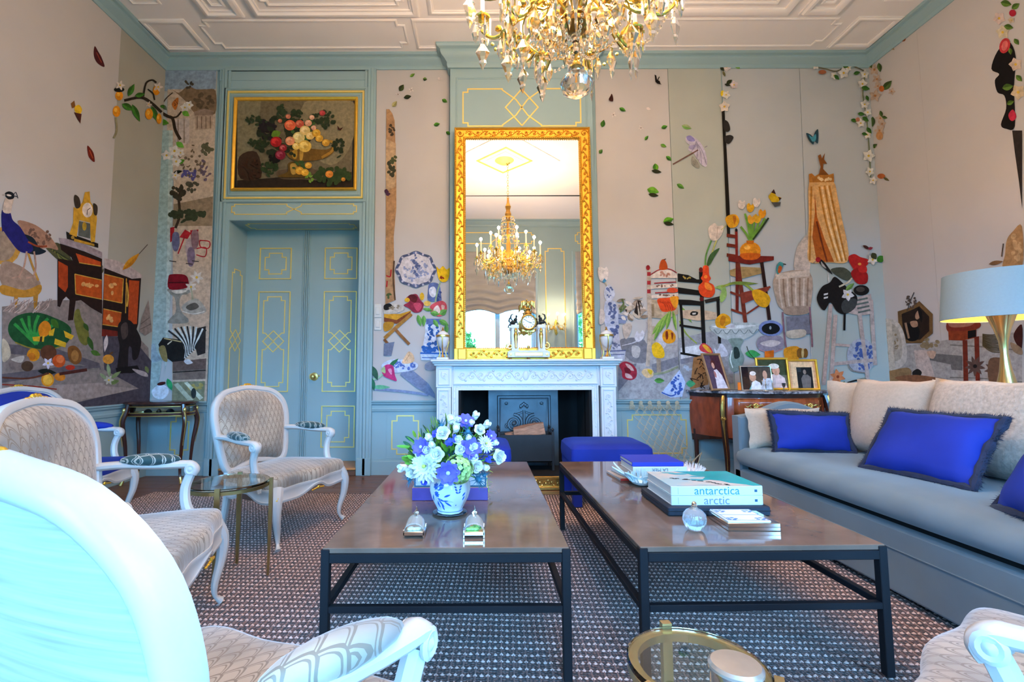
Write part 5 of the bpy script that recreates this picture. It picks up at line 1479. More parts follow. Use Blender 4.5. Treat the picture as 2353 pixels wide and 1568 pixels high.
# silver box with tile ------------------------------------------------------------------
p = at(1680, 1225); q = at(1794, 1221); w_ = (q-p).length
t = thing('tile_box', 'silver box with blue patterned tile lid beside the glass bottle', 'box', ((p.x+q.x)/2, p.y+.09, TZ+.0005), math.radians(-1))
MB().box(-w_/2, -.075, 0, w_/2, .085, .028, .002).build('body', silver, t)
MB().box(-w_/2-.001, -.076, .0135, w_/2+.001, .086, .0145).build('lid_joint', soot_black, t, smooth=0)
tile_m = mat('tile_white', (.80, .82, .84), rough=.12, var=.02)
tl = MB().box(-w_/2+.004, -.070, .028, w_/2-.03, .080, .035, .002).build('tile', tile_m, t)
delft = mat('delft_blue', (.02, .10, .42), rough=.2, var=.3, scale=30)
f_t = lambda u, v, h: (u, v, .0352+h)
m = MB()
for cxx in (-w_/2+.03, w_/2-.055):
    for cyy in (-.045, .05):
        for k in range(5):
            a = k*1.256; m.sheet([(cxx+.014*math.cos(a)+.008*math.cos(b_), cyy+.011*math.sin(a)+.005*math.sin(b_)) for b_ in np.linspace(0, 2*PI, 8, endpoint=False)], f_t, .0002)
m.ribbon(rect(-w_/2+.009, -.064, w_/2-.035, .074), [(-.001, 0), (-.001, .0004), (.001, .0004), (.001, 0)], f_t)
m.ribbon([(-w_/2+.009, .004), (w_/2-.035, .004)], [(-.001, 0), (-.001, .0004), (.001, .0004), (.001, 0)], f_t, closed=False)
m.build('tile_painting', delft, tl, smooth=0)
# purple boxed books behind the vase ---------------------------------------------------------
p = at(947, 1151); q = at(1121, 1151); bw_ = q.x-p.x; cx_ = (p.x+q.x)/2
purp = mat('violet_cover', (.085, .05, .26), rough=.35, var=.3, scale=10)
edge = mat('pale_gilt_edge', (.72, .66, .50), rough=.4, var=.05)
t, fc, sp_ = book('boxed_book', 'thick violet boxed book lying behind the delft vase', (cx_, p.y+.14), bw_, .28, .056, 0, edge, TZ+.0005, spine=purp)
t, fc, sp_ = book('boxed_book', 'dark edged boxed book stacked upon the violet one behind the vase', (cx_, p.y+.145), bw_*.965, .26, .062, 0, mat('navy_cover', (.02, .03, .10), rough=.35, var=.1), TZ+.057, spine=mat('pale_spine', (.55, .58, .66), rough=.4, var=.15, scale=8))
MB().ribbon(rect(-bw_*.47, .004, bw_*.47, .058), [(-.003, 0), (-.003, .002), (.003, .002), (.003, 0)], lambda u, v, h: (u, -.133-h, v)).build('spine_border', navy, sp_, smooth=0)
# vase ------------------------------------------------------------------------------------
p = at(1034, 1180); vx, vy = p.x, p.y
t = thing('glass_coaster', 'clear glass coaster plate under the delft vase', 'coaster', (vx, vy, TZ))
MB().lathe([(.001, 0), (.060, 0), (.072, .006), (.070, .008), (.001, .004)], 40).build('plate', tglass, t)
porc = mat('porcelain', (.60, .66, .70), rough=.08, var=.02, coat=.5)
vs_ = thing('delft_vase', 'ribbed white porcelain vase painted with blue flowers on the coffee table', 'vase', (vx, vy, TZ+.0085))
VP = [(.030, 0), (.050, 0), (.053, .006), (.050, .012), (.060, .03), (.075, .06), (.083, .09), (.082, .115), (.072, .140), (.060, .152), (.055, .162), (.060, .172), (.056, .172), (.050, .16), (.045, .10)]
MB().lathe(VP, 72, flute=(9, .018)).build('body', porc, vs_, smooth=60)
def vrad(z):
    for (r0_, z0_), (r1_, z1_) in zip(VP[3:12], VP[4:12]):
        if z0_ <= z <= z1_: return r0_+(r1_-r0_)*(z-z0_)/(z1_-z0_)
    return .08
def f_v(u, v, h):
    a = -PI/2+u/.08; r_ = vrad(v)*(1+.018*math.cos(9*a))+.0006+h; return (r_*math.cos(a), r_*math.sin(a), v)
m = MB()
def dleaf(m, u, v, L_, w, ang, fn, h=0, n=6):
    pts = []
    for k in range(n+1): s_ = k/n; pts.append((s_*L_, w*math.sin(PI*s_)**.8))
    for k in range(n-1, 0, -1): s_ = k/n; pts.append((s_*L_, -w*math.sin(PI*s_)**.8))
    c, s = math.cos(ang), math.sin(ang)
    m.sheet([(u+c*a-s*b_, v+s*a+c*b_) for a, b_ in pts], fn, h)
for (u, v, k, r_) in ((-.055, .115, 7, .016), (-.03, .12, 6, .012), (-.05, .085, 7, .014)):
    for j in range(k): dleaf(m, u, v, r_, .004, j*2*PI/k, f_v)
for (u, v, L_, a) in ((-.05, .07, .035, -.4), (-.045, .065, .04, -1.0), (-.05, .06, .03, -1.6), (-.03, .06, .05, -.1), (-.02, .055, .04, -.5), (-.045, .10, .03, .5), (-.06, .05, .025, -.9), (-.02, .075, .03, .4), (-.075, .08, .03, -1.8), (-.035, .045, .03, -1.3)): dleaf(m, u, v, L_, .004, a, f_v, .0002)
for s in (-1, 1):
    for k in range(4): dleaf(m, .038+s*.003*k, .088+.011*k, .014, .0035, PI/2-s*.9, f_v)
dleaf(m, .032, .037, .007, .003, .6, f_v); dleaf(m, .07, .09, .02, .004, -2.2, f_v); dleaf(m, .07, .075, .02, .004, -2.0, f_v)
m.build('blue_painting', delft, vs_, smooth=0)
MB().tube([(.0525*math.cos(a), .0525*math.sin(a), .010) for a in np.linspace(0, 2*PI, 40, endpoint=False)], .0012, 5, closed=True).build('foot_line', delft, vs_)
# flowers -----------------------------------------------------------------------------------
wp = mat('white_petal', (.72, .71, .66), rough=.6, var=.05, sub=.0); gp = mat('green_white_petal', (.40, .60, .20), rough=.6, var=.35, scale=90)
pu = mat('violet_petal', (.12, .10, .50), rough=.6, var=.35, scale=30); dbl = mat('blue_petal', (.03, .05, .45), rough=.6, var=.3, scale=40)
th = mat('thistle_blue', (.03, .14, .22), rough=.7, var=.4, scale=40); lf = mat('fresh_leaf', (.20, .50, .06), rough=.5, var=.35, scale=20); lfd = mat('dark_leaf', (.03, .12, .06), rough=.5, var=.3, scale=20)
yel = mat('flower_eye', (.55, .62, .10), rough=.7, var=.2)
def petal(m, L_, w, lift, curl, ang, base=.0, n=5, z=0., mi=0):
    """petal growing outwards from the axis (+z is the flower axis)"""
    vs = []; c, s = math.cos(ang), math.sin(ang)
    for i in range(n+1):
        t_ = i/n; r_ = base+L_*t_*math.cos(lift); zz_ = z+L_*t_*math.sin(lift)+curl*t_*t_*L_; hw = w*math.sin(PI*min(1, .12+.83*t_))**.7
        for k in (-1, 0, 1):
            x, y = r_, k*hw; vs.append((c*x-s*y, s*x+c*y, zz_+(.22*hw if k else 0)))
    fs = []
    for i in range(n):
        for k in range(2): a = i*3+k; fs.append((a, a+1, a+4, a+3))
    m.add(vs, fs, mi=mi)
STEMS = MB()
VC = Vector((vx, vy, TZ+.235))
def flower(px, py, r_px, kind, lab=None, dep=None):
    rx, rz = .235, .19
    # where the pixel ray meets the bouquet dome
    d = ray(px, py); y0 = vy; P0 = CAM+d*(y0/d.y); ux = (P0.x-VC.x)/rx; uz = (P0.z-VC.z)/rz; rho2 = min(1., ux*ux+uz*uz)
    dy = .15*math.sqrt(1-rho2) if dep is None else dep
    yy = y0-dy; P = CAM+d*(yy/d.y); R = 1.22*r_px/CF*yy
    nrm = Vector((ux*.9, -.55-dy*3, uz*.8+.25)).normalized()
    rot = Vector((0, 0, 1)).rotation_difference(nrm).to_matrix().to_4x4()
    q = random.Random(int(px*7+py)); m = MB(); mats = None; extra = None
    if kind == 'mum':
        for lay, (n, L_, lift) in enumerate(((18, 1.0, .05), (16, .85, .35), (13, .65, .7), (9, .42, 1.0))):
            for k in range(n): petal(m, R*L_, R*.13, lift, -.1, 2*PI*(k+.5*lay)/n+q.uniform(-.06, .06), base=R*.05, n=4)
        m.ell((0, 0, R*.25), R*.12, R*.12, R*.1, 8, 5, mi=1); mats = [wp, yel]; nm, lb = 'chrysanthemum', 'white chrysanthemum with narrow petals in the delft vase bouquet'
    elif kind == 'rose':
        for lay, (n, L_, lift, w) in enumerate(((5, .95, .35, .55), (5, .85, .8, .5), (4, .7, 1.15, .45), (3, .55, 1.35, .38))):
            for k in range(n): petal(m, R*L_, R*w, lift, .25 if lay else -.2, 2*PI*(k+.5*lay)/n+q.uniform(-.2, .2), base=R*.08*(3-lay)/3)
        m.ell((0, 0, R*.25), R*.3, R*.3, R*.35, 8, 6); nm, lb = 'white_rose', 'small white rounded rose bloom in the delft vase bouquet'; mats = [wp]
    elif kind == 'bud':
        m.ell((0, 0, R*.2), R*.62, R*.62, R*.95, 10, 8)
        for k in range(4): petal(m, R*1.05, R*.5, 1.2, .1, k*PI/2+.4, base=R*.28)
        nm, lb = 'white_bud', 'half open white bud in the delft vase bouquet'; mats = [wp]
    elif kind == 'anemone':
        for lay, (n, L_, lift) in enumerate(((9, 1., .12), (8, .75, .45))):
            for k in range(n): petal(m, R*L_, R*.34, lift, .05, 2*PI*(k+.5*lay)/n+q.uniform(-.1, .1), base=R*.1)
        m.ell((0, 0, R*.16), R*.2, R*.2, R*.14, 10, 6, mi=1); nm, lb = 'violet_scabious', 'violet blue ruffled scabious bloom in the delft vase bouquet'; mats = [pu, mat('scabious_eye', (.5, .5, .72), rough=.7, var=.2, scale=60)]
    elif kind == 'delph':
        for k in range(9):
            c = Vector((q.uniform(-1, 1), q.uniform(-1, 1), q.uniform(-.3, .6)))*R*.7
            k0 = len(m.v)
            for j in range(5): petal(m, R*.42, R*.2, .3, 0, j*2*PI/5)
            m.v[k0:] = [tuple(Vector(v)+c) for v in m.v[k0:]]
        nm, lb = 'delphinium', 'deep blue delphinium sprig in the delft vase bouquet'; mats = [dbl]
    elif kind == 'thistle':
        m.ell((0, 0, 0), R*.3, R*.3, R*.42, 8, 6)
        for k in range(26):
            a = q.uniform(0, 2*PI); e = q.uniform(-.2, 1.0); m.tube([(0, 0, 0), (R*math.cos(a)*math.cos(e)*1.1, R*math.sin(a)*math.cos(e)*1.1, R*math.sin(e))], [R*.07, R*.01], 4)
        nm, lb = 'blue_thistle', 'spiky blue green thistle head in the delft vase bouquet'; mats = [th]
    elif kind == 'hydrangea':
        for k in range(150):
            z_ = q.uniform(-.15, 1); a = q.uniform(0, 2*PI); rr = math.sqrt(max(0, 1-z_*z_)); n_ = Vector((rr*math.cos(a), rr*math.sin(a), z_)); c = n_*R*(.82+.14*q.random())
            rt = Vector((0, 0, 1)).rotation_difference(n_).to_matrix(); k0 = len(m.v)
            for j in range(4): petal(m, R*.17, R*.10, .12, 0, j*PI/2+a, n=3)
            m.v[k0:] = [tuple(rt @ Vector(v)+c) for v in m.v[k0:]]
        m.ell((0, 0, 0), R*.74, R*.74, R*.74, 12, 8, mi=1); nm, lb = 'hydrangea', 'pale green hydrangea head in the delft vase bouquet'; mats = [gp, lfd]
    # stem to the vase mouth
    o = m.build(nm, mats, None, smooth=60, M=rot)
    o.location = P
    tag(o, lab or lb, 'flower', 'flowers in the delft vase')
    STEMS.tube(catmull([tuple(P), tuple(P-nrm*R*.5+(Vector((vx, vy, TZ+.175))-P)*.3), (vx, vy, TZ+.175)], False, 4), .0022, 5)
    return o
FL = [(978, 1071, 31, 'mum', 'large white chrysanthemum low on the door side of the bouquet'), (1116, 1020, 17, 'mum', 'small white chrysanthemum high on the hearth side of the bouquet'), (1054, 1078, 28, 'hydrangea', None, .155),
      (1005, 1045, 15, 'rose'), (949, 1084, 14, 'rose'), (1084, 1051, 13, 'rose'), (1070, 1059, 10, 'rose'), (1052, 1012, 10, 'rose'), (1058, 1035, 12, 'rose'), (983, 1036, 11, 'rose'), (1095, 1072, 13, 'rose'), (1144, 1050, 15, 'rose'), (1018, 997, 15, 'rose'), (1101, 989, 12, 'rose'), (1052, 970, 10, 'rose'), (1088, 1028, 10, 'rose'),
      (929, 1075, 11, 'bud'), (1116, 979, 10, 'bud'), (1091, 959, 10, 'bud'), (1036, 968, 11, 'bud'), (988, 1008, 10, 'bud'), (995, 1024, 9, 'bud'), (1048, 988, 10, 'bud'), (1135, 1020, 8, 'bud'), (1082, 975, 8, 'bud'), (1113, 1074, 9, 'bud'), (1075, 1008, 8, 'bud'),
      (1030, 1087, 21, 'anemone', 'violet scabious bloom directly above the vase rim against the green hydrangea', .205), (968, 1028, 17, 'anemone', 'violet scabious bloom just above the large white chrysanthemum'), (1081, 1031, 20, 'anemone', 'large violet scabious bloom between the hydrangea and the small chrysanthemum'), (1070, 969, 16, 'anemone', 'violet scabious bloom topping the bouquet above a thistle'), (1128, 1003, 12, 'anemone', 'small violet scabious bloom peeking out above the small chrysanthemum'),
      (1005, 991, 12, 'delph', 'deep blue delphinium sprig beside the upper white rose'), (1036, 1012, 11, 'delph', 'deep blue delphinium sprig in the centre of the bouquet'), (980, 1100, 12, 'delph', 'deep blue delphinium sprig under the large chrysanthemum'), (1122, 1055, 8, 'delph', 'tiny deep blue delphinium sprig near the outermost white rose'),
      (1075, 993, 17, 'thistle', 'spiky blue thistle head just under the topmost scabious'), (1099, 1102, 20, 'thistle', 'big spiky blue thistle head hanging beside the vase shoulder'), (1015, 978, 13, 'thistle', 'small spiky thistle head at the top of the bouquet'), (942, 1100, 16, 'thistle', 'spiky thistle head below the large chrysanthemum and white rose'), (1112, 1092, 12, 'thistle', 'small spiky thistle head beside the trailing green sprig')]
for a in FL: flower(*a)
fo = thing('bouquet_foliage', 'green leaves and stems filling the bouquet in the delft vase', 'foliage', (0, 0, 0))
q = random.Random(9); m1, m2 = MB(), MB()
for k in range(460):
    a = q.uniform(0, 2*PI); e = math.acos(q.uniform(-.1, 1)); rr = q.uniform(.45, .98)
    n_ = Vector((math.sin(e)*math.cos(a), math.sin(e)*math.sin(a), math.cos(e)))
    c = VC+Vector((n_.x*.19*rr, n_.y*.13*rr, n_.z*.16*rr-.02))
    m = m1 if q.random() < .6 else m2; k0 = len(m.v)
    petal(m, q.uniform(.03, .055), q.uniform(.006, .011), .1, .1, 0, n=4)
    rt = (Vector((1, 0, .2)).rotation_difference((n_+Vector((q.uniform(-.6, .6), q.uniform(-.6, .6), q.uniform(-.2, .8)))).normalized())).to_matrix()
    m.v[k0:] = [tuple(rt @ Vector(v)+c) for v in m.v[k0:]]
m1.build('bright_leaves', lf, fo, smooth=60)['kind'] = 'stuff'; m2.build('dark_leaves', lfd, fo, smooth=60)['kind'] = 'stuff'
m = STEMS
for k in range(40):
    a = q.uniform(0, 2*PI); r_ = q.uniform(.01, .045); e = VC+Vector((q.uniform(-.10, .10), q.uniform(-.08, .08), q.uniform(-.06, .05)))
    m.tube([(vx+r_*math.cos(a), vy+r_*math.sin(a), TZ+.12), (vx+r_*1.1*math.cos(a), vy+r_*1.1*math.sin(a), TZ+.17), tuple(e)], .002, 5)
m.build('stems', lf, fo)['kind'] = 'stuff'
tr = at(1117, 1095, TZ+.10)
m = MB()
for k in range(7):
    c = Vector((tr.x+.012*math.sin(k*2.1)+.012, tr.y+.0, TZ+.125-.016*k)); k0 = len(m.v); petal(m, .022, .008, -.4, 0, k*2.2, n=3); m.v[k0:] = [tuple(Vector(v)+c) for v in m.v[k0:]]
m.tube([(VC.x+.10, VC.y-.05, TZ+.20), (tr.x-.01, tr.y, TZ+.17), (tr.x+.012, tr.y, TZ+.03)], .0012, 4)
m.build('trailing_sprig', lf, fo, smooth=60)
# two silver-mounted glass scoops ----------------------------------------------------------------
sglass = mat('scoop_glass', (.95, .93, .86), rough=.04, trans=.8, ior=1.4, var=0)
for px, ct, lb in ((951, mat('cream_wafer', (.75, .76, .62), rough=.7, var=.15, scale=60), 'small silver mounted glass scoop holding pale sweets before the vase'), (1089, mat('green_wafer', (.30, .62, .18), rough=.7, var=.3, scale=60), 'small silver mounted glass scoop holding green sweets before the vase')):
    p = at(px, 1236)
    t = thing('sweet_scoop', lb, 'dish', (p.x, p.y+.03, TZ+.0005))
    w, d_ = .038, .04
    m = MB().box(-w, -d_, .008, w, d_, .022, .002); m.build('tray', silver, t)
    for sx in (-1, 1):
        for sy in (-1, 1): MB().box(sx*w, sy*d_, 0, sx*(w-.006), sy*(d_-.006), .028, .001).build('foot', silver, t)
    def dome(u, v): a = u*PI; return ((w-.003)*math.cos(a), -d_+.008+.055*v, .022+.044*math.sin(a)*(.55+.45*v))
    o = MB().grid(21, 8, dome).build('glass_hood', sglass, t, smooth=60); o.modifiers.new('t', 'SOLIDIFY').thickness = .002
    q = random.Random(px); m = MB()
    for k in range(9): m.ell((q.uniform(-.02, .02), q.uniform(-.022, .015), .026), .010, .008, .005, 7, 5)
    m.build('sweets', ct, t)
    m = MB().tube([(0, .012, .058), (-.004, .018, .070), (.004, .02, .082), (.0, .018, .098)], [.004, .006, .004, .001], 6); m.ell((.005, .016, .072), .008, .005, .006, 7, 5); m.build('finial', silver, t)

# photographs and silver on the commode --------------------------------------------------------------
ZM = .8355
def photo_frame(label, px0, px1, pyt, pyb, y, fw_, fmat, face, lean, art, wscale=1., easel=True):
    a = ony(px0, pyb, y); b_ = ony(px1, pyb, y); top = ony((px0+px1)/2, pyt, y); w = abs(b_.x-a.x)*wscale; h = (top.z-ZM)/max(.5, math.cos(lean))
    t = thing('framed_photograph', label, 'photo frame', ((a.x+b_.x)/2, y, ZM)); 
    t.matrix_world = T((a.x+b_.x)/2, y, ZM) @ RZ(face+PI/2) @ RX(-lean)
    f_ = lambda u, v, hh: (u, -hh, v)
    MB().ribbon(rect(-w/2, 0, w/2, h), [(0, -.006), (0, .010), (fw_*.3, .014), (fw_*.7, .012), (fw_, .004), (fw_, -.006)], f_).build('frame', fmat, t, smooth=30)
    MB().box(-w/2+.004, .001, .004, w/2-.004, .006, h-.004).build('backing', soot_black, t, smooth=0)
    m = MB(); iw, ih = w-2*fw_, h-2*fw_
    def S(x, z): return (-iw/2+iw*x, fw_+ih*z)
    for i, (c, pts) in enumerate(art): m.sheet([S(x, z) for x, z in pts], f_, .0004+.0004*i, col=c)
    m.build('photograph', print_mat('photo_print', .25), t, smooth=0, cols=True)
    if easel: MB().tube([(0, .006, h*.7), (0, h*.32, h*.32*math.tan(lean)+.008)], .007, 6).build('strut', soot_black, t)
    return t
def el(cx, cz, rx, rz, n=16): return [(cx+rx*math.cos(2*PI*k/n), cz+rz*math.sin(2*PI*k/n)) for k in range(n)]
full = [(0, 0), (1, 0), (1, 1), (0, 1)]
woodf = mat('tan_frame', (.30, .17, .08), rough=.45, var=.1, scale=40)
A1 = [('#5b4a60', full), ('#4a2a38', [(.55, 0), (1, 0), (1, 1), (.4, 1)]), ('#e8e2ee', [(.3, 0), (1, 0), (.85, .4), (.62, .58), (.42, .55), (.38, .3)]), ('#5b2e2c', el(.47, .75, .13, .11)), ('#d8a894', el(.45, .69, .09, .09)), ('#efe6ef', [(.35, .3), (.55, .28), (.6, .45), (.4, .5)]), ('#b67a78', el(.42, .42, .07, .10))]
photo_frame('tan framed portrait photograph turned sideways on the commode', 1629, 1684, 812, 893, 4.50, .020, woodf, math.radians(292), .30, A1, 1.05)
A2 = [('#4e463f', full), ('#141018', [(0, 0), (.28, 0), (.24, 1), (0, 1)]), ('#77b6b4', [(.22, 0), (.4, 0), (.36, .3)]), ('#e6e8ee', [(.28, 0), (.7, 0), (.62, .3), (.45, .42), (.33, .3)]), ('#c99a80', el(.38, .55, .12, .2)), ('#efe3da', el(.40, .72, .11, .1)), ('#c3cede', [(.62, 0), (1, 0), (1, .5), (.75, .5)]), ('#c9a08a', el(.82, .65, .08, .2))]
photo_frame('silver beaded frame with a baby photograph on the commode', 1705, 1776, 841, 892, 4.42, .014, silver, math.radians(268), .14, A2)
A3 = [('#3f4a34', full), ('#6b6f62', [(0, 0), (1, 0), (1, .45), (0, .5)]), ('#e3cfd0', [(.28, 0), (.95, 0), (.9, .35), (.7, .5), (.45, .48)]), ('#e0a98f', el(.62, .62, .14, .16)), ('#ece6dc', el(.56, .77, .19, .10)), ('#d9a58d', [(.55, .45), (.7, .45), (.68, .55), (.56, .55)])]
photo_frame('tall gilt frame with a portrait in pale dress on the commode', 1743, 1817, 822, 890, 4.56, .022, gold, math.radians(268), .12, A3)
A4 = [('#d9a57a', full), ('#e8c49a', [(.08, .0), (.92, 0), (.92, .97), (.08, .97)]), ('#1b1c1e', [(.28, 0), (.86, 0), (.86, .78), (.28, .78)]), ('#6d6866', [(.45, .0), (.75, 0), (.8, .4), (.68, .5), (.52, .5), (.42, .35)]), ('#8d8078', el(.58, .6, .06, .09)), ('#2b3338', [(.3, .6), (.45, .6), (.45, .76), (.3, .76)])]
photo_frame('gilt frame with a small mounted dark portrait at the end of the commode', 1815, 1882, 826, 891, 4.52, .020, gold, math.radians(264), .12, A4)
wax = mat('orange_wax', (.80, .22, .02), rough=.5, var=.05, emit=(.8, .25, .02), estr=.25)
p = ony(1701, 888, 4.66)
tag(MB().lathe([(.001, 0), (.022, 0), (.022, .07), (.018, .072), (.001, .069)], 18).build('pillar_candle', wax, None, M=T(p.x, 4.66, ZM)), 'short orange pillar candle behind the silver photo frame', 'candle')
p = ony(1762, 893, 4.36)
t = thing('silver_candelabrum', 'tiny silver candelabrum before the silver photo frame', 'candelabrum', (p.x, 4.375, ZM))
MB().lathe([(.001, 0), (.022, 0), (.020, .005), (.006, .012), (.004, .05), (.007, .06), (.003, .07), (.002, .10), (.001, .102)], 14).build('stem', silver, t)
for s in (-1, 1): MB().tube(catmull([(0, 0, .06), (s*.015, 0, .052), (s*.030, 0, .065), (s*.032, 0, .085)], False, 4), .0022, 6).build('arm', silver, t)
for x, z in ((-.032, .085), (.032, .085), (0, .10)): MB().lathe([(.001, 0), (.007, .004), (.006, .010), (.001, .010)], 10, (x, 0, z)).build('cup', silver, t)
p = ony(1803, 895, 4.36)
t = thing('silver_goblet', 'tiny dark silver goblet before the tall gilt frame', 'goblet', (p.x, 4.37, ZM))
MB().lathe([(.001, 0), (.012, 0), (.010, .004), (.003, .010), (.003, .03), (.010, .038), (.016, .055), (.017, .072), (.014, .072), (.008, .045), (.001, .04)], 16).build('bowl', mat('dark_silver', (.22, .20, .19), rough=.2, metal=.9, var=.1), t)
# ================================================================ MURAL (flat print on linen panels) AND OVERDOOR PAINTING
MAPS = {'b': (lambda x, y: pb(x, y, YB-.008), f_back), 'l': (pl, f_left), 'r': (pr, f_right)}
WALL = {'b': wall_back, 'l': wall_left, 'r': wall_right}
PRINT = print_mat()
def panel(wall, pts, mt, th=.008, name='mural_panel'):
    mp_, fn = MAPS[wall]
    q = [mp_(x, y) for x, y in pts]
    MB().prism(q, fn, 0, th).build(name, mt, WALL[wall], smooth=0)
zr = 925
panel('b', [(377, 152), (499, 152), (473, 926), (343, 926)], linen3)
panel('b', [(866, 150), (1033, 150), (1033, 926), (856, 926)], linen)
panel('b', [(1366, 149), (1533, 149), (1563, 920), (1384, 920)], linen)
panel('b', [(1534, 149), (1655, 149), (1688, 920), (1564, 920)], linen2, .012)
panel('b', [(1658, 149), (1836, 149), (1866, 910), (1690, 910)], linen3)
panel('b', [(1837, 149), (1995, 149), (2048, 905), (1868, 905)], linen3, .0085)
panel('b', [(1859, 604), (2031, 606), (2046, 904), (1868, 904)], linen2, .013, 'mural_flap')
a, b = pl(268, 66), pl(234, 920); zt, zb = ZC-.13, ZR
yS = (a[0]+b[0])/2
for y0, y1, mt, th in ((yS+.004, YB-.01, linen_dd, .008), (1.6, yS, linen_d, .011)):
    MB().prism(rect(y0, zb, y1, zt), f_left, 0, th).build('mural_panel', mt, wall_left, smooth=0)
yS2 = pr(2143, 500)[0]
for y0, y1, mt, th in ((yS2+.003, YB-.01, linen_r, .008), (1.6, yS2, linen_r, .010)):
    MB().prism(rect(y0, zb, y1, zt), f_right, 0, th).build('mural_panel', mt, wall_right, smooth=0)

LEVEL = {}
class Art:
    """collects printed shapes given in photograph pixels"""
    def __init__(s, wall, h0=.0135): s.w = wall; s.m = MB(); s.h = max(h0, LEVEL.get(wall, 0)); s.mp, s.fn = MAPS[wall]
    def _add(s, col, pts):
        q = [s.mp(x, y) for x, y in pts]
        s.m.sheet(q, s.fn, s.h, col=col); s.h += .00001; LEVEL[s.w] = s.h
        return s
    def p(s, col, *pts): return s._add(col, pts)
    def s(s, col, *pts): return s._add(col, [(a, b) for a, b, _ in catmull([(x, y, 0) for x, y in pts], True, 4)])
    def e(s, col, cx, cy, rx, ry=None, rot=0., n=18):
        ry = rx if ry is None else ry; c, k = math.cos(rot), math.sin(rot)
        return s._add(col, [(cx+rx*math.cos(t)*c-ry*math.sin(t)*k, cy+rx*math.cos(t)*k+ry*math.sin(t)*c) for t in np.linspace(0, 2*PI, n, endpoint=False)])
    def l(s, col, w, *pts):
        P = [Vector((a, b)) for a, b, _ in (catmull([(x, y, 0) for x, y in pts], False, 4) if len(pts) > 2 else [(x, y, 0) for x, y in pts])]
        L, R = [], []
        for i, p in enumerate(P):
            d = (P[min(i+1, len(P)-1)]-P[max(i-1, 0)]); d = d.normalized() if d.length > 1e-6 else Vector((1, 0)); n = Vector((-d.y, d.x))*w/2
            L.append(tuple(p+n)); R.append(tuple(p-n))
        return s._add(col, L+R[::-1])
    def leaf(s, col, cx, cy, L, w, ang, col2=None):
        pts = []; n = 7; c, k = math.cos(ang), math.sin(ang)
        up = [((t/n-.5)*L, w/2*math.sin(PI*(t/n)**.85)) for t in range(n+1)]; dn = [(x, -y) for x, y in up[-2:0:-1]]
        s._add(col, [(cx+a*c-b*k, cy+a*k+b*c) for a, b in up+dn])
        if col2:
            s._add(col2, [(cx+a*c-b*k, cy+a*k+b*c) for a, b in up])
        return s
    def star(s, col, cx, cy, r, n=5, rot=0., eye='#d8b040', w=.5):
        for k in range(n):
            t = rot+2*PI*k/n; s.leaf(col, cx+r*.5*math.cos(t), cy+r*.5*math.sin(t), r*1.05, r*w, t)
        if eye: s.e(eye, cx, cy, r*.2, r*.2, n=8)
        return s
    def blobs(s, col, cx, cy, rx, ry, n, r, seed=1):
        q = random.Random(seed)
        for _ in range(n):
            t = q.uniform(0, 2*PI); k = math.sqrt(q.random()); s.e(col, cx+rx*k*math.cos(t), cy+ry*k*math.sin(t), r*q.uniform(.5, 1.3), r*q.uniform(.4, 1.0), q.uniform(0, 3), n=8)
        return s
    def done(s, name): return s.m.build(name, PRINT, WALL[s.w], smooth=0, cols=True)
G1, G2, G3 = '#4f8a2a', '#2f5a20', '#6aa83c'
# ---------------- left wall
A = Art('l')
A.p('#857770', (0, 705), (120, 690), (232, 690), (338, 800), (342, 905), (290, 925), (0, 935))
A.p('#474048', (232, 772), (300, 775), (345, 830), (342, 926), (110, 940), (230, 912), (315, 893), (236, 850))
A.p('#9b8a82', (235, 880), (240, 888), (316, 893), (230, 912), (110, 930), (0, 915), (0, 890))
A.p('#5c5458', (0, 790), (120, 800), (225, 835), (228, 850), (120, 822), (0, 812)); A.p('#5c5458', (0, 860), (160, 840), (228, 842), (170, 856), (0, 880))
A.done('mural_ground')
Art('l').s('#4a1a1c', (214, 106), (222, 118), (230, 132), (237, 152), (230, 152), (218, 142), (212, 126)).l('#8a3a2c', 2, (218, 120), (230, 144)).done('mural_butterfly')
Art('l').p('#7a5228', (159, 238), (167, 231), (170, 246), (162, 249)).s('#d9b024', (168, 246), (178, 241), (185, 252), (180, 262), (169, 257)).p('#4a2420', (166, 258), (184, 262), (181, 284), (174, 274)).done('mural_butterfly')
Art('l').s('#6a2018', (197, 335), (206, 343), (212, 354), (214, 372), (206, 368), (199, 357)).l('#b04a28', 2, (202, 345), (210, 364)).done('mural_butterfly')
A = Art('l')   # gilt chair behind the peacock
A.e('#b5863a', 6, 565, 38, 44).e('#9a8470', 3, 565, 29, 35).s('#9c8270', (0, 603), (40, 610), (78, 638), (88, 655), (55, 668), (0, 655)).s('#b5802c', (0, 655), (52, 667), (89, 654), (86, 676), (50, 684), (0, 676)).p('#a8762c', (28, 680), (38, 678), (34, 708), (28, 706)).p('#a8762c', (72, 678), (84, 676), (80, 712), (74, 710)).l('#b5863a', 5, (60, 580), (70, 610), (84, 645)).done('mural_gilt_chair')
A = Art('l')   # peacock
A.s('#4b4a30', (100, 565), (128, 558), (150, 578), (166, 603), (190, 611), (230, 613), (230, 629), (190, 633), (158, 622), (134, 602), (112, 582)).s('#8a8478', (188, 612), (230, 609), (229, 622), (200, 621))
for k in range(6): A.l('#6f7038' if k % 2 else '#2c3420', 3, (112+k*3, 572+k*2), (150, 594+k*4), (195+k*4, 616+k*2))
A.s('#a07862', (36, 508), (70, 514), (96, 530), (116, 550), (130, 574), (108, 570), (84, 570), (58, 546)).blobs('#6e5244', 80, 545, 34, 18, 26, 4, 3)
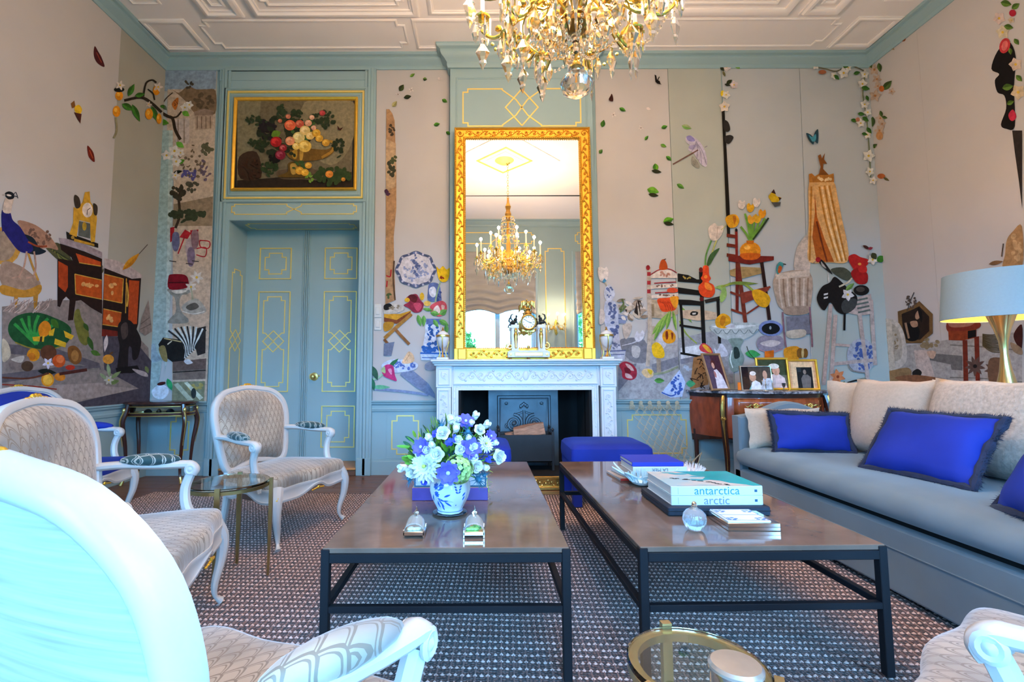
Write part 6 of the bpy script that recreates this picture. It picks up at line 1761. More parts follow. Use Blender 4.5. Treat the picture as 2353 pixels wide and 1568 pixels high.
A.s('#15202a', (42, 540), (70, 545), (86, 568), (102, 578), (80, 586), (52, 576)).s('#1f1e66', (0, 484), (18, 487), (25, 506), (42, 522), (58, 548), (72, 572), (60, 582), (38, 576), (18, 552), (4, 532), (0, 530))
A.s('#c9b6a6', (8, 456), (26, 457), (23, 474), (19, 490), (2, 486)).s('#161a22', (6, 446), (16, 440), (27, 445), (27, 456), (14, 458)).e('#d8d0c8', 16, 449, 6, 2.2, .2).p('#b0a8a0', (0, 447), (8, 446), (8, 450), (0, 450)).l('#2a2a34', 1.6, (27, 448), (32, 442), (37, 456)).l('#2a2a34', 1.6, (27, 450), (35, 452))
for x0, x1, x2 in ((57, 51, 38), (74, 78, 72)): A.l('#b08a76', 4, (x0, 578), (x1, 612), (x2, 638)).l('#b08a76', 2.5, (x2-16, 640), (x2, 636), (x2+6, 642))
A.l('#8a3c20', 4, (60, 556), (82, 566), (104, 566)); A.done('mural_peacock')
A = Art('l')   # commode in two panels
A.p('#24130e', (128, 594), (165, 600), (231, 612), (231, 722), (206, 708), (182, 690), (170, 692), (164, 736), (152, 737), (156, 690), (148, 682), (140, 690), (134, 706), (128, 704), (128, 668))
A.p('#a33c14', (130, 600), (152, 612), (152, 660), (146, 672), (130, 658)).p('#9c8c90', (131, 547), (156, 549), (192, 562), (231, 580), (231, 594), (190, 577), (135, 560)).p('#24130e', (134, 560), (190, 578), (231, 595), (231, 616), (165, 606), (160, 592), (136, 574)).p('#b5481c', (170, 582), (228, 602), (228, 612), (178, 604))
A.p('#b34a14', (168, 630), (230, 644), (230, 688), (170, 676)).p('#b8561c', (236, 628), (280, 640), (277, 697), (234, 688)) if False else A.p('#b34a14', (168, 630), (230, 644), (230, 688), (170, 676))
A.p('#241410', (236, 616), (290, 632), (321, 640), (314, 745), (306, 772), (230, 772)).p('#b5a4a0', (236, 594), (262, 598), (292, 610), (322, 631), (323, 639), (300, 641), (236, 616))
A.p('#b8561c', (236, 630), (280, 641), (277, 697), (234, 688)).p('#b04c18', (234, 710), (276, 719), (272, 752), (232, 746)).p('#b0461a', (293, 644), (317, 646), (311, 745), (291, 745)).p('#6e2014', (231, 756), (270, 762), (266, 773), (230, 773))
for q in (((168, 630), (230, 644)), ((170, 676), (230, 688)), ((168, 630), (170, 676)), ((236, 630), (280, 641)), ((280, 641), (277, 697)), ((234, 688), (277, 697)), ((234, 710), (276, 719)), ((232, 746), (272, 752)), ((287, 640), (285, 720)), ((178, 604), (228, 612))): A.l('#c99a3c', 2, *q)
A.blobs('#d89a58', 200, 658, 20, 8, 9, 5, 5).blobs('#d8a060', 256, 663, 14, 12, 8, 5, 6).blobs('#d8a060', 252, 730, 13, 8, 6, 5, 8).l('#c99a3c', 4, (287, 650), (291, 680), (288, 705)); A.done('mural_commode')
A = Art('l')   # clock on the commode
A.p('#1d1814', (148, 532), (158, 537), (222, 560), (222, 570), (150, 549)).p('#c9982e', (165, 476), (174, 480), (186, 464), (191, 442), (202, 440), (204, 464), (216, 484), (219, 502), (214, 556), (205, 557), (203, 512), (178, 506), (172, 545), (155, 538), (164, 512)).p('#5a5e58', (178, 508), (203, 514), (203, 548), (176, 542)).p('#b98c2c', (166, 548), (213, 561), (213, 566), (166, 555)).e('#e3d3c6', 197, 483, 12, 17).e('#b8922c', 190, 520, 5, 10)
A.s('#3a3028', (168, 448), (178, 455), (181, 474), (171, 479), (166, 462)).s('#3a3028', (210, 468), (220, 474), (219, 494), (212, 492)).l('#2a2420', 1.5, (197, 483), (204, 478)).l('#2a2420', 1.5, (197, 483), (196, 494)).e('#b08a3c', 163, 546, 4, 4); A.done('mural_clock')
Art('l').leaf('#c98a20', 298, 601, 56, 15, -.78, '#b5761a').l('#5a5048', 2, (316, 584), (336, 562)).done('mural_feather')
A = Art('l')   # green shell with fruit
A.s('#1c4a26', (14, 762), (20, 737), (45, 722), (85, 719), (122, 731), (150, 745), (160, 762), (148, 790), (110, 803), (68, 800), (30, 786))
for x, y in ((28, 740), (44, 728), (62, 722), (84, 721), (106, 728), (128, 738)): A.l('#2f8a3c', 7, (78, 792), ((x+78)/2-6, (y+792)/2-4), (x, y+4))
A.l('#8a7a2c', 3, (30, 787), (68, 801), (110, 804), (148, 791))
A.s('#d07c18', (84, 752), (96, 738), (108, 742), (113, 758), (104, 772), (88, 774)).leaf('#3c6a20', 122, 744, 28, 15, .9).p('#d8a824', (70, 775), (98, 772), (96, 786), (72, 784)).p('#d8a824', (108, 762), (122, 754), (118, 772), (108, 772)).p('#d8a824', (122, 778), (148, 788), (146, 799), (120, 791)).p('#d8a824', (142, 760), (166, 772), (160, 781), (146, 775)).p('#3a2a18', (88, 774), (93, 773), (92, 786), (86, 785))
A.s('#6e6a2c', (168, 715), (178, 711), (183, 730), (197, 755), (201, 780), (194, 794), (180, 786), (171, 760), (166, 735)).leaf('#35521e', 204, 790, 36, 12, 1.2).leaf('#4a6a24', 216, 812, 26, 12, .4).leaf('#35521e', 194, 752, 22, 10, 1.0)
A.e('#5a3420', 107, 811, 19, 18).e('#c98418', 72, 816, 15, 15).e('#b86a18', 68, 820, 9, 9).s('#7a4c20', (152, 800), (168, 795), (182, 810), (182, 830), (168, 838), (154, 826)).e('#9a6a34', 168, 818, 9, 13)
A.s('#7a6a64', (18, 828), (52, 817), (64, 828), (58, 845), (34, 852), (18, 845)).s('#b8aca0', (20, 826), (50, 818), (44, 834)).e('#4a3424', 58, 842, 14, 12).e('#c0501c', 131, 830, 15, 15).e('#d8703c', 134, 826, 9, 9).leaf('#141a14', 104, 855, 44, 14, .1).star('#cfc8d8', 106, 835, 14, 5, .3)
A.e('#d88c1c', 105, 873, 15, 16).e('#e8b040', 105, 873, 11, 12).e('#d07c20', 133, 867, 13, 9, .1).l('#4a2018', 7, (132, 860), (196, 850)).l('#7a7068', 3, (196, 850), (225, 847)).e('#a82c18', 157, 845, 11, 6).l('#5c3020', 4, (0, 868), (60, 870), (108, 858)).s('#b8a890', (0, 780), (14, 790), (20, 815), (10, 830), (0, 828)).l('#8a3020', 3, (0, 884), (70, 888), (126, 895))
A.done('mural_fruit_shell')
A = Art('l'); q = random.Random(4)
for k in range(26):
    x = q.uniform(0, 92); A.l(('#a88f84', '#8a766e', '#c0aca0')[k % 3], 2, (x, 722-abs(x-50)*.12), (x+q.uniform(4, 20), 708), (x+q.uniform(10, 34), 694-q.uniform(0, 8)))
A.done('mural_fur')
A = Art('l')
A.s('#201818', (268, 746), (282, 735), (298, 739), (313, 762), (321, 786), (313, 822), (301, 826), (299, 802), (292, 800), (288, 852), (266, 853), (271, 800), (267, 775)).s('#4a3c38', (274, 750), (288, 742), (290, 770), (278, 780)).p('#18100f', (262, 846), (312, 840), (318, 852), (300, 858), (264, 858)).done('mural_bronze_animal')
Art('l').e('#d08a30', 245, 826, 13, 11).leaf('#5a3a20', 252, 812, 12, 5, -.6).done('mural_orange')
A = Art('l'); A.leaf('#8a9a70', 246, 852, 34, 9, 1.4).leaf('#7a8a58', 262, 862, 30, 9, -.6).leaf('#6a7a44', 258, 878, 26, 12, -.2).leaf('#8a9a70', 234, 866, 24, 8, .7).star('#b8b0a0', 246, 874, 12, 6).done('mural_leaf_sprig')
Art('l').leaf('#cfc0bc', 239, 790, 40, 10, 1.7).done('mural_petal')
Art('l').p('#8c7a70', (338, 690), (346, 762), (330, 772), (316, 762), (322, 730)).l('#6a5a50', 2, (320, 745), (340, 730)).l('#6a5a50', 2, (319, 757), (343, 745)).done('mural_cone_shell')
Art('l').s('#a89a98', (300, 848), (330, 855), (336, 866), (318, 862)).leaf('#6a7444', 334, 850, 18, 9, 1.2).done('mural_white_petals')
A = Art('l')   # orange branch
A.l('#2a241c', 6, (282, 231), (320, 224), (344, 236), (368, 258)).l('#2a241c', 4, (326, 222), (332, 192), (346, 184), (356, 190)).l('#2a241c', 3, (336, 205), (348, 215), (352, 230))
for x, y, L, w, a in ((298, 207, 32, 13, -1.1), (318, 218, 24, 11, -.2), (290, 246, 30, 15, .5), (309, 260, 44, 14, 1.15), (352, 262, 40, 14, 1.2), (372, 245, 16, 8, .2)): A.leaf(G2, x, y, L, w, a, '#3f7a28')
for x, y, rx, ry in ((270, 220, 9, 11), (264, 256, 9, 13), (339, 262, 9, 13), (356, 208, 8, 11), (362, 273, 6, 12)): A.e('#d88a18', x, y, rx, ry).e('#eab040', x-2, y-3, rx*.4, ry*.4)
A.e('#141410', 270, 206, 12, 6).star('#cfc4bc', 272, 196, 12).star('#cfc4bc', 360, 200, 12).star('#c4b8b0', 338, 240, 8).l('#8a8468', 5, (262, 270), (264, 300), (257, 318)).done('mural_orange_branch')
# ---------------- back wall, strip beside the door
A = Art('b')
A.p('#8fa0b2', (377, 154), (498, 154), (496, 210), (378, 210)).p('#c2ad99', (386, 206), (497, 206), (488, 560), (476, 924), (396, 924), (398, 560), (400, 420), (384, 330)).p('#9db4b4', (374, 300), (398, 300), (398, 420), (392, 700), (366, 880), (346, 924), (346, 800)).p('#b4c4c0', (389, 300), (398, 300), (395, 560), (388, 800), (380, 860))
A.s('#7e664e', (396, 206), (412, 214), (432, 199), (452, 206), (474, 206), (496, 210), (495, 262), (470, 255), (450, 262), (424, 230)).blobs('#5e4e3c', 462, 236, 28, 20, 22, 6, 2).blobs('#4a4034', 430, 192, 14, 14, 6, 4, 3)
A.p('#c4b4ac', (404, 274), (436, 272), (436, 330), (404, 338)).p('#8f7868', (446, 258), (470, 250), (492, 256), (490, 266), (448, 266)).p('#b09884', (448, 266), (490, 266), (488, 296), (450, 300))
for x in (454, 464, 474, 484): A.l('#7e6858', 2.5, (x, 268), (x, 296))
for x in (410, 424): A.l('#9a8678', 3, (x, 276), (x, 330))
A.blobs('#5c5a44', 476, 346, 12, 16, 14, 6, 5).blobs('#4e4a3c', 444, 430, 20, 10, 12, 6, 6).blobs('#55508a', 440, 400, 22, 14, 14, 5, 7).blobs('#6a5a6a', 472, 392, 12, 22, 14, 5, 8).blobs('#6e5e4c', 440, 372, 34, 40, 30, 4, 9).p('#8f7c66', (400, 470), (490, 452), (488, 520), (398, 520))
A.l('#3a2c22', 6, (404, 525), (414, 495), (412, 455), (420, 430)).blobs('#343a28', 424, 496, 32, 12, 26, 8, 10).blobs('#39402c', 452, 490, 18, 12, 14, 7, 11).blobs('#3a3428', 410, 440, 14, 26, 18, 7, 12)
A.done('mural_landscape')
A = Art('b')
A.p('#a01c26', (392, 524), (402, 522), (400, 552), (392, 558)).p('#a8202a', (413, 546), (426, 528), (440, 536), (432, 550)).p('#9a1c26', (438, 530), (457, 528), (455, 550), (440, 551)).l('#a8202a', 3, (424, 548), (410, 584)).l('#a8202a', 2.5, (459, 553), (482, 556), (480, 571), (462, 568), (459, 553)).l('#a8202a', 2.5, (452, 572), (474, 570), (472, 590), (452, 586))
for x, y, c in ((405, 550, '#6a6a8a'), (436, 565, '#b4a0a0'), (440, 585, '#7c6a80'), (449, 545, '#8a6a70')): A.s(c, (x-6, y-14), (x+6, y-14), (x+9, y+8), (x+4, y+26), (x-5, y+26), (x-9, y+6))
for x, y in ((398, 600), (436, 606), (450, 600)): A.l('#3c3430', 2, (x-8, y), (x+8, y+2))
A.done('mural_flag_bearers')
A = Art('b')
A.s('#8c8c86', (388, 664), (440, 666), (432, 676), (418, 680), (413, 698), (420, 720), (434, 734), (428, 743), (388, 743), (394, 730), (405, 717), (403, 686), (392, 676)).s('#d0ccc4', (396, 668), (430, 668), (420, 674), (404, 675)).s('#7e1020', (388, 638), (395, 631), (425, 632), (434, 645), (430, 662), (390, 665)).l('#4a0a14', 3, (388, 650), (432, 650)).s('#a8a49c', (418, 706), (450, 686), (473, 708), (470, 720), (440, 723)).s('#5a5650', (428, 706), (448, 696), (458, 706), (440, 714)).l('#dcd8d0', 2, (420, 716), (445, 722), (471, 716))
A.star('#d4ccc4', 453, 638, 16, 6, .2).star('#d4ccc4', 440, 660, 14, 6, .5).l('#a8a890', 4, (440, 662), (444, 690)); A.done('mural_silver_and_flowers')
A = Art('b')
A.p('#1c1b1b', (365, 792), (376, 776), (420, 782), (426, 812), (424, 838), (405, 838), (372, 814)).p('#2e2a2a', (450, 756), (474, 750), (473, 812), (455, 818), (448, 790))
for k in range(13):
    t = k/12; A.l('#cfd6d4' if k % 2 else '#2c2c2e', 4, (424+2.2*k, 826-2*k), (424+2.4*k, 792), (388+7.2*k, 772-22*math.sin(PI*(.18+.6*t))))
A.l('#b8a878', 2.5, (378, 778), (418, 786)).l('#d8d0b8', 2.5, (386, 792), (396, 784)).s('#8a7a4c', (366, 800), (380, 796), (386, 830), (374, 826)).done('mural_accordion')
Art('b').p('#66544e', (398, 832), (475, 824), (474, 849), (398, 854)).p('#786860', (398, 858), (474, 852), (473, 871), (398, 874)).l('#2e2624', 3, (398, 856), (474, 851)).leaf('#c8ccd4', 434, 832, 22, 12, .2).done('mural_books')
A = Art('b')
A.p('#7c8068', (398, 878), (472, 876), (470, 922), (396, 922)).blobs('#a89858', 450, 888, 16, 8, 12, 5, 4).p('#aeb8a4', (400, 884), (410, 880), (446, 920), (434, 922)).p('#c8d0bc', (424, 880), (432, 878), (468, 914), (460, 920)).e('#2c3434', 446, 904, 6, 12).s('#d0dcea', (352, 895), (368, 884), (386, 890), (388, 905), (376, 917), (360, 916), (351, 906)).leaf('#2c9a60', 391, 884, 30, 13, 1.2).e('#301818', 372, 882, 10, 4, -.2).l('#5a1a1a', 2, (364, 884), (380, 878)).s('#8fa4b0', (346, 800), (356, 790), (362, 810), (372, 826), (350, 832)).done('mural_crystal_still_life')
A = Art('b')
A.l('#33281e', 7, (372, 260), (386, 268), (398, 274), (404, 300), (416, 322)).l('#33281e', 4, (386, 270), (406, 270), (418, 257)).l('#4a3a30', 2.5, (374, 240), (384, 226), (398, 214))
for x, y, L, w, a, c in ((428, 262, 20, 13, .6, G3), (377, 282, 26, 14, .2, G1), (415, 334, 22, 13, .6, G3), (418, 372, 18, 10, -.5, G1), (379, 248, 16, 9, .8, '#5a6a50'), (410, 396, 22, 8, -.2, '#141a14')): A.leaf(c, x, y, L, w, a)
for x, y, r in ((384, 358, 13), (402, 348, 15), (406, 372, 13), (426, 248, 11), (436, 242, 10), (416, 352, 10)): A.star('#d8d2cc', x, y, r, 5, x*.3, w=.75)
A.star('#d4ccc8', 404, 404, 11).done('mural_blossom_branch')
Art('b').s('#b8682a', (396, 241), (404, 229), (411, 226), (410, 241), (404, 254)).blobs('#4a2a18', 404, 240, 5, 9, 7, 1.6, 2).done('mural_butterfly')
# ---------------- back wall, door to chimney
A = Art('b')
A.p('#a9835f', (888, 252), (895, 252), (902, 262), (907, 278), (908, 300), (911, 400), (911, 480), (905, 545), (906, 600), (909, 690), (886, 700)).p('#b89a78', (887, 320), (910, 330), (909, 430), (887, 440)).p('#a8825a', (887, 520), (903, 525), (904, 600), (886, 600))
A.blobs('#463c30', 898, 300, 8, 12, 10, 4, 2).blobs('#3c3c2c', 898, 390, 9, 16, 14, 5, 3).blobs('#4a5034', 904, 366, 6, 10, 8, 4, 4).blobs('#4a2c44', 890, 448, 4, 14, 8, 4, 5).l('#5a4430', 4, (906, 600), (904, 640), (908, 690)).l('#a8202a', 3, (888, 634), (897, 636), (899, 620)).l('#a8202a', 3, (889, 660), (890, 646)).blobs('#4a5a34', 894, 680, 8, 4, 6, 4, 6); A.done('mural_landscape_strip')
for x, y, L, w, a, c, c2 in ((948, 174, 14, 7, -.6, '#7a9a44', '#4f7a2a'), (977, 183, 10, 8, .2, '#6a8a44', '#2c3a1c'), (923, 203, 18, 12, -1.0, '#2c3420', '#3c4a28'), (937, 224, 18, 10, -.2, '#30381f', '#22281a'), (907, 240, 17, 10, -.9, '#a8a070', '#8a8450'), (1022, 233, 14, 9, .5, G1, G2), (1004, 287, 15, 9, -.2, G1, G2), (1030, 307, 12, 8, .6, G1, G2),
                             (1430, 253, 17, 9, .45, G1, G2), (1385, 285, 18, 11, -1.3, '#3f6a24', G2), (1380, 349, 12, 9, -.9, '#5a7a40', G2), (1526, 293, 15, 9, -.3, G1, G2), (1485, 318, 13, 7, -.9, G1, G2), (1524, 336, 15, 8, .4, G1, '#6a8a3c'), (1536, 365, 16, 9, .7, G1, G2), (1506, 386, 19, 13, 1.4, '#62a028', '#3f7420'), (1500, 439, 28, 17, .25, '#6aa030', '#4f8a24'), (1535, 507, 25, 15, -.3, '#62a028', '#3a6a1c'), (1577, 293, 24, 11, .3, '#9aa878', '#6a9a4c'), (1563, 429, 20, 10, .55, '#5a8a38', '#3f7028')):
    Art('b').leaf(c, x, y, L, w, a, c2).done('mural_leaf')
for x, y in ((1500, 449), (1535, 515), (1507, 395)): Art('b', .0128).leaf('#2a2c18', x+1, y, 24, 9, .15).done('mural_leaf_print')
for x, y, n in ((1011, 182, 1), (945, 208, 4), (915, 218, 4), (1489, 251, 1), (1409, 265, 4), (1472, 295, 5)):
    A = Art('b')
    if n == 1: A.leaf('#d8ccc8', x, y, 11, 6, .3)
    else: A.star('#d0c8c4', x, y, 7, n, .4, eye='#7a6a60', w=.35)
    A.done('mural_petal')
A = Art('b')   # delft plate
pts = [(956+46*(1+.04*math.cos(8*t))*math.cos(t), 620+41*(1+.04*math.cos(8*t))*math.sin(t)) for t in np.linspace(0, 2*PI, 64, endpoint=False)]
A.p('#4c5674', *pts).p('#c9c2c6', *[(956+(x-956)*.86, 620+(y-620)*.86) for x, y in pts]).blobs('#8c94b4', 956, 622, 30, 26, 46, 3.2, 4).blobs('#5c6890', 956, 614, 8, 22, 16, 4, 5).blobs('#5c6890', 956, 584, 12, 4, 7, 3, 6).blobs('#5c6890', 956, 656, 12, 4, 7, 3, 7)
for k in range(16): t = k*PI/8; A.e('#b8b4c4', 956+43*math.cos(t), 620+38*math.sin(t), 3.4, 2.4, t, n=8)
A.done('mural_delft_plate')
A = Art('b')   # delft bust with flowers
A.p('#c4cee2', (978, 735), (1012, 735), (1010, 748), (1018, 795), (1030, 815), (966, 815), (972, 795), (977, 768)).blobs('#2f5aa0', 994, 770, 15, 26, 26, 4, 3).blobs('#2f64b4', 994, 800, 24, 10, 24, 5, 4).p('#b8cce4', (966, 812), (1030, 812), (1028, 830), (968, 828)).l('#2f64b4', 4, (966, 812), (1030, 813)).l('#3c6ab0', 2, (970, 822), (1026, 823)).p('#5c70a8', (978, 733), (1014, 733), (1013, 746), (980, 746))
A.s('#5a6a9c', (984, 668), (986, 654), (998, 650), (1010, 656), (1014, 680), (1014, 692), (1002, 694), (984, 690)).s('#cfd0da', (987, 664), (996, 659), (1002, 666), (1001, 680), (994, 684), (987, 676)).l('#7480a8', 1.5, (989, 667), (993, 667)).blobs('#39497c', 1008, 678, 5, 14, 8, 3, 4)
A.l('#8aa07c', 3.5, (1013, 646), (1005, 672), (999, 704)).s('#e0b41c', (1003, 614), (1010, 619), (1018, 612), (1026, 620), (1034, 617), (1031, 640), (1022, 649), (1009, 643)).blobs('#8a3014', 1014, 640, 5, 4, 6, 3, 2)
A.s('#8c2c44', (928, 702), (940, 694), (934, 685), (946, 678), (958, 677), (966, 690), (974, 700), (968, 716), (953, 719), (940, 709)).s('#5c1c24', (938, 682), (948, 677), (960, 684), (955, 696), (944, 692)).s('#c04a64', (950, 700), (962, 696), (970, 704), (960, 716)).e('#d8a82c', 936, 690, 6, 5).e('#d8a82c', 970, 682, 5, 9).e('#e0b85c', 982, 698, 8, 6)
A.s('#c8525c', (988, 706), (1000, 696), (1016, 692), (1026, 700), (1026, 716), (1012, 728), (994, 722)).s('#e4d0c8', (996, 712), (1006, 702), (1012, 716), (1004, 722)).s('#d8b0a8', (1014, 702), (1022, 704), (1018, 716)).e('#b82c3c', 934, 731, 4, 5)
for x, y, L, w, a in ((964, 737, 28, 11, 1.3), (974, 738, 26, 11, 1.6), (1000, 721, 22, 12, .2), (1019, 718, 20, 14, -.6), (1002, 744, 22, 10, 1.0), (1020, 742, 26, 12, .5), (1026, 757, 22, 10, 1.5), (984, 712, 24, 8, .2)): A.leaf('#72ac58', x, y, L, w, a, '#558f44')
A.done('mural_delft_bust')
A = Art('b')   # tray on folding table
A.p('#c8942c', (883, 722), (920, 722), (946, 714), (942, 722), (912, 740), (883, 734)).p('#7e4428', (883, 730), (912, 736), (944, 716), (944, 724), (912, 745), (883, 740)).l('#a87838', 8, (884, 778), (912, 752), (946, 722)).l('#97663c', 7, (906, 754), (922, 772), (941, 792)).l('#7a4e2c', 6, (883, 780), (896, 795)).s('#c0bab2', (883, 702), (905, 698), (928, 704), (930, 712), (908, 721), (883, 721)).s('#1c1a1a', (883, 702), (896, 698), (903, 706), (892, 713), (883, 712)).blobs('#8a7e6c', 906, 706, 12, 5, 8, 3, 4).s('#b8862c', (883, 742), (905, 742), (900, 756), (884, 762)).done('mural_folding_table')
A = Art('b')
A.p('#a9b4cc', (880, 800), (1000, 790), (1000, 925), (858, 925), (860, 880)) if False else A.p('#6f7890', (883, 790), (907, 786), (900, 818), (882, 818))
A.p('#7d88a6', (926, 850), (950, 852), (985, 882), (1000, 906), (1000, 916), (958, 892), (920, 862)).l('#8490b0', 6, (860, 894), (930, 900), (985, 908)).s('#8d95ac', (977, 838), (992, 830), (1000, 834), (1000, 850), (980, 850)).done('mural_floor_pattern')
A = Art('b')
A.s('#c2cce2', (880, 836), (905, 826), (945, 830), (961, 839), (950, 851), (905, 857), (880, 849)).blobs('#5a74b8', 925, 841, 30, 8, 26, 3.4, 3).s('#e0ba94', (924, 832), (932, 818), (940, 808), (950, 816), (952, 830), (940, 836), (928, 836)).l('#c89870', 1.5, (930, 832), (942, 814)).done('mural_delft_dish')
A = Art('b')
A.leaf('#2f7048', 905, 834, 30, 9, -.7).s('#c43672', (878, 848), (890, 838), (904, 842), (908, 862), (912, 876), (898, 872), (882, 864)).s('#a8c088', (876, 852), (884, 842), (886, 858)).s('#e090b0', (892, 850), (900, 848), (900, 862)).l('#9ac0a0', 5, (858, 872), (870, 868), (880, 860)).leaf('#335c4a', 862, 858, 36, 14, 1.2).leaf('#6cb48c', 876, 890, 44, 10, .0).leaf('#2c6a50', 858, 884, 30, 10, 1.4).done('mural_tulip')
# ---------------- right of the chimney
A = Art('b')
A.p('#a2a0a3', (1418, 806), (1480, 790), (1556, 782), (1562, 918), (1420, 918)).p('#73727d', (1420, 840), (1462, 836), (1452, 862), (1420, 900)).s('#77777f', (1426, 780), (1480, 782), (1486, 830), (1452, 832), (1430, 808)).p('#7c7c86', (1496, 838), (1556, 820), (1560, 838), (1500, 862)).s('#b4b0b0', (1452, 795), (1470, 800), (1466, 822), (1452, 818)).done('mural_floor_pattern')
A = Art('b', .0165)
A.p('#9699a2', (1556, 778), (1680, 752), (1684, 880), (1566, 918)).p('#d0d4dc', (1562, 800), (1622, 790), (1624, 812), (1564, 826)).p('#7c8090', (1562, 826), (1660, 806), (1660, 816), (1564, 838)).done('mural_floor_pattern')
Art('b').p('#16100f', (1507, 175), (1509, 185), (1515, 188), (1517, 194), (1520, 196), (1510, 194), (1505, 190), (1503, 173)).l('#16100f', 2, (1508, 190), (1514, 178)).done('mural_swallow')
Art('b').s('#3a1c18', (1398, 230), (1402, 222), (1405, 217), (1408, 225), (1408, 234), (1402, 234)).done('mural_butterfly')
A = Art('b', .0165)
A.s('#8f8d84', (1590, 360), (1606, 380), (1602, 388), (1588, 378)).s('#b9b2c6', (1576, 316), (1586, 313), (1600, 321), (1614, 338), (1623, 364), (1622, 384), (1611, 380), (1602, 368), (1592, 353), (1580, 346), (1584, 336), (1575, 326)).s('#857fb4', (1576, 316), (1586, 313), (1596, 325), (1582, 326)).s('#9a94bc', (1581, 338), (1600, 334), (1590, 346))
for x, y in ((1622, 380), (1611, 378), (1600, 366), (1588, 350)): A.l('#8a86a0', 1.5, (1598, 326), ((1598+x)/2+3, (326+y)/2-3), (x, y))
A.l('#6a4c44', 3, (1603, 346), (1545, 379)).l('#8a8490', 2, (1618, 340), (1624, 337)).done('mural_parasol')
A = Art('b')   # delft statue and dried bouquet
A.l('#b8a890', 2.5, (1386, 640), (1396, 664)).s('#d8cec8', (1373, 619), (1380, 614), (1388, 618), (1393, 614), (1397, 624), (1396, 640), (1388, 648), (1377, 644)).p('#4a8cb4', (1383, 648), (1388, 640), (1393, 646), (1388, 651))
A.s('#b6bace', (1388, 702), (1396, 690), (1412, 694), (1421, 720), (1421, 760), (1426, 800), (1431, 812), (1396, 812), (1400, 772), (1389, 745)).blobs('#59648c', 1404, 715, 10, 18, 18, 4, 3).blobs('#525e88', 1410, 758, 10, 18, 20, 4, 4).blobs('#6a7498', 1412, 795, 10, 12, 12, 3, 5).s('#c2c6d6', (1387, 676), (1392, 660), (1402, 656), (1412, 672), (1408, 688), (1394, 692)).blobs('#626e98', 1400, 672, 10, 12, 14, 3, 6).p('#b8bccc', (1390, 808), (1437, 806), (1434, 829), (1392, 829)).l('#5a648c', 3, (1388, 808), (1437, 806)).l('#5a648c', 2, (1394, 816), (1434, 815)).p('#7e88a8', (1420, 722), (1441, 728), (1436, 744), (1420, 744)).l('#39486c', 2, (1420, 732), (1440, 736))
A.s('#cfc4c0', (1378, 712), (1388, 718), (1388, 740), (1377, 745)); A.done('mural_delft_statue')
A = Art('b'); q = random.Random(6)
for k in range(26):
    x, y = q.uniform(1425, 1482), q.uniform(685, 732); A.leaf(('#c0b0a0', '#a89484', '#d4c8c0', '#8a7868')[k % 4], x, y, q.uniform(14, 28), q.uniform(6, 11), q.uniform(-.8, 1.2))
for k in range(10): A.p('#2c211c', *[(q.uniform(-5, 5)+1428+5.5*k, q.uniform(-5, 5)+690+q.uniform(0, 40)) for _ in range(3)])
A.l('#5a6a3c', 4, (1422, 712), (1432, 700), (1428, 688)).l('#5a6a3c', 4, (1424, 718), (1438, 704)).s('#bcaca0', (1430, 748), (1450, 745), (1448, 765), (1438, 780), (1432, 770)).done('mural_dried_bouquet')
Art('b').s('#d2ced6', (1457, 776), (1463, 761), (1469, 768), (1475, 759), (1480, 768), (1475, 781), (1463, 786)).l('#b8b4bc', 2, (1480, 770), (1486, 748), (1484, 740)).l('#c4c0c8', 2, (1428, 795), (1455, 788), (1466, 782)).done('mural_white_tulip')
A = Art('b')   # painted chair, orange bowl, tulips
A.p('#b3a088', (1488, 686), (1512, 692), (1556, 690), (1557, 722), (1532, 734), (1490, 730)).p('#8a7860', (1496, 700), (1502, 700), (1502, 728), (1496, 728)).l('#b8a898', 9, (1490, 615), (1491, 690), (1492, 760), (1487, 842)).p('#9c8c7c', (1507, 820), (1517, 818), (1518, 856), (1508, 858)).l('#b0a08c', 8, (1500, 750), (1500, 812))
for y in (632, 652, 672): A.p('#9a2830', (1486, y-6), (1494, y-6), (1494, y+3), (1486, y+3))
A.e('#8a1c24', 1488, 616, 4.5, 6).p('#d8c6ba', (1494, 634), (1510, 624), (1525, 620), (1540, 622), (1554, 630), (1555, 640), (1494, 640)).l('#9a2830', 2, (1494, 632), (1510, 622), (1525, 618), (1540, 620), (1554, 628)).blobs('#b07c6c', 1524, 631, 14, 5, 12, 3, 3).p('#d8c6ba', (1494, 656), (1555, 652), (1555, 661), (1494, 665)).l('#9a2830', 2.5, (1502, 652), (1528, 650), (1552, 649)).blobs('#7a5a4c', 1526, 657, 22, 3, 9, 2.4, 4).p('#d8c6ba', (1496, 679), (1557, 674), (1557, 683), (1496, 687)).l('#9a2830', 2.5, (1504, 674), (1535, 672), (1556, 671)).blobs('#7a5a4c', 1528, 680, 20, 3, 9, 2.4, 5)
A.e('#d85030', 1544, 668, 13, 6).s('#d8481c', (1510, 688), (1534, 685), (1557, 682), (1556, 700), (1548, 714), (1522, 717), (1513, 704)).s('#e09424', (1538, 685), (1557, 683), (1556, 701), (1549, 709))
for k in range(4): A.l('#b03414', 2, (1514+6*k, 694), (1526+5*k, 700), (1530+5*k, 714))
A.s('#b04818', (1514, 620), (1516, 604), (1521, 597), (1527, 599), (1532, 610), (1531, 620)).l('#4a2a1c', 2, (1524, 598), (1529, 596)).done('mural_painted_chair')
A = Art('b')
for x, y, L, w, a in ((1515, 745, 62, 11, -.95), (1525, 740, 56, 9, -1.15), (1535, 735, 48, 9, -1.35), (1549, 738, 50, 8, 1.4), (1510, 762, 46, 8, -1.2)): A.leaf('#8cb050', x, y, L, w, a, '#648f3c')
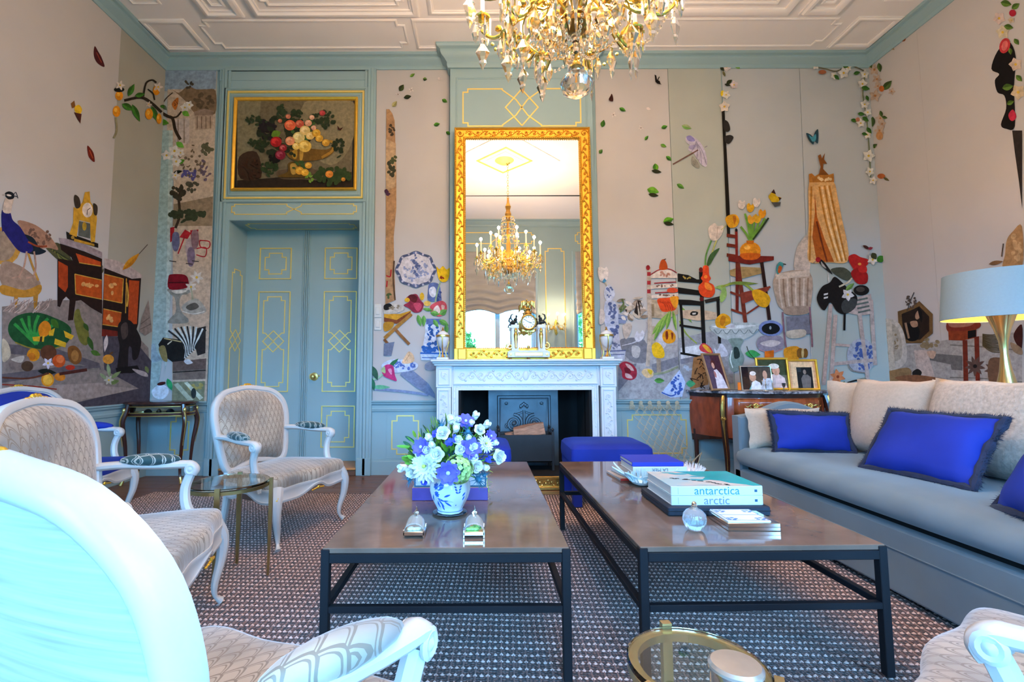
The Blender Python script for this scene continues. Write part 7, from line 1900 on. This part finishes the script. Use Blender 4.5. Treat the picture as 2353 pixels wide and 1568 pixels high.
A.l('#8ca048', 3, (1560, 738), (1576, 768), (1600, 790)).leaf('#6a8f3c', 1574, 722, 52, 9, .95).s('#c4c2cc', (1507, 788), (1514, 768), (1524, 772), (1530, 790), (1522, 802), (1512, 798)).s('#d8921c', (1521, 770), (1530, 758), (1542, 760), (1551, 772), (1548, 786), (1533, 790), (1523, 783)).s('#7a2c14', (1528, 764), (1533, 762), (1534, 778), (1529, 780)).s('#7a2c14', (1541, 765), (1546, 768), (1543, 782)).s('#e4b41c', (1497, 794), (1508, 787), (1520, 796), (1526, 813), (1522, 823), (1505, 822), (1498, 812)).done('mural_tulip_spray')
Art('b').s('#98283a', (1422, 840), (1434, 831), (1450, 836), (1462, 851), (1460, 868), (1447, 874), (1430, 868), (1428, 853)).s('#c8a4a4', (1436, 836), (1448, 840), (1456, 852), (1446, 850)).s('#c8a4a4', (1436, 858), (1448, 862), (1452, 870), (1438, 868)).s('#6c1826', (1434, 845), (1446, 848), (1448, 858), (1436, 856)).done('mural_peony')
Art('b').s('#dab98c', (1473, 856), (1480, 848), (1494, 848), (1501, 856), (1498, 866), (1484, 868)).s('#d8b028', (1486, 850), (1498, 852), (1494, 862)).l('#8c9478', 5, (1500, 860), (1528, 856), (1557, 843)).done('mural_lying_tulip')
Art('b').leaf('#3f7a34', 1514, 875, 24, 12, .05, '#5a9a4c').done('mural_leaf')
Art('b', .0165).p('#b6c6e6', (1518, 904), (1560, 850), (1574, 880), (1566, 912), (1540, 914)).blobs('#3a5cac', 1550, 892, 16, 14, 18, 4, 3).blobs('#3a5cac', 1553, 868, 6, 10, 7, 2.5, 4).l('#3a5cac', 3, (1519, 902), (1540, 910), (1552, 906)).done('mural_delft_bottle')
A = Art('b', .0165)   # black chair and orange gourd vase
A.p('#c2aa92', (1560, 714), (1606, 712), (1651, 720), (1648, 734), (1602, 738), (1562, 731)).s('#1a1816', (1584, 722), (1590, 716), (1602, 718), (1600, 725), (1588, 726)).p('#d0c8be', (1589, 720), (1598, 719), (1597, 723), (1590, 724))
A.p('#141210', (1556, 629), (1580, 633), (1600, 643), (1613, 643), (1613, 652), (1556, 648)).blobs('#a08a44', 1572, 639, 14, 3, 8, 2.2, 3).p('#141210', (1556, 661), (1611, 669), (1611, 680), (1557, 675)).p('#141210', (1557, 689), (1585, 690), (1612, 694), (1612, 703), (1558, 701)).l('#141210', 9, (1609, 625), (1612, 700), (1616, 792)).e('#6a1c18', 1609, 621, 4.5, 6).e('#5a1614', 1611, 660, 5, 6).e('#5a1614', 1611, 688, 5, 5).l('#141210', 6, (1563, 700), (1570, 815)).p('#2a2420', (1617, 690), (1662, 679), (1656, 690), (1620, 698)).l('#141210', 7, (1648, 688), (1652, 790)).l('#141210', 5, (1560, 748), (1612, 756)).l('#141210', 5, (1562, 812), (1620, 822))
A.l('#5a8a40', 3.5, (1619, 614), (1621, 586), (1633, 554)).l('#b0b060', 3, (1626, 612), (1638, 572), (1646, 550)).s('#3c5a30', (1622, 612), (1630, 586), (1652, 571), (1640, 592), (1630, 609)).s('#d6c6ba', (1626, 527), (1640, 514), (1648, 521), (1661, 520), (1657, 540), (1646, 553), (1632, 552)).l('#b8a494', 1.5, (1645, 550), (1648, 522))
A.s('#d8461c', (1614, 613), (1626, 613), (1628, 632), (1632, 641), (1627, 649), (1638, 656), (1641, 672), (1632, 684), (1614, 682), (1605, 672), (1604, 658), (1613, 648), (1609, 640), (1613, 632)).s('#ec8430', (1618, 650), (1632, 656), (1634, 668), (1620, 664)).e('#ec8430', 1620, 637, 4, 4)
A.s('#90b060', (1640, 662), (1662, 656), (1668, 680), (1656, 696), (1652, 684), (1656, 668)).done('mural_black_chair')
A = Art('b', .0165)
A.p('#9c744c', (1592, 822), (1626, 815), (1626, 884), (1584, 896)); q = random.Random(3)
for k in range(14): x, y = q.uniform(1590, 1622), q.uniform(825, 885); A.l('#2a1c14', 2, (x, y), (x+q.uniform(-12, 12), y+q.uniform(-10, 10)), (x+q.uniform(-14, 14), y+q.uniform(-14, 14)))
A.leaf('#48a878', 1586, 882, 22, 16, .0).blobs('#a8b8cc', 1578, 850, 8, 12, 8, 4, 5).done('mural_brown_box')
Art('b', .0165).s('#c8404a', (1606, 796), (1616, 789), (1632, 800), (1636, 814), (1622, 812), (1608, 806)).s('#e8a830', (1612, 794), (1622, 794), (1634, 810), (1624, 808)).done('mural_tulip')
Art('b', .0165).s('#c6c8d8', (1640, 800), (1646, 806), (1656, 790), (1668, 805), (1670, 818), (1650, 820), (1642, 812)).done('mural_white_tulip')
# slit and garland
Art('b').p('#17130f', (1656, 240), (1663, 250), (1668, 350), (1675, 480), (1676, 545), (1669, 540), (1666, 480), (1661, 350)).s('#2c2927', (1662, 278), (1672, 283), (1676, 300), (1668, 305), (1661, 296)).s('#2c2927', (1664, 316), (1676, 312), (1684, 318), (1674, 332), (1665, 328)).done('mural_dark_slit')
A = Art('b')
A.l('#5a5448', 2, (1656, 152), (1680, 156), (1700, 152)).star('#d0c4c4', 1668, 156, 11, 5, .3, w=.8).leaf('#2e3320', 1658, 160, 14, 8, 1.0).leaf('#6aa038', 1693, 154, 16, 12, .9).star('#cfc0c2', 1685, 197, 10, 5, .8, w=.8).leaf('#2a3018', 1674, 190, 16, 9, -.6).leaf('#20241a', 1670, 197, 14, 6, .2).e('#d8b820', 1659, 217, 5, 7).star('#d8d0c4', 1667, 220, 10, 5, .2, w=.8).star('#d8ccc0', 1663, 247, 13, 5, .9, w=.8).leaf('#6a6440', 1662, 172, 14, 6, 1.2).done('mural_garland')
A = Art('b')   # high chair with orange vase
for y in (541, 563, 586): A.p('#6e2818', (1668, y-3), (1688, y), (1688, y+7), (1668, y+5))
A.l('#7a2018', 6, (1690, 530), (1691, 592)).e('#141010', 1690, 530, 3, 4).p('#a08456', (1675, 622), (1700, 614), (1745, 616), (1754, 628), (1704, 641), (1676, 634)).l('#651c14', 7, (1692, 604), (1692, 716)).l('#6a2a1c', 9, (1694, 606), (1702, 670), (1711, 742)).l('#2a1410', 8, (1748, 602), (1756, 660), (1766, 736)).l('#7a3020', 5, (1676, 672), (1710, 680), (1768, 660)).l('#7a3020', 5, (1678, 712), (1712, 724)).l('#7a3020', 4, (1714, 722), (1762, 690)).p('#84382a', (1700, 674), (1768, 658), (1764, 668), (1728, 690), (1704, 700)).p('#6e2018', (1672, 592), (1700, 588), (1776, 590), (1776, 599), (1720, 609), (1672, 601))
A.done('mural_high_chair')
A = Art('b')
for x, y in ((1700, 522), (1710, 492), (1722, 505), (1732, 500), (1742, 510), (1756, 503), (1716, 512)): A.l('#6a9838', 5, (1722, 556), ((1722+x)/2+2, (556+y)/2), (x, y))
A.l('#2a3a1c', 4, (1728, 552), (1746, 528), (1764, 502))
for x, y, c in ((1722, 478, '#d8a020'), (1749, 492, '#d08a1c'), (1738, 503, '#e0a828'), (1702, 471, '#d8ccc8'), (1736, 466, '#d8ccc8'), (1724, 505, '#e0a030')): A.s(c, (x-8, y-4), (x-3, y-10), (x+2, y-5), (x+7, y-9), (x+9, y+2), (x+2, y+11), (x-6, y+8))
A.e('#d8881c', 1722, 577, 24, 20).s('#c45c14', (1700, 584), (1744, 584), (1736, 597), (1708, 597)).e('#f0b050', 1715, 570, 7, 5).p('#b86414', (1713, 554), (1731, 554), (1729, 562), (1714, 562)).done('mural_orange_vase')
Art('b').s('#d89a20', (1665, 503), (1675, 495), (1690, 495), (1697, 508), (1690, 522), (1676, 525), (1668, 515)).s('#b06818', (1682, 498), (1690, 500), (1686, 518)).l('#b8b070', 2, (1668, 518), (1655, 530)).done('mural_tulip')
Art('b').s('#c8a41c', (1764, 452), (1776, 441), (1782, 452), (1793, 456), (1785, 466), (1775, 468), (1768, 461)).p('#3a1c18', (1770, 444), (1776, 436), (1781, 448)).p('#3a1c18', (1786, 454), (1794, 457), (1789, 462)).p('#4c4c50', (1770, 466), (1792, 466), (1790, 474), (1778, 477)).done('mural_butterfly')
Art('b').l('#8a9a40', 5, (1655, 660), (1700, 650), (1732, 672)).leaf('#6a8038', 1706, 652, 70, 8, .02).s('#dca018', (1726, 671), (1740, 666), (1762, 677), (1768, 691), (1760, 706), (1745, 705), (1732, 692)).done('mural_tulip')
A = Art('b')
A.s('#aeb8bc', (1628, 749), (1660, 743), (1700, 742), (1742, 744), (1742, 756), (1720, 775), (1690, 783), (1660, 779), (1640, 766)).s('#d4dade', (1634, 750), (1690, 748), (1736, 748), (1700, 755), (1660, 756))
for x in (1648, 1668, 1688, 1708, 1728): A.l('#6c787c', 1.6, (x-9, 758), (x, 768), (x+9, 758))
A.s('#7c908c', (1672, 780), (1706, 780), (1699, 800), (1708, 824), (1694, 852), (1678, 852), (1672, 824), (1681, 800)).s('#273634', (1684, 800), (1694, 800), (1698, 820), (1686, 824)).l('#dfe8e6', 2, (1680, 806), (1676, 826), (1682, 846)).s('#d89a1c', (1642, 737), (1650, 726), (1660, 721), (1674, 728), (1677, 742), (1666, 755), (1646, 752)).s('#b87414', (1656, 728), (1666, 730), (1660, 750), (1652, 744)).s('#c4c4d0', (1664, 752), (1680, 744), (1686, 754)).done('mural_glass_bowl')
Art('b').s('#8c8494', (1737, 786), (1750, 772), (1788, 772), (1799, 785), (1796, 800), (1770, 809), (1742, 803)).s('#c4b8b8', (1744, 790), (1770, 782), (1792, 788), (1770, 798)).e('#7484b8', 1769, 755, 28, 18, .05).e('#101216', 1769, 756, 21, 13).e('#8a94a0', 1768, 754, 2.5, 4).l('#c08890', 2, (1797, 802), (1770, 811), (1742, 804)).done('mural_disc_player')
A = Art('b')
A.s('#c2b2a6', (1824, 622), (1828, 575), (1840, 553), (1856, 545), (1858, 622)).s('#ac9684', (1780, 634), (1858, 626), (1861, 700), (1846, 716), (1800, 714), (1782, 690))
for k in range(8): A.l('#8a705e' if k % 2 else '#c6b4a6', 4, (1788+9.5*k, 640), (1790+9*k, 675), (1796+8*k, 708))
A.p('#c8b6a6', (1779, 630), (1858, 621), (1858, 636), (1781, 643)).s('#9a8474', (1800, 708), (1830, 704), (1858, 706), (1852, 722), (1806, 724)).l('#84606c', 4, (1796, 718), (1800, 770), (1806, 812)).l('#84606c', 4, (1858, 706), (1862, 760), (1864, 798)).p('#767684', (1804, 728), (1856, 724), (1860, 768), (1806, 772)).s('#c0b4a4', (1806, 762), (1846, 758), (1846, 774), (1812, 778)).done('mural_bassinet')
Art('b').s('#3c8484', (1783, 611), (1789, 603), (1798, 607), (1794, 620), (1785, 632), (1781, 622)).s('#b8541c', (1788, 612), (1795, 616), (1790, 628), (1785, 626)).l('#16181a', 2, (1797, 607), (1804, 609)).done('mural_kingfisher')
Art('b').s('#d08c20', (1800, 802), (1828, 796), (1838, 808), (1832, 826), (1804, 826)).e('#7c5420', 1836, 812, 8, 12).e('#7c5420', 1848, 812, 6, 11).e('#c8b078', 1842, 812, 3, 12).p('#d86a14', (1755, 808), (1776, 805), (1776, 821), (1755, 822)).leaf('#3c9a54', 1728, 814, 36, 18, .1).l('#2c3424', 1.6, (1714, 796), (1720, 812), (1740, 834)).done('mural_fruit_slices')
# curtain canopy
A = Art('b')
A.s('#d9a76c', (1857, 420), (1885, 418), (1913, 420), (1922, 455), (1932, 505), (1944, 560), (1944, 603), (1900, 604), (1857, 603), (1854, 560), (1856, 500)).p('#a8561c', (1869, 440), (1875, 500), (1892, 550), (1914, 603), (1874, 603), (1864, 545), (1870, 490))
for pts in (((1880, 430), (1895, 510), (1922, 602)), ((1892, 428), (1908, 510), (1932, 602)), ((1903, 428), (1920, 510), (1941, 600)), ((1862, 430), (1860, 520), (1858, 600))): A.l('#b5762c', 4, *pts)
for pts in (((1886, 430), (1902, 515), (1928, 602)), ((1898, 428), (1914, 505), (1937, 600))): A.l('#ecc898', 3, *pts)
A.l('#6a2c10', 4, (1874, 510), (1886, 560), (1898, 603)).p('#a86c2a', (1856, 402), (1863, 400), (1870, 407), (1885, 397), (1900, 404), (1913, 400), (1914, 420), (1857, 421)).blobs('#e0c090', 1884, 413, 24, 3, 7, 4, 3).p('#7a481c', (1879, 404), (1883, 385), (1877, 360), (1883, 356), (1886, 366), (1893, 353), (1891, 368), (1898, 378), (1889, 378), (1889, 390), (1902, 404)).done('mural_bed_canopy')
Art('b').s('#27434f', (1850, 308), (1860, 311), (1866, 316), (1870, 306), (1877, 299), (1878, 318), (1876, 332), (1869, 326), (1866, 334), (1856, 324)).s('#4a94a8', (1856, 312), (1864, 317), (1872, 310), (1872, 324), (1864, 327)).done('mural_butterfly')
A = Art('b')
A.l('#6a6450', 3, (1868, 155), (1895, 161), (1920, 166), (1950, 153), (1988, 168)).l('#6a7450', 2.5, (1984, 176), (1980, 220), (1988, 270), (1994, 340), (1998, 415))
for x, y, r in ((1872, 154, 9), (1914, 176, 9), (1936, 170, 14), (1984, 173, 11), (1979, 195, 12), (1984, 242, 11), (1991, 260, 10), (1975, 285, 11), (1990, 312, 10), (1993, 360, 15), (1996, 396, 11), (2003, 416, 10), (1946, 158, 9)): A.star('#d6d0c8', x, y, r, 5, x, w=.7)
for x, y, L, a in ((1920, 180, 16, .8), (1940, 155, 14, .2), (1966, 170, 16, -.3), (1986, 205, 20, .2), (1990, 228, 14, 1.2), (1976, 264, 16, .1), (1986, 276, 18, .6), (1960, 279, 16, .2), (1994, 302, 18, .9), (1984, 310, 14, .2), (2010, 338, 14, -.6)): A.leaf(G2, x, y, L, L*.55, a, '#3f6a28')
A.e('#9a5c3c', 1887, 168, 9, 5).e('#b8785c', 1968, 277, 5, 5).done('mural_garland')
# flap with hat, flowers and plate chair
A = Art('b', .0175)
A.e('#aaa6ae', 1976, 818, 33, 40).blobs('#495a90', 1978, 820, 26, 32, 40, 5, 3).l('#8a8078', 3, (1945, 835), (1955, 852), (1990, 858))
for pts in (((1906, 700), (1890, 885)), ((1917, 724), (1906, 892)), ((1972, 722), (1992, 880)), ((1998, 690), (2008, 840))): A.l('#b9a197', 9, *pts)
A.l('#b9a197', 8, (1906, 838), (1960, 832), (2006, 828)).l('#b9a197', 6, (1910, 792), (1950, 795))
A.p('#b9a197', (1950, 688), (1998, 676), (2004, 722), (1974, 726), (1944, 720))
for k in range(4): A.p('#5c625a', (1962+2*k, 690+9*k), (1990+2*k, 684+9*k), (1991+2*k, 688+9*k), (1963+2*k, 694+9*k))
A.done('mural_slatted_chair')
A = Art('b', .0177)
A.s('#46483a', (1906, 620), (1936, 616), (1956, 634), (1944, 646), (1922, 636)).s('#17110f', (1874, 684), (1886, 660), (1904, 650), (1915, 637), (1932, 650), (1948, 666), (1966, 682), (1962, 706), (1940, 723), (1920, 716), (1905, 696), (1892, 714), (1880, 704)).e('#17110f', 1976, 668, 18, 12).e('#4a4038', 1974, 666, 10, 6).s('#3c3c3a', (1938, 690), (1964, 688), (1962, 708), (1940, 722), (1930, 706)).l('#17110f', 5, (1938, 720), (1937, 760)).p('#cfc8c4', (1890, 676), (1900, 674), (1899, 678), (1890, 680)).p('#cfc8c4', (1890, 684), (1900, 682), (1899, 686), (1890, 688)).l('#c8c0b8', 2.5, (1900, 628), (1902, 650))
A.s('#b01e1c', (1946, 592), (1960, 585), (1974, 592), (1992, 598), (1988, 612), (1964, 622), (1952, 610)).s('#9c1616', (1952, 628), (1970, 616), (1990, 630), (1988, 652), (1966, 652)).s('#b82420', (1968, 612), (1986, 612), (1988, 626), (1972, 626)).e('#d88c3c', 1972, 608, 4, 3).star('#cfc4c0', 1945, 678, 15, 5, .2, w=.7).leaf('#7a9a4c', 1950, 660, 26, 11, -.7, '#5a7a38').l('#c8b89c', 4, (1925, 660), (1945, 650), (1955, 640)).done('mural_hat_and_red_flowers')
Art('b', .0177).s('#1c1816', (1876, 596), (1888, 600), (1902, 618), (1910, 632), (1896, 622), (1882, 608)).s('#a8a09a', (1884, 602), (1896, 618), (1886, 612)).e('#a02024', 1877, 598, 6, 6).l('#7a7068', 2, (1871, 602), (1866, 606)).done('mural_woodpecker')
Art('b', .0177).star('#c8794c', 1922, 866, 18, 6, .3, '#8a3c20', .55).leaf('#5c6c34', 1912, 886, 36, 12, .7, '#4a5a28').leaf('#5c6c34', 1932, 890, 30, 14, -1.2).l('#1c1a18', 4, (1944, 880), (1970, 874), (1990, 882)).l('#1c1a18', 4, (1984, 888), (2006, 880)).s('#8a8270', (1966, 874), (1984, 868), (1990, 878)).done('mural_narcissus')
A = Art('b'); A.l('#c0b4a8', 2, (1994, 578), (1990, 590)).leaf('#3a1c1a', 1988, 570, 20, 7, .5).leaf('#8c2c3c', 1997, 572, 12, 7, -.3).star('#d4c8bc', 2002, 598, 13, 5, .2, w=.7).leaf('#3a3c24', 2005, 590, 18, 14, 1.0).leaf('#3f7a28', 2021, 596, 22, 16, -.4); A.done('mural_hummingbird')
# ---------------- right wall
A = Art('r')
A.p('#a39d98', (2048, 800), (2190, 780), (2353, 762), (2353, 905), (2046, 905)).p('#6a6664', (2140, 812), (2215, 818), (2215, 852), (2190, 850), (2188, 838), (2140, 828)).l('#77716c', 3, (2186, 793), (2270, 798), (2353, 806)).l('#77716c', 3, (2186, 868), (2260, 870), (2353, 878)).done('mural_ground')
A = Art('r')
A.l('#5c4c40', 2.5, (2022, 135), (2040, 108), (2062, 92), (2078, 88)).leaf('#8a5030', 2080, 90, 14, 9, -.8).leaf('#a89474', 2052, 110, 16, 9, .6)
for x, y, r in ((2012, 160, 14), (2018, 182, 12), (2020, 198, 10), (2014, 220, 15), (2052, 210, 9), (2026, 272, 12), (2024, 300, 13), (2030, 285, 10)): A.star('#b8a290', x, y, r, 5, x*.7, '#b07848', .6)
for x, y, L, a in ((2002, 147, 22, 1.2), (2024, 155, 22, 1.4), (2042, 196, 30, -.8), (2008, 280, 24, 1.6), (2028, 262, 16, 1.3), (2036, 270, 14, .2), (2012, 335, 16, -.5)): A.leaf('#3a4c24', x, y, L, L*.5, a, '#4f6a34')
A.e('#b8642c', 2029, 204, 6, 7).e('#c08c5c', 2024, 312, 8, 10).e('#a85c30', 2028, 405, 9, 6).leaf('#5a5430', 2040, 412, 16, 6, .5).done('mural_garland')
A = Art('r')
A.s('#100c0e', (2296, 118), (2322, 96), (2338, 130), (2334, 200), (2336, 290), (2316, 296), (2304, 286), (2316, 250), (2312, 220), (2296, 212), (2290, 185), (2300, 170), (2282, 158)).p('#2a2422', (2330, 300), (2353, 300), (2353, 480), (2346, 420), (2336, 350))
for x, y, r, c in ((2300, 42, 15, '#c8b4ac'), (2308, 74, 16, '#c8bca0'), (2338, 148, 16, '#c4b0a0'), (2344, 212, 18, '#c8b496'), (2328, 46, 8, '#b8a890')): A.star(c, x, y, r, 5, x, w=.85)
for x, y, L, a in ((2316, 8, 26, .2), (2338, 14, 22, -.6), (2322, 62, 22, .2), (2326, 118, 16, 1.4), (2340, 96, 18, .9), (2320, 200, 26, -.2), (2326, 236, 18, -.4), (2346, 180, 20, .8)): A.leaf('#3f5a20', x, y, L, L*.6, a, '#5c7c30')
A.e('#b83438', 2313, 105, 12, 18, .3).e('#d86c68', 2313, 105, 7, 12, .3).e('#a82034', 2331, 30, 8, 8).s('#b82c44', (2322, 262), (2332, 252), (2340, 268), (2332, 278), (2324, 274)).done('mural_dark_garland')
A = Art('r')
A.p('#6e5230', (2066, 716), (2098, 706), (2116, 692), (2147, 722), (2147, 766), (2120, 789), (2083, 789), (2069, 760)).p('#261a14', (2075, 722), (2100, 712), (2116, 704), (2139, 728), (2139, 761), (2118, 781), (2086, 781), (2078, 755)).s('#0e0b0b', (2085, 745), (2104, 748), (2116, 756), (2112, 781), (2088, 781)).e('#a5826a', 2113, 724, 6, 11, .3).s('#a5826a', (2095, 740), (2110, 738), (2112, 750), (2100, 752)).l('#9a785e', 5, (2084, 742), (2088, 760), (2092, 778)).s('#120d0c', (2112, 708), (2122, 716), (2122, 740), (2118, 736))
A.blobs('#55463c', 2095, 695, 14, 14, 22, 3, 3).l('#4a3e36', 2, (2088, 715), (2096, 690), (2104, 672)).blobs('#8a7a5c', 2140, 790, 22, 10, 16, 5, 4).done('mural_octagonal_portrait')
A = Art('r')
A.s('#c2bab0', (2002, 800), (2004, 765), (2020, 740), (2046, 732), (2070, 744), (2084, 780), (2086, 830), (2060, 850), (2020, 850), (2008, 870)).s('#aea496', (2012, 790), (2016, 762), (2030, 746), (2052, 744), (2068, 758), (2076, 790), (2072, 826), (2030, 830)).blobs('#8a785c', 2044, 790, 24, 30, 30, 3, 3).l('#c4b8a8', 12, (2046, 735), (2050, 800), (2060, 895)).s('#94744e', (2024, 862), (2060, 850), (2092, 846), (2094, 866), (2040, 890)).done('mural_oval_back_chair')
Art('r').p('#c2b0a6', (2104, 806), (2122, 804), (2134, 806), (2152, 866), (2124, 868), (2110, 850)).s('#c0a08a', (2134, 808), (2154, 808), (2150, 824), (2140, 822)).s('#241e1a', (2100, 856), (2112, 848), (2122, 856), (2116, 866), (2104, 866)).l('#b89878', 8, (2118, 868), (2150, 876), (2188, 888)).s('#8a5a3c', (2060, 868), (2110, 862), (2186, 874), (2186, 884), (2090, 878)).done('mural_figurine')
A = Art('r')
A.s('#7e3020', (2182, 738), (2215, 734), (2246, 736), (2258, 745), (2250, 756), (2215, 762), (2182, 762)).s('#a06a58', (2184, 738), (2215, 736), (2244, 739), (2230, 750), (2190, 752)).p('#84381c', (2183, 760), (2216, 761), (2248, 755), (2248, 776), (2216, 783), (2184, 782)).p('#140f0e', (2228, 761), (2247, 758), (2247, 774), (2228, 779)).p('#6e2818', (2216, 782), (2227, 782), (2230, 905), (2219, 905)).p('#6e2818', (2243, 775), (2254, 773), (2257, 905), (2247, 905)).p('#0e0c10', (2180, 722), (2189, 720), (2189, 726), (2180, 727)).done('mural_round_table')
Art('r').s('#a07c54', (2314, 585), (2318, 552), (2332, 532), (2353, 520), (2353, 616), (2310, 616)).blobs('#b8966c', 2338, 570, 12, 30, 14, 6, 3).l('#5a4638', 3, (2306, 590), (2310, 560)).leaf('#7a5a3c', 2293, 604, 34, 10, -.2).done('mural_pale_vase')
A = Art('r')
for x, y in ((2245, 842), (2290, 850)): A.star('#5c443c', x, y, 24, 9, .2, '#201614', .35)
A.s('#6a4c38', (2276, 830), (2300, 822), (2320, 836), (2318, 880), (2280, 884)).s('#3c1814', (2334, 768), (2353, 746), (2353, 800), (2340, 790)).s('#8c745c', (2326, 788), (2340, 792), (2353, 802), (2353, 816), (2334, 808)); q = random.Random(8)
for k in range(14): A.l('#4c4028', 2, (2262, 768+2*k), (2285, 770+3*k), (2312+q.uniform(-6, 10), 764+3.4*k))
A.done('mural_dried_flowers')

# ---------------- overdoor painting
PY = YS-.012
pa = ony(540, 226, PY); pb_ = ony(818, 437, PY)
pt_ = thing('flower_painting', 'gilt framed oil painting of a flower urn above the door', 'painting', (0, 0, 0))
f_p = lambda u, v, h: (u, PY-h, v)
MB().box(pa.x, PY, pb_.z, pb_.x, YS+.002, pa.z).build('panel', soot_black, pt_, smooth=0)
MB().ribbon(rect(pa.x, pb_.z, pb_.x, pa.z), [(-.004, -.012), (-.004, .016), (.006, .024), (.016, .020), (.026, .010), (.030, .002), (.030, -.012)], f_p).build('frame', gold, pt_, smooth=30)
MAPS['p'] = (lambda x, y: (lambda q: (q.x, q.z))(ony(x, y, PY)), f_p); WALL['p'] = pt_
LEVEL['p'] = .0006
A = Art('p', .0006)
A.p('#6a604a', (546, 231), (812, 231), (808, 432), (544, 432)).p('#7a7258', (546, 231), (600, 231), (590, 330), (545, 400)).s('#857a5e', (700, 235), (812, 235), (808, 330), (760, 380), (700, 330)).p('#2a2018', (545, 415), (640, 408), (730, 415), (808, 395), (808, 432), (544, 432)).s('#5a4a38', (640, 392), (720, 388), (730, 408), (650, 412)).s('#3c2a1e', (550, 360), (590, 350), (600, 408), (552, 410))
A.done('canvas')
A = Art('p')
A.s('#6e5020', (660, 345), (700, 342), (752, 345), (772, 330), (768, 350), (745, 366), (700, 372), (668, 366)).s('#a8802c', (672, 350), (684, 346), (682, 366), (674, 364)).s('#b08838', (690, 348), (698, 348), (696, 368), (690, 368)).l('#a87c30', 6, (740, 364), (764, 348), (768, 330), (756, 326)).s('#5c4418', (664, 376), (690, 374), (698, 400), (714, 408), (640, 408), (662, 396)).s('#a8843c', (668, 380), (682, 378), (686, 396), (672, 402))
A.blobs('#221c20', 612, 300, 20, 20, 40, 7, 3).blobs('#242c1c', 650, 318, 60, 50, 70, 7, 4).blobs('#2c3a22', 648, 262, 10, 20, 24, 5, 5).blobs('#2a3620', 684, 268, 16, 14, 22, 5, 6).blobs('#2c3822', 745, 275, 26, 24, 34, 5, 7).blobs('#2c3a24', 590, 278, 26, 10, 24, 4, 8).blobs('#28341e', 596, 330, 24, 14, 24, 5, 9).blobs('#26301c', 780, 340, 14, 22, 26, 5, 10).blobs('#2f4020', 765, 405, 40, 18, 60, 7, 11).blobs('#2a3a1e', 620, 385, 20, 20, 30, 5, 12).blobs('#3c2418', 580, 390, 26, 26, 40, 4, 13).blobs('#141010', 632, 364, 12, 10, 14, 6, 14)
A.leaf('#5a7a24', 636, 310, 24, 18, -.4).blobs('#3c5a2c', 700, 300, 30, 24, 30, 5, 15).blobs('#35502a', 690, 385, 16, 14, 20, 5, 16).blobs('#6a8a34', 712, 410, 8, 12, 12, 3.5, 17)
for x, y, r, c, c2 in ((668, 290, 13, '#d8603c', '#e8845c'), (690, 287, 10, '#b8503c', '#d07858'), (636, 328, 13, '#a01c20', '#c83030'), (652, 342, 9, '#8c2028', '#c06060'), (646, 358, 12, '#7a1c30', '#a04458'), (688, 318, 14, '#d8c078', '#ecdc9c'), (702, 302, 12, '#dcbc74', '#ecd49c'), (714, 314, 10, '#d8b468', '#e8d090'), (702, 338, 15, '#d4ac4c', '#e8cc74'), (682, 338, 9, '#d8b458', '#ecd48c'), (668, 326, 11, '#d88c64', '#ecb088'), (728, 308, 10, '#c8942c', '#e0b848'), (735, 320, 9, '#d09c34', '#e4bc54'), (750, 330, 9, '#c89030', '#e0b048'), (710, 285, 8, '#d89878', '#e8b898'), (718, 272, 6, '#d8a080', '#e8bc9c'), (742, 262, 7, '#a83838', '#c85050'), (690, 394, 10, '#c8902c', '#e0b040'), (702, 398, 9, '#d09a30', '#e8bc4c'), (710, 382, 8, '#c89030', '#e0b44c'), (758, 402, 9, '#c8782c', '#e09840'), (722, 296, 6, '#d89878', '#e8b898'), (664, 270, 6, '#b86850', '#d08868'), (790, 414, 5, '#a86c24', '#c88c34'), (645, 280, 5, '#b06048', '#c88060')):
    A.e(c, x, y, r, r*.92).e(c2, x-r*.15, y-r*.15, r*.6, r*.5).e(c, x+r*.1, y+r*.05, r*.32, r*.26)
A.p('#3a1410', (776, 290), (782, 298), (790, 294), (784, 302), (778, 300)).done('painted_flowers')['kind'] = 'stuff'
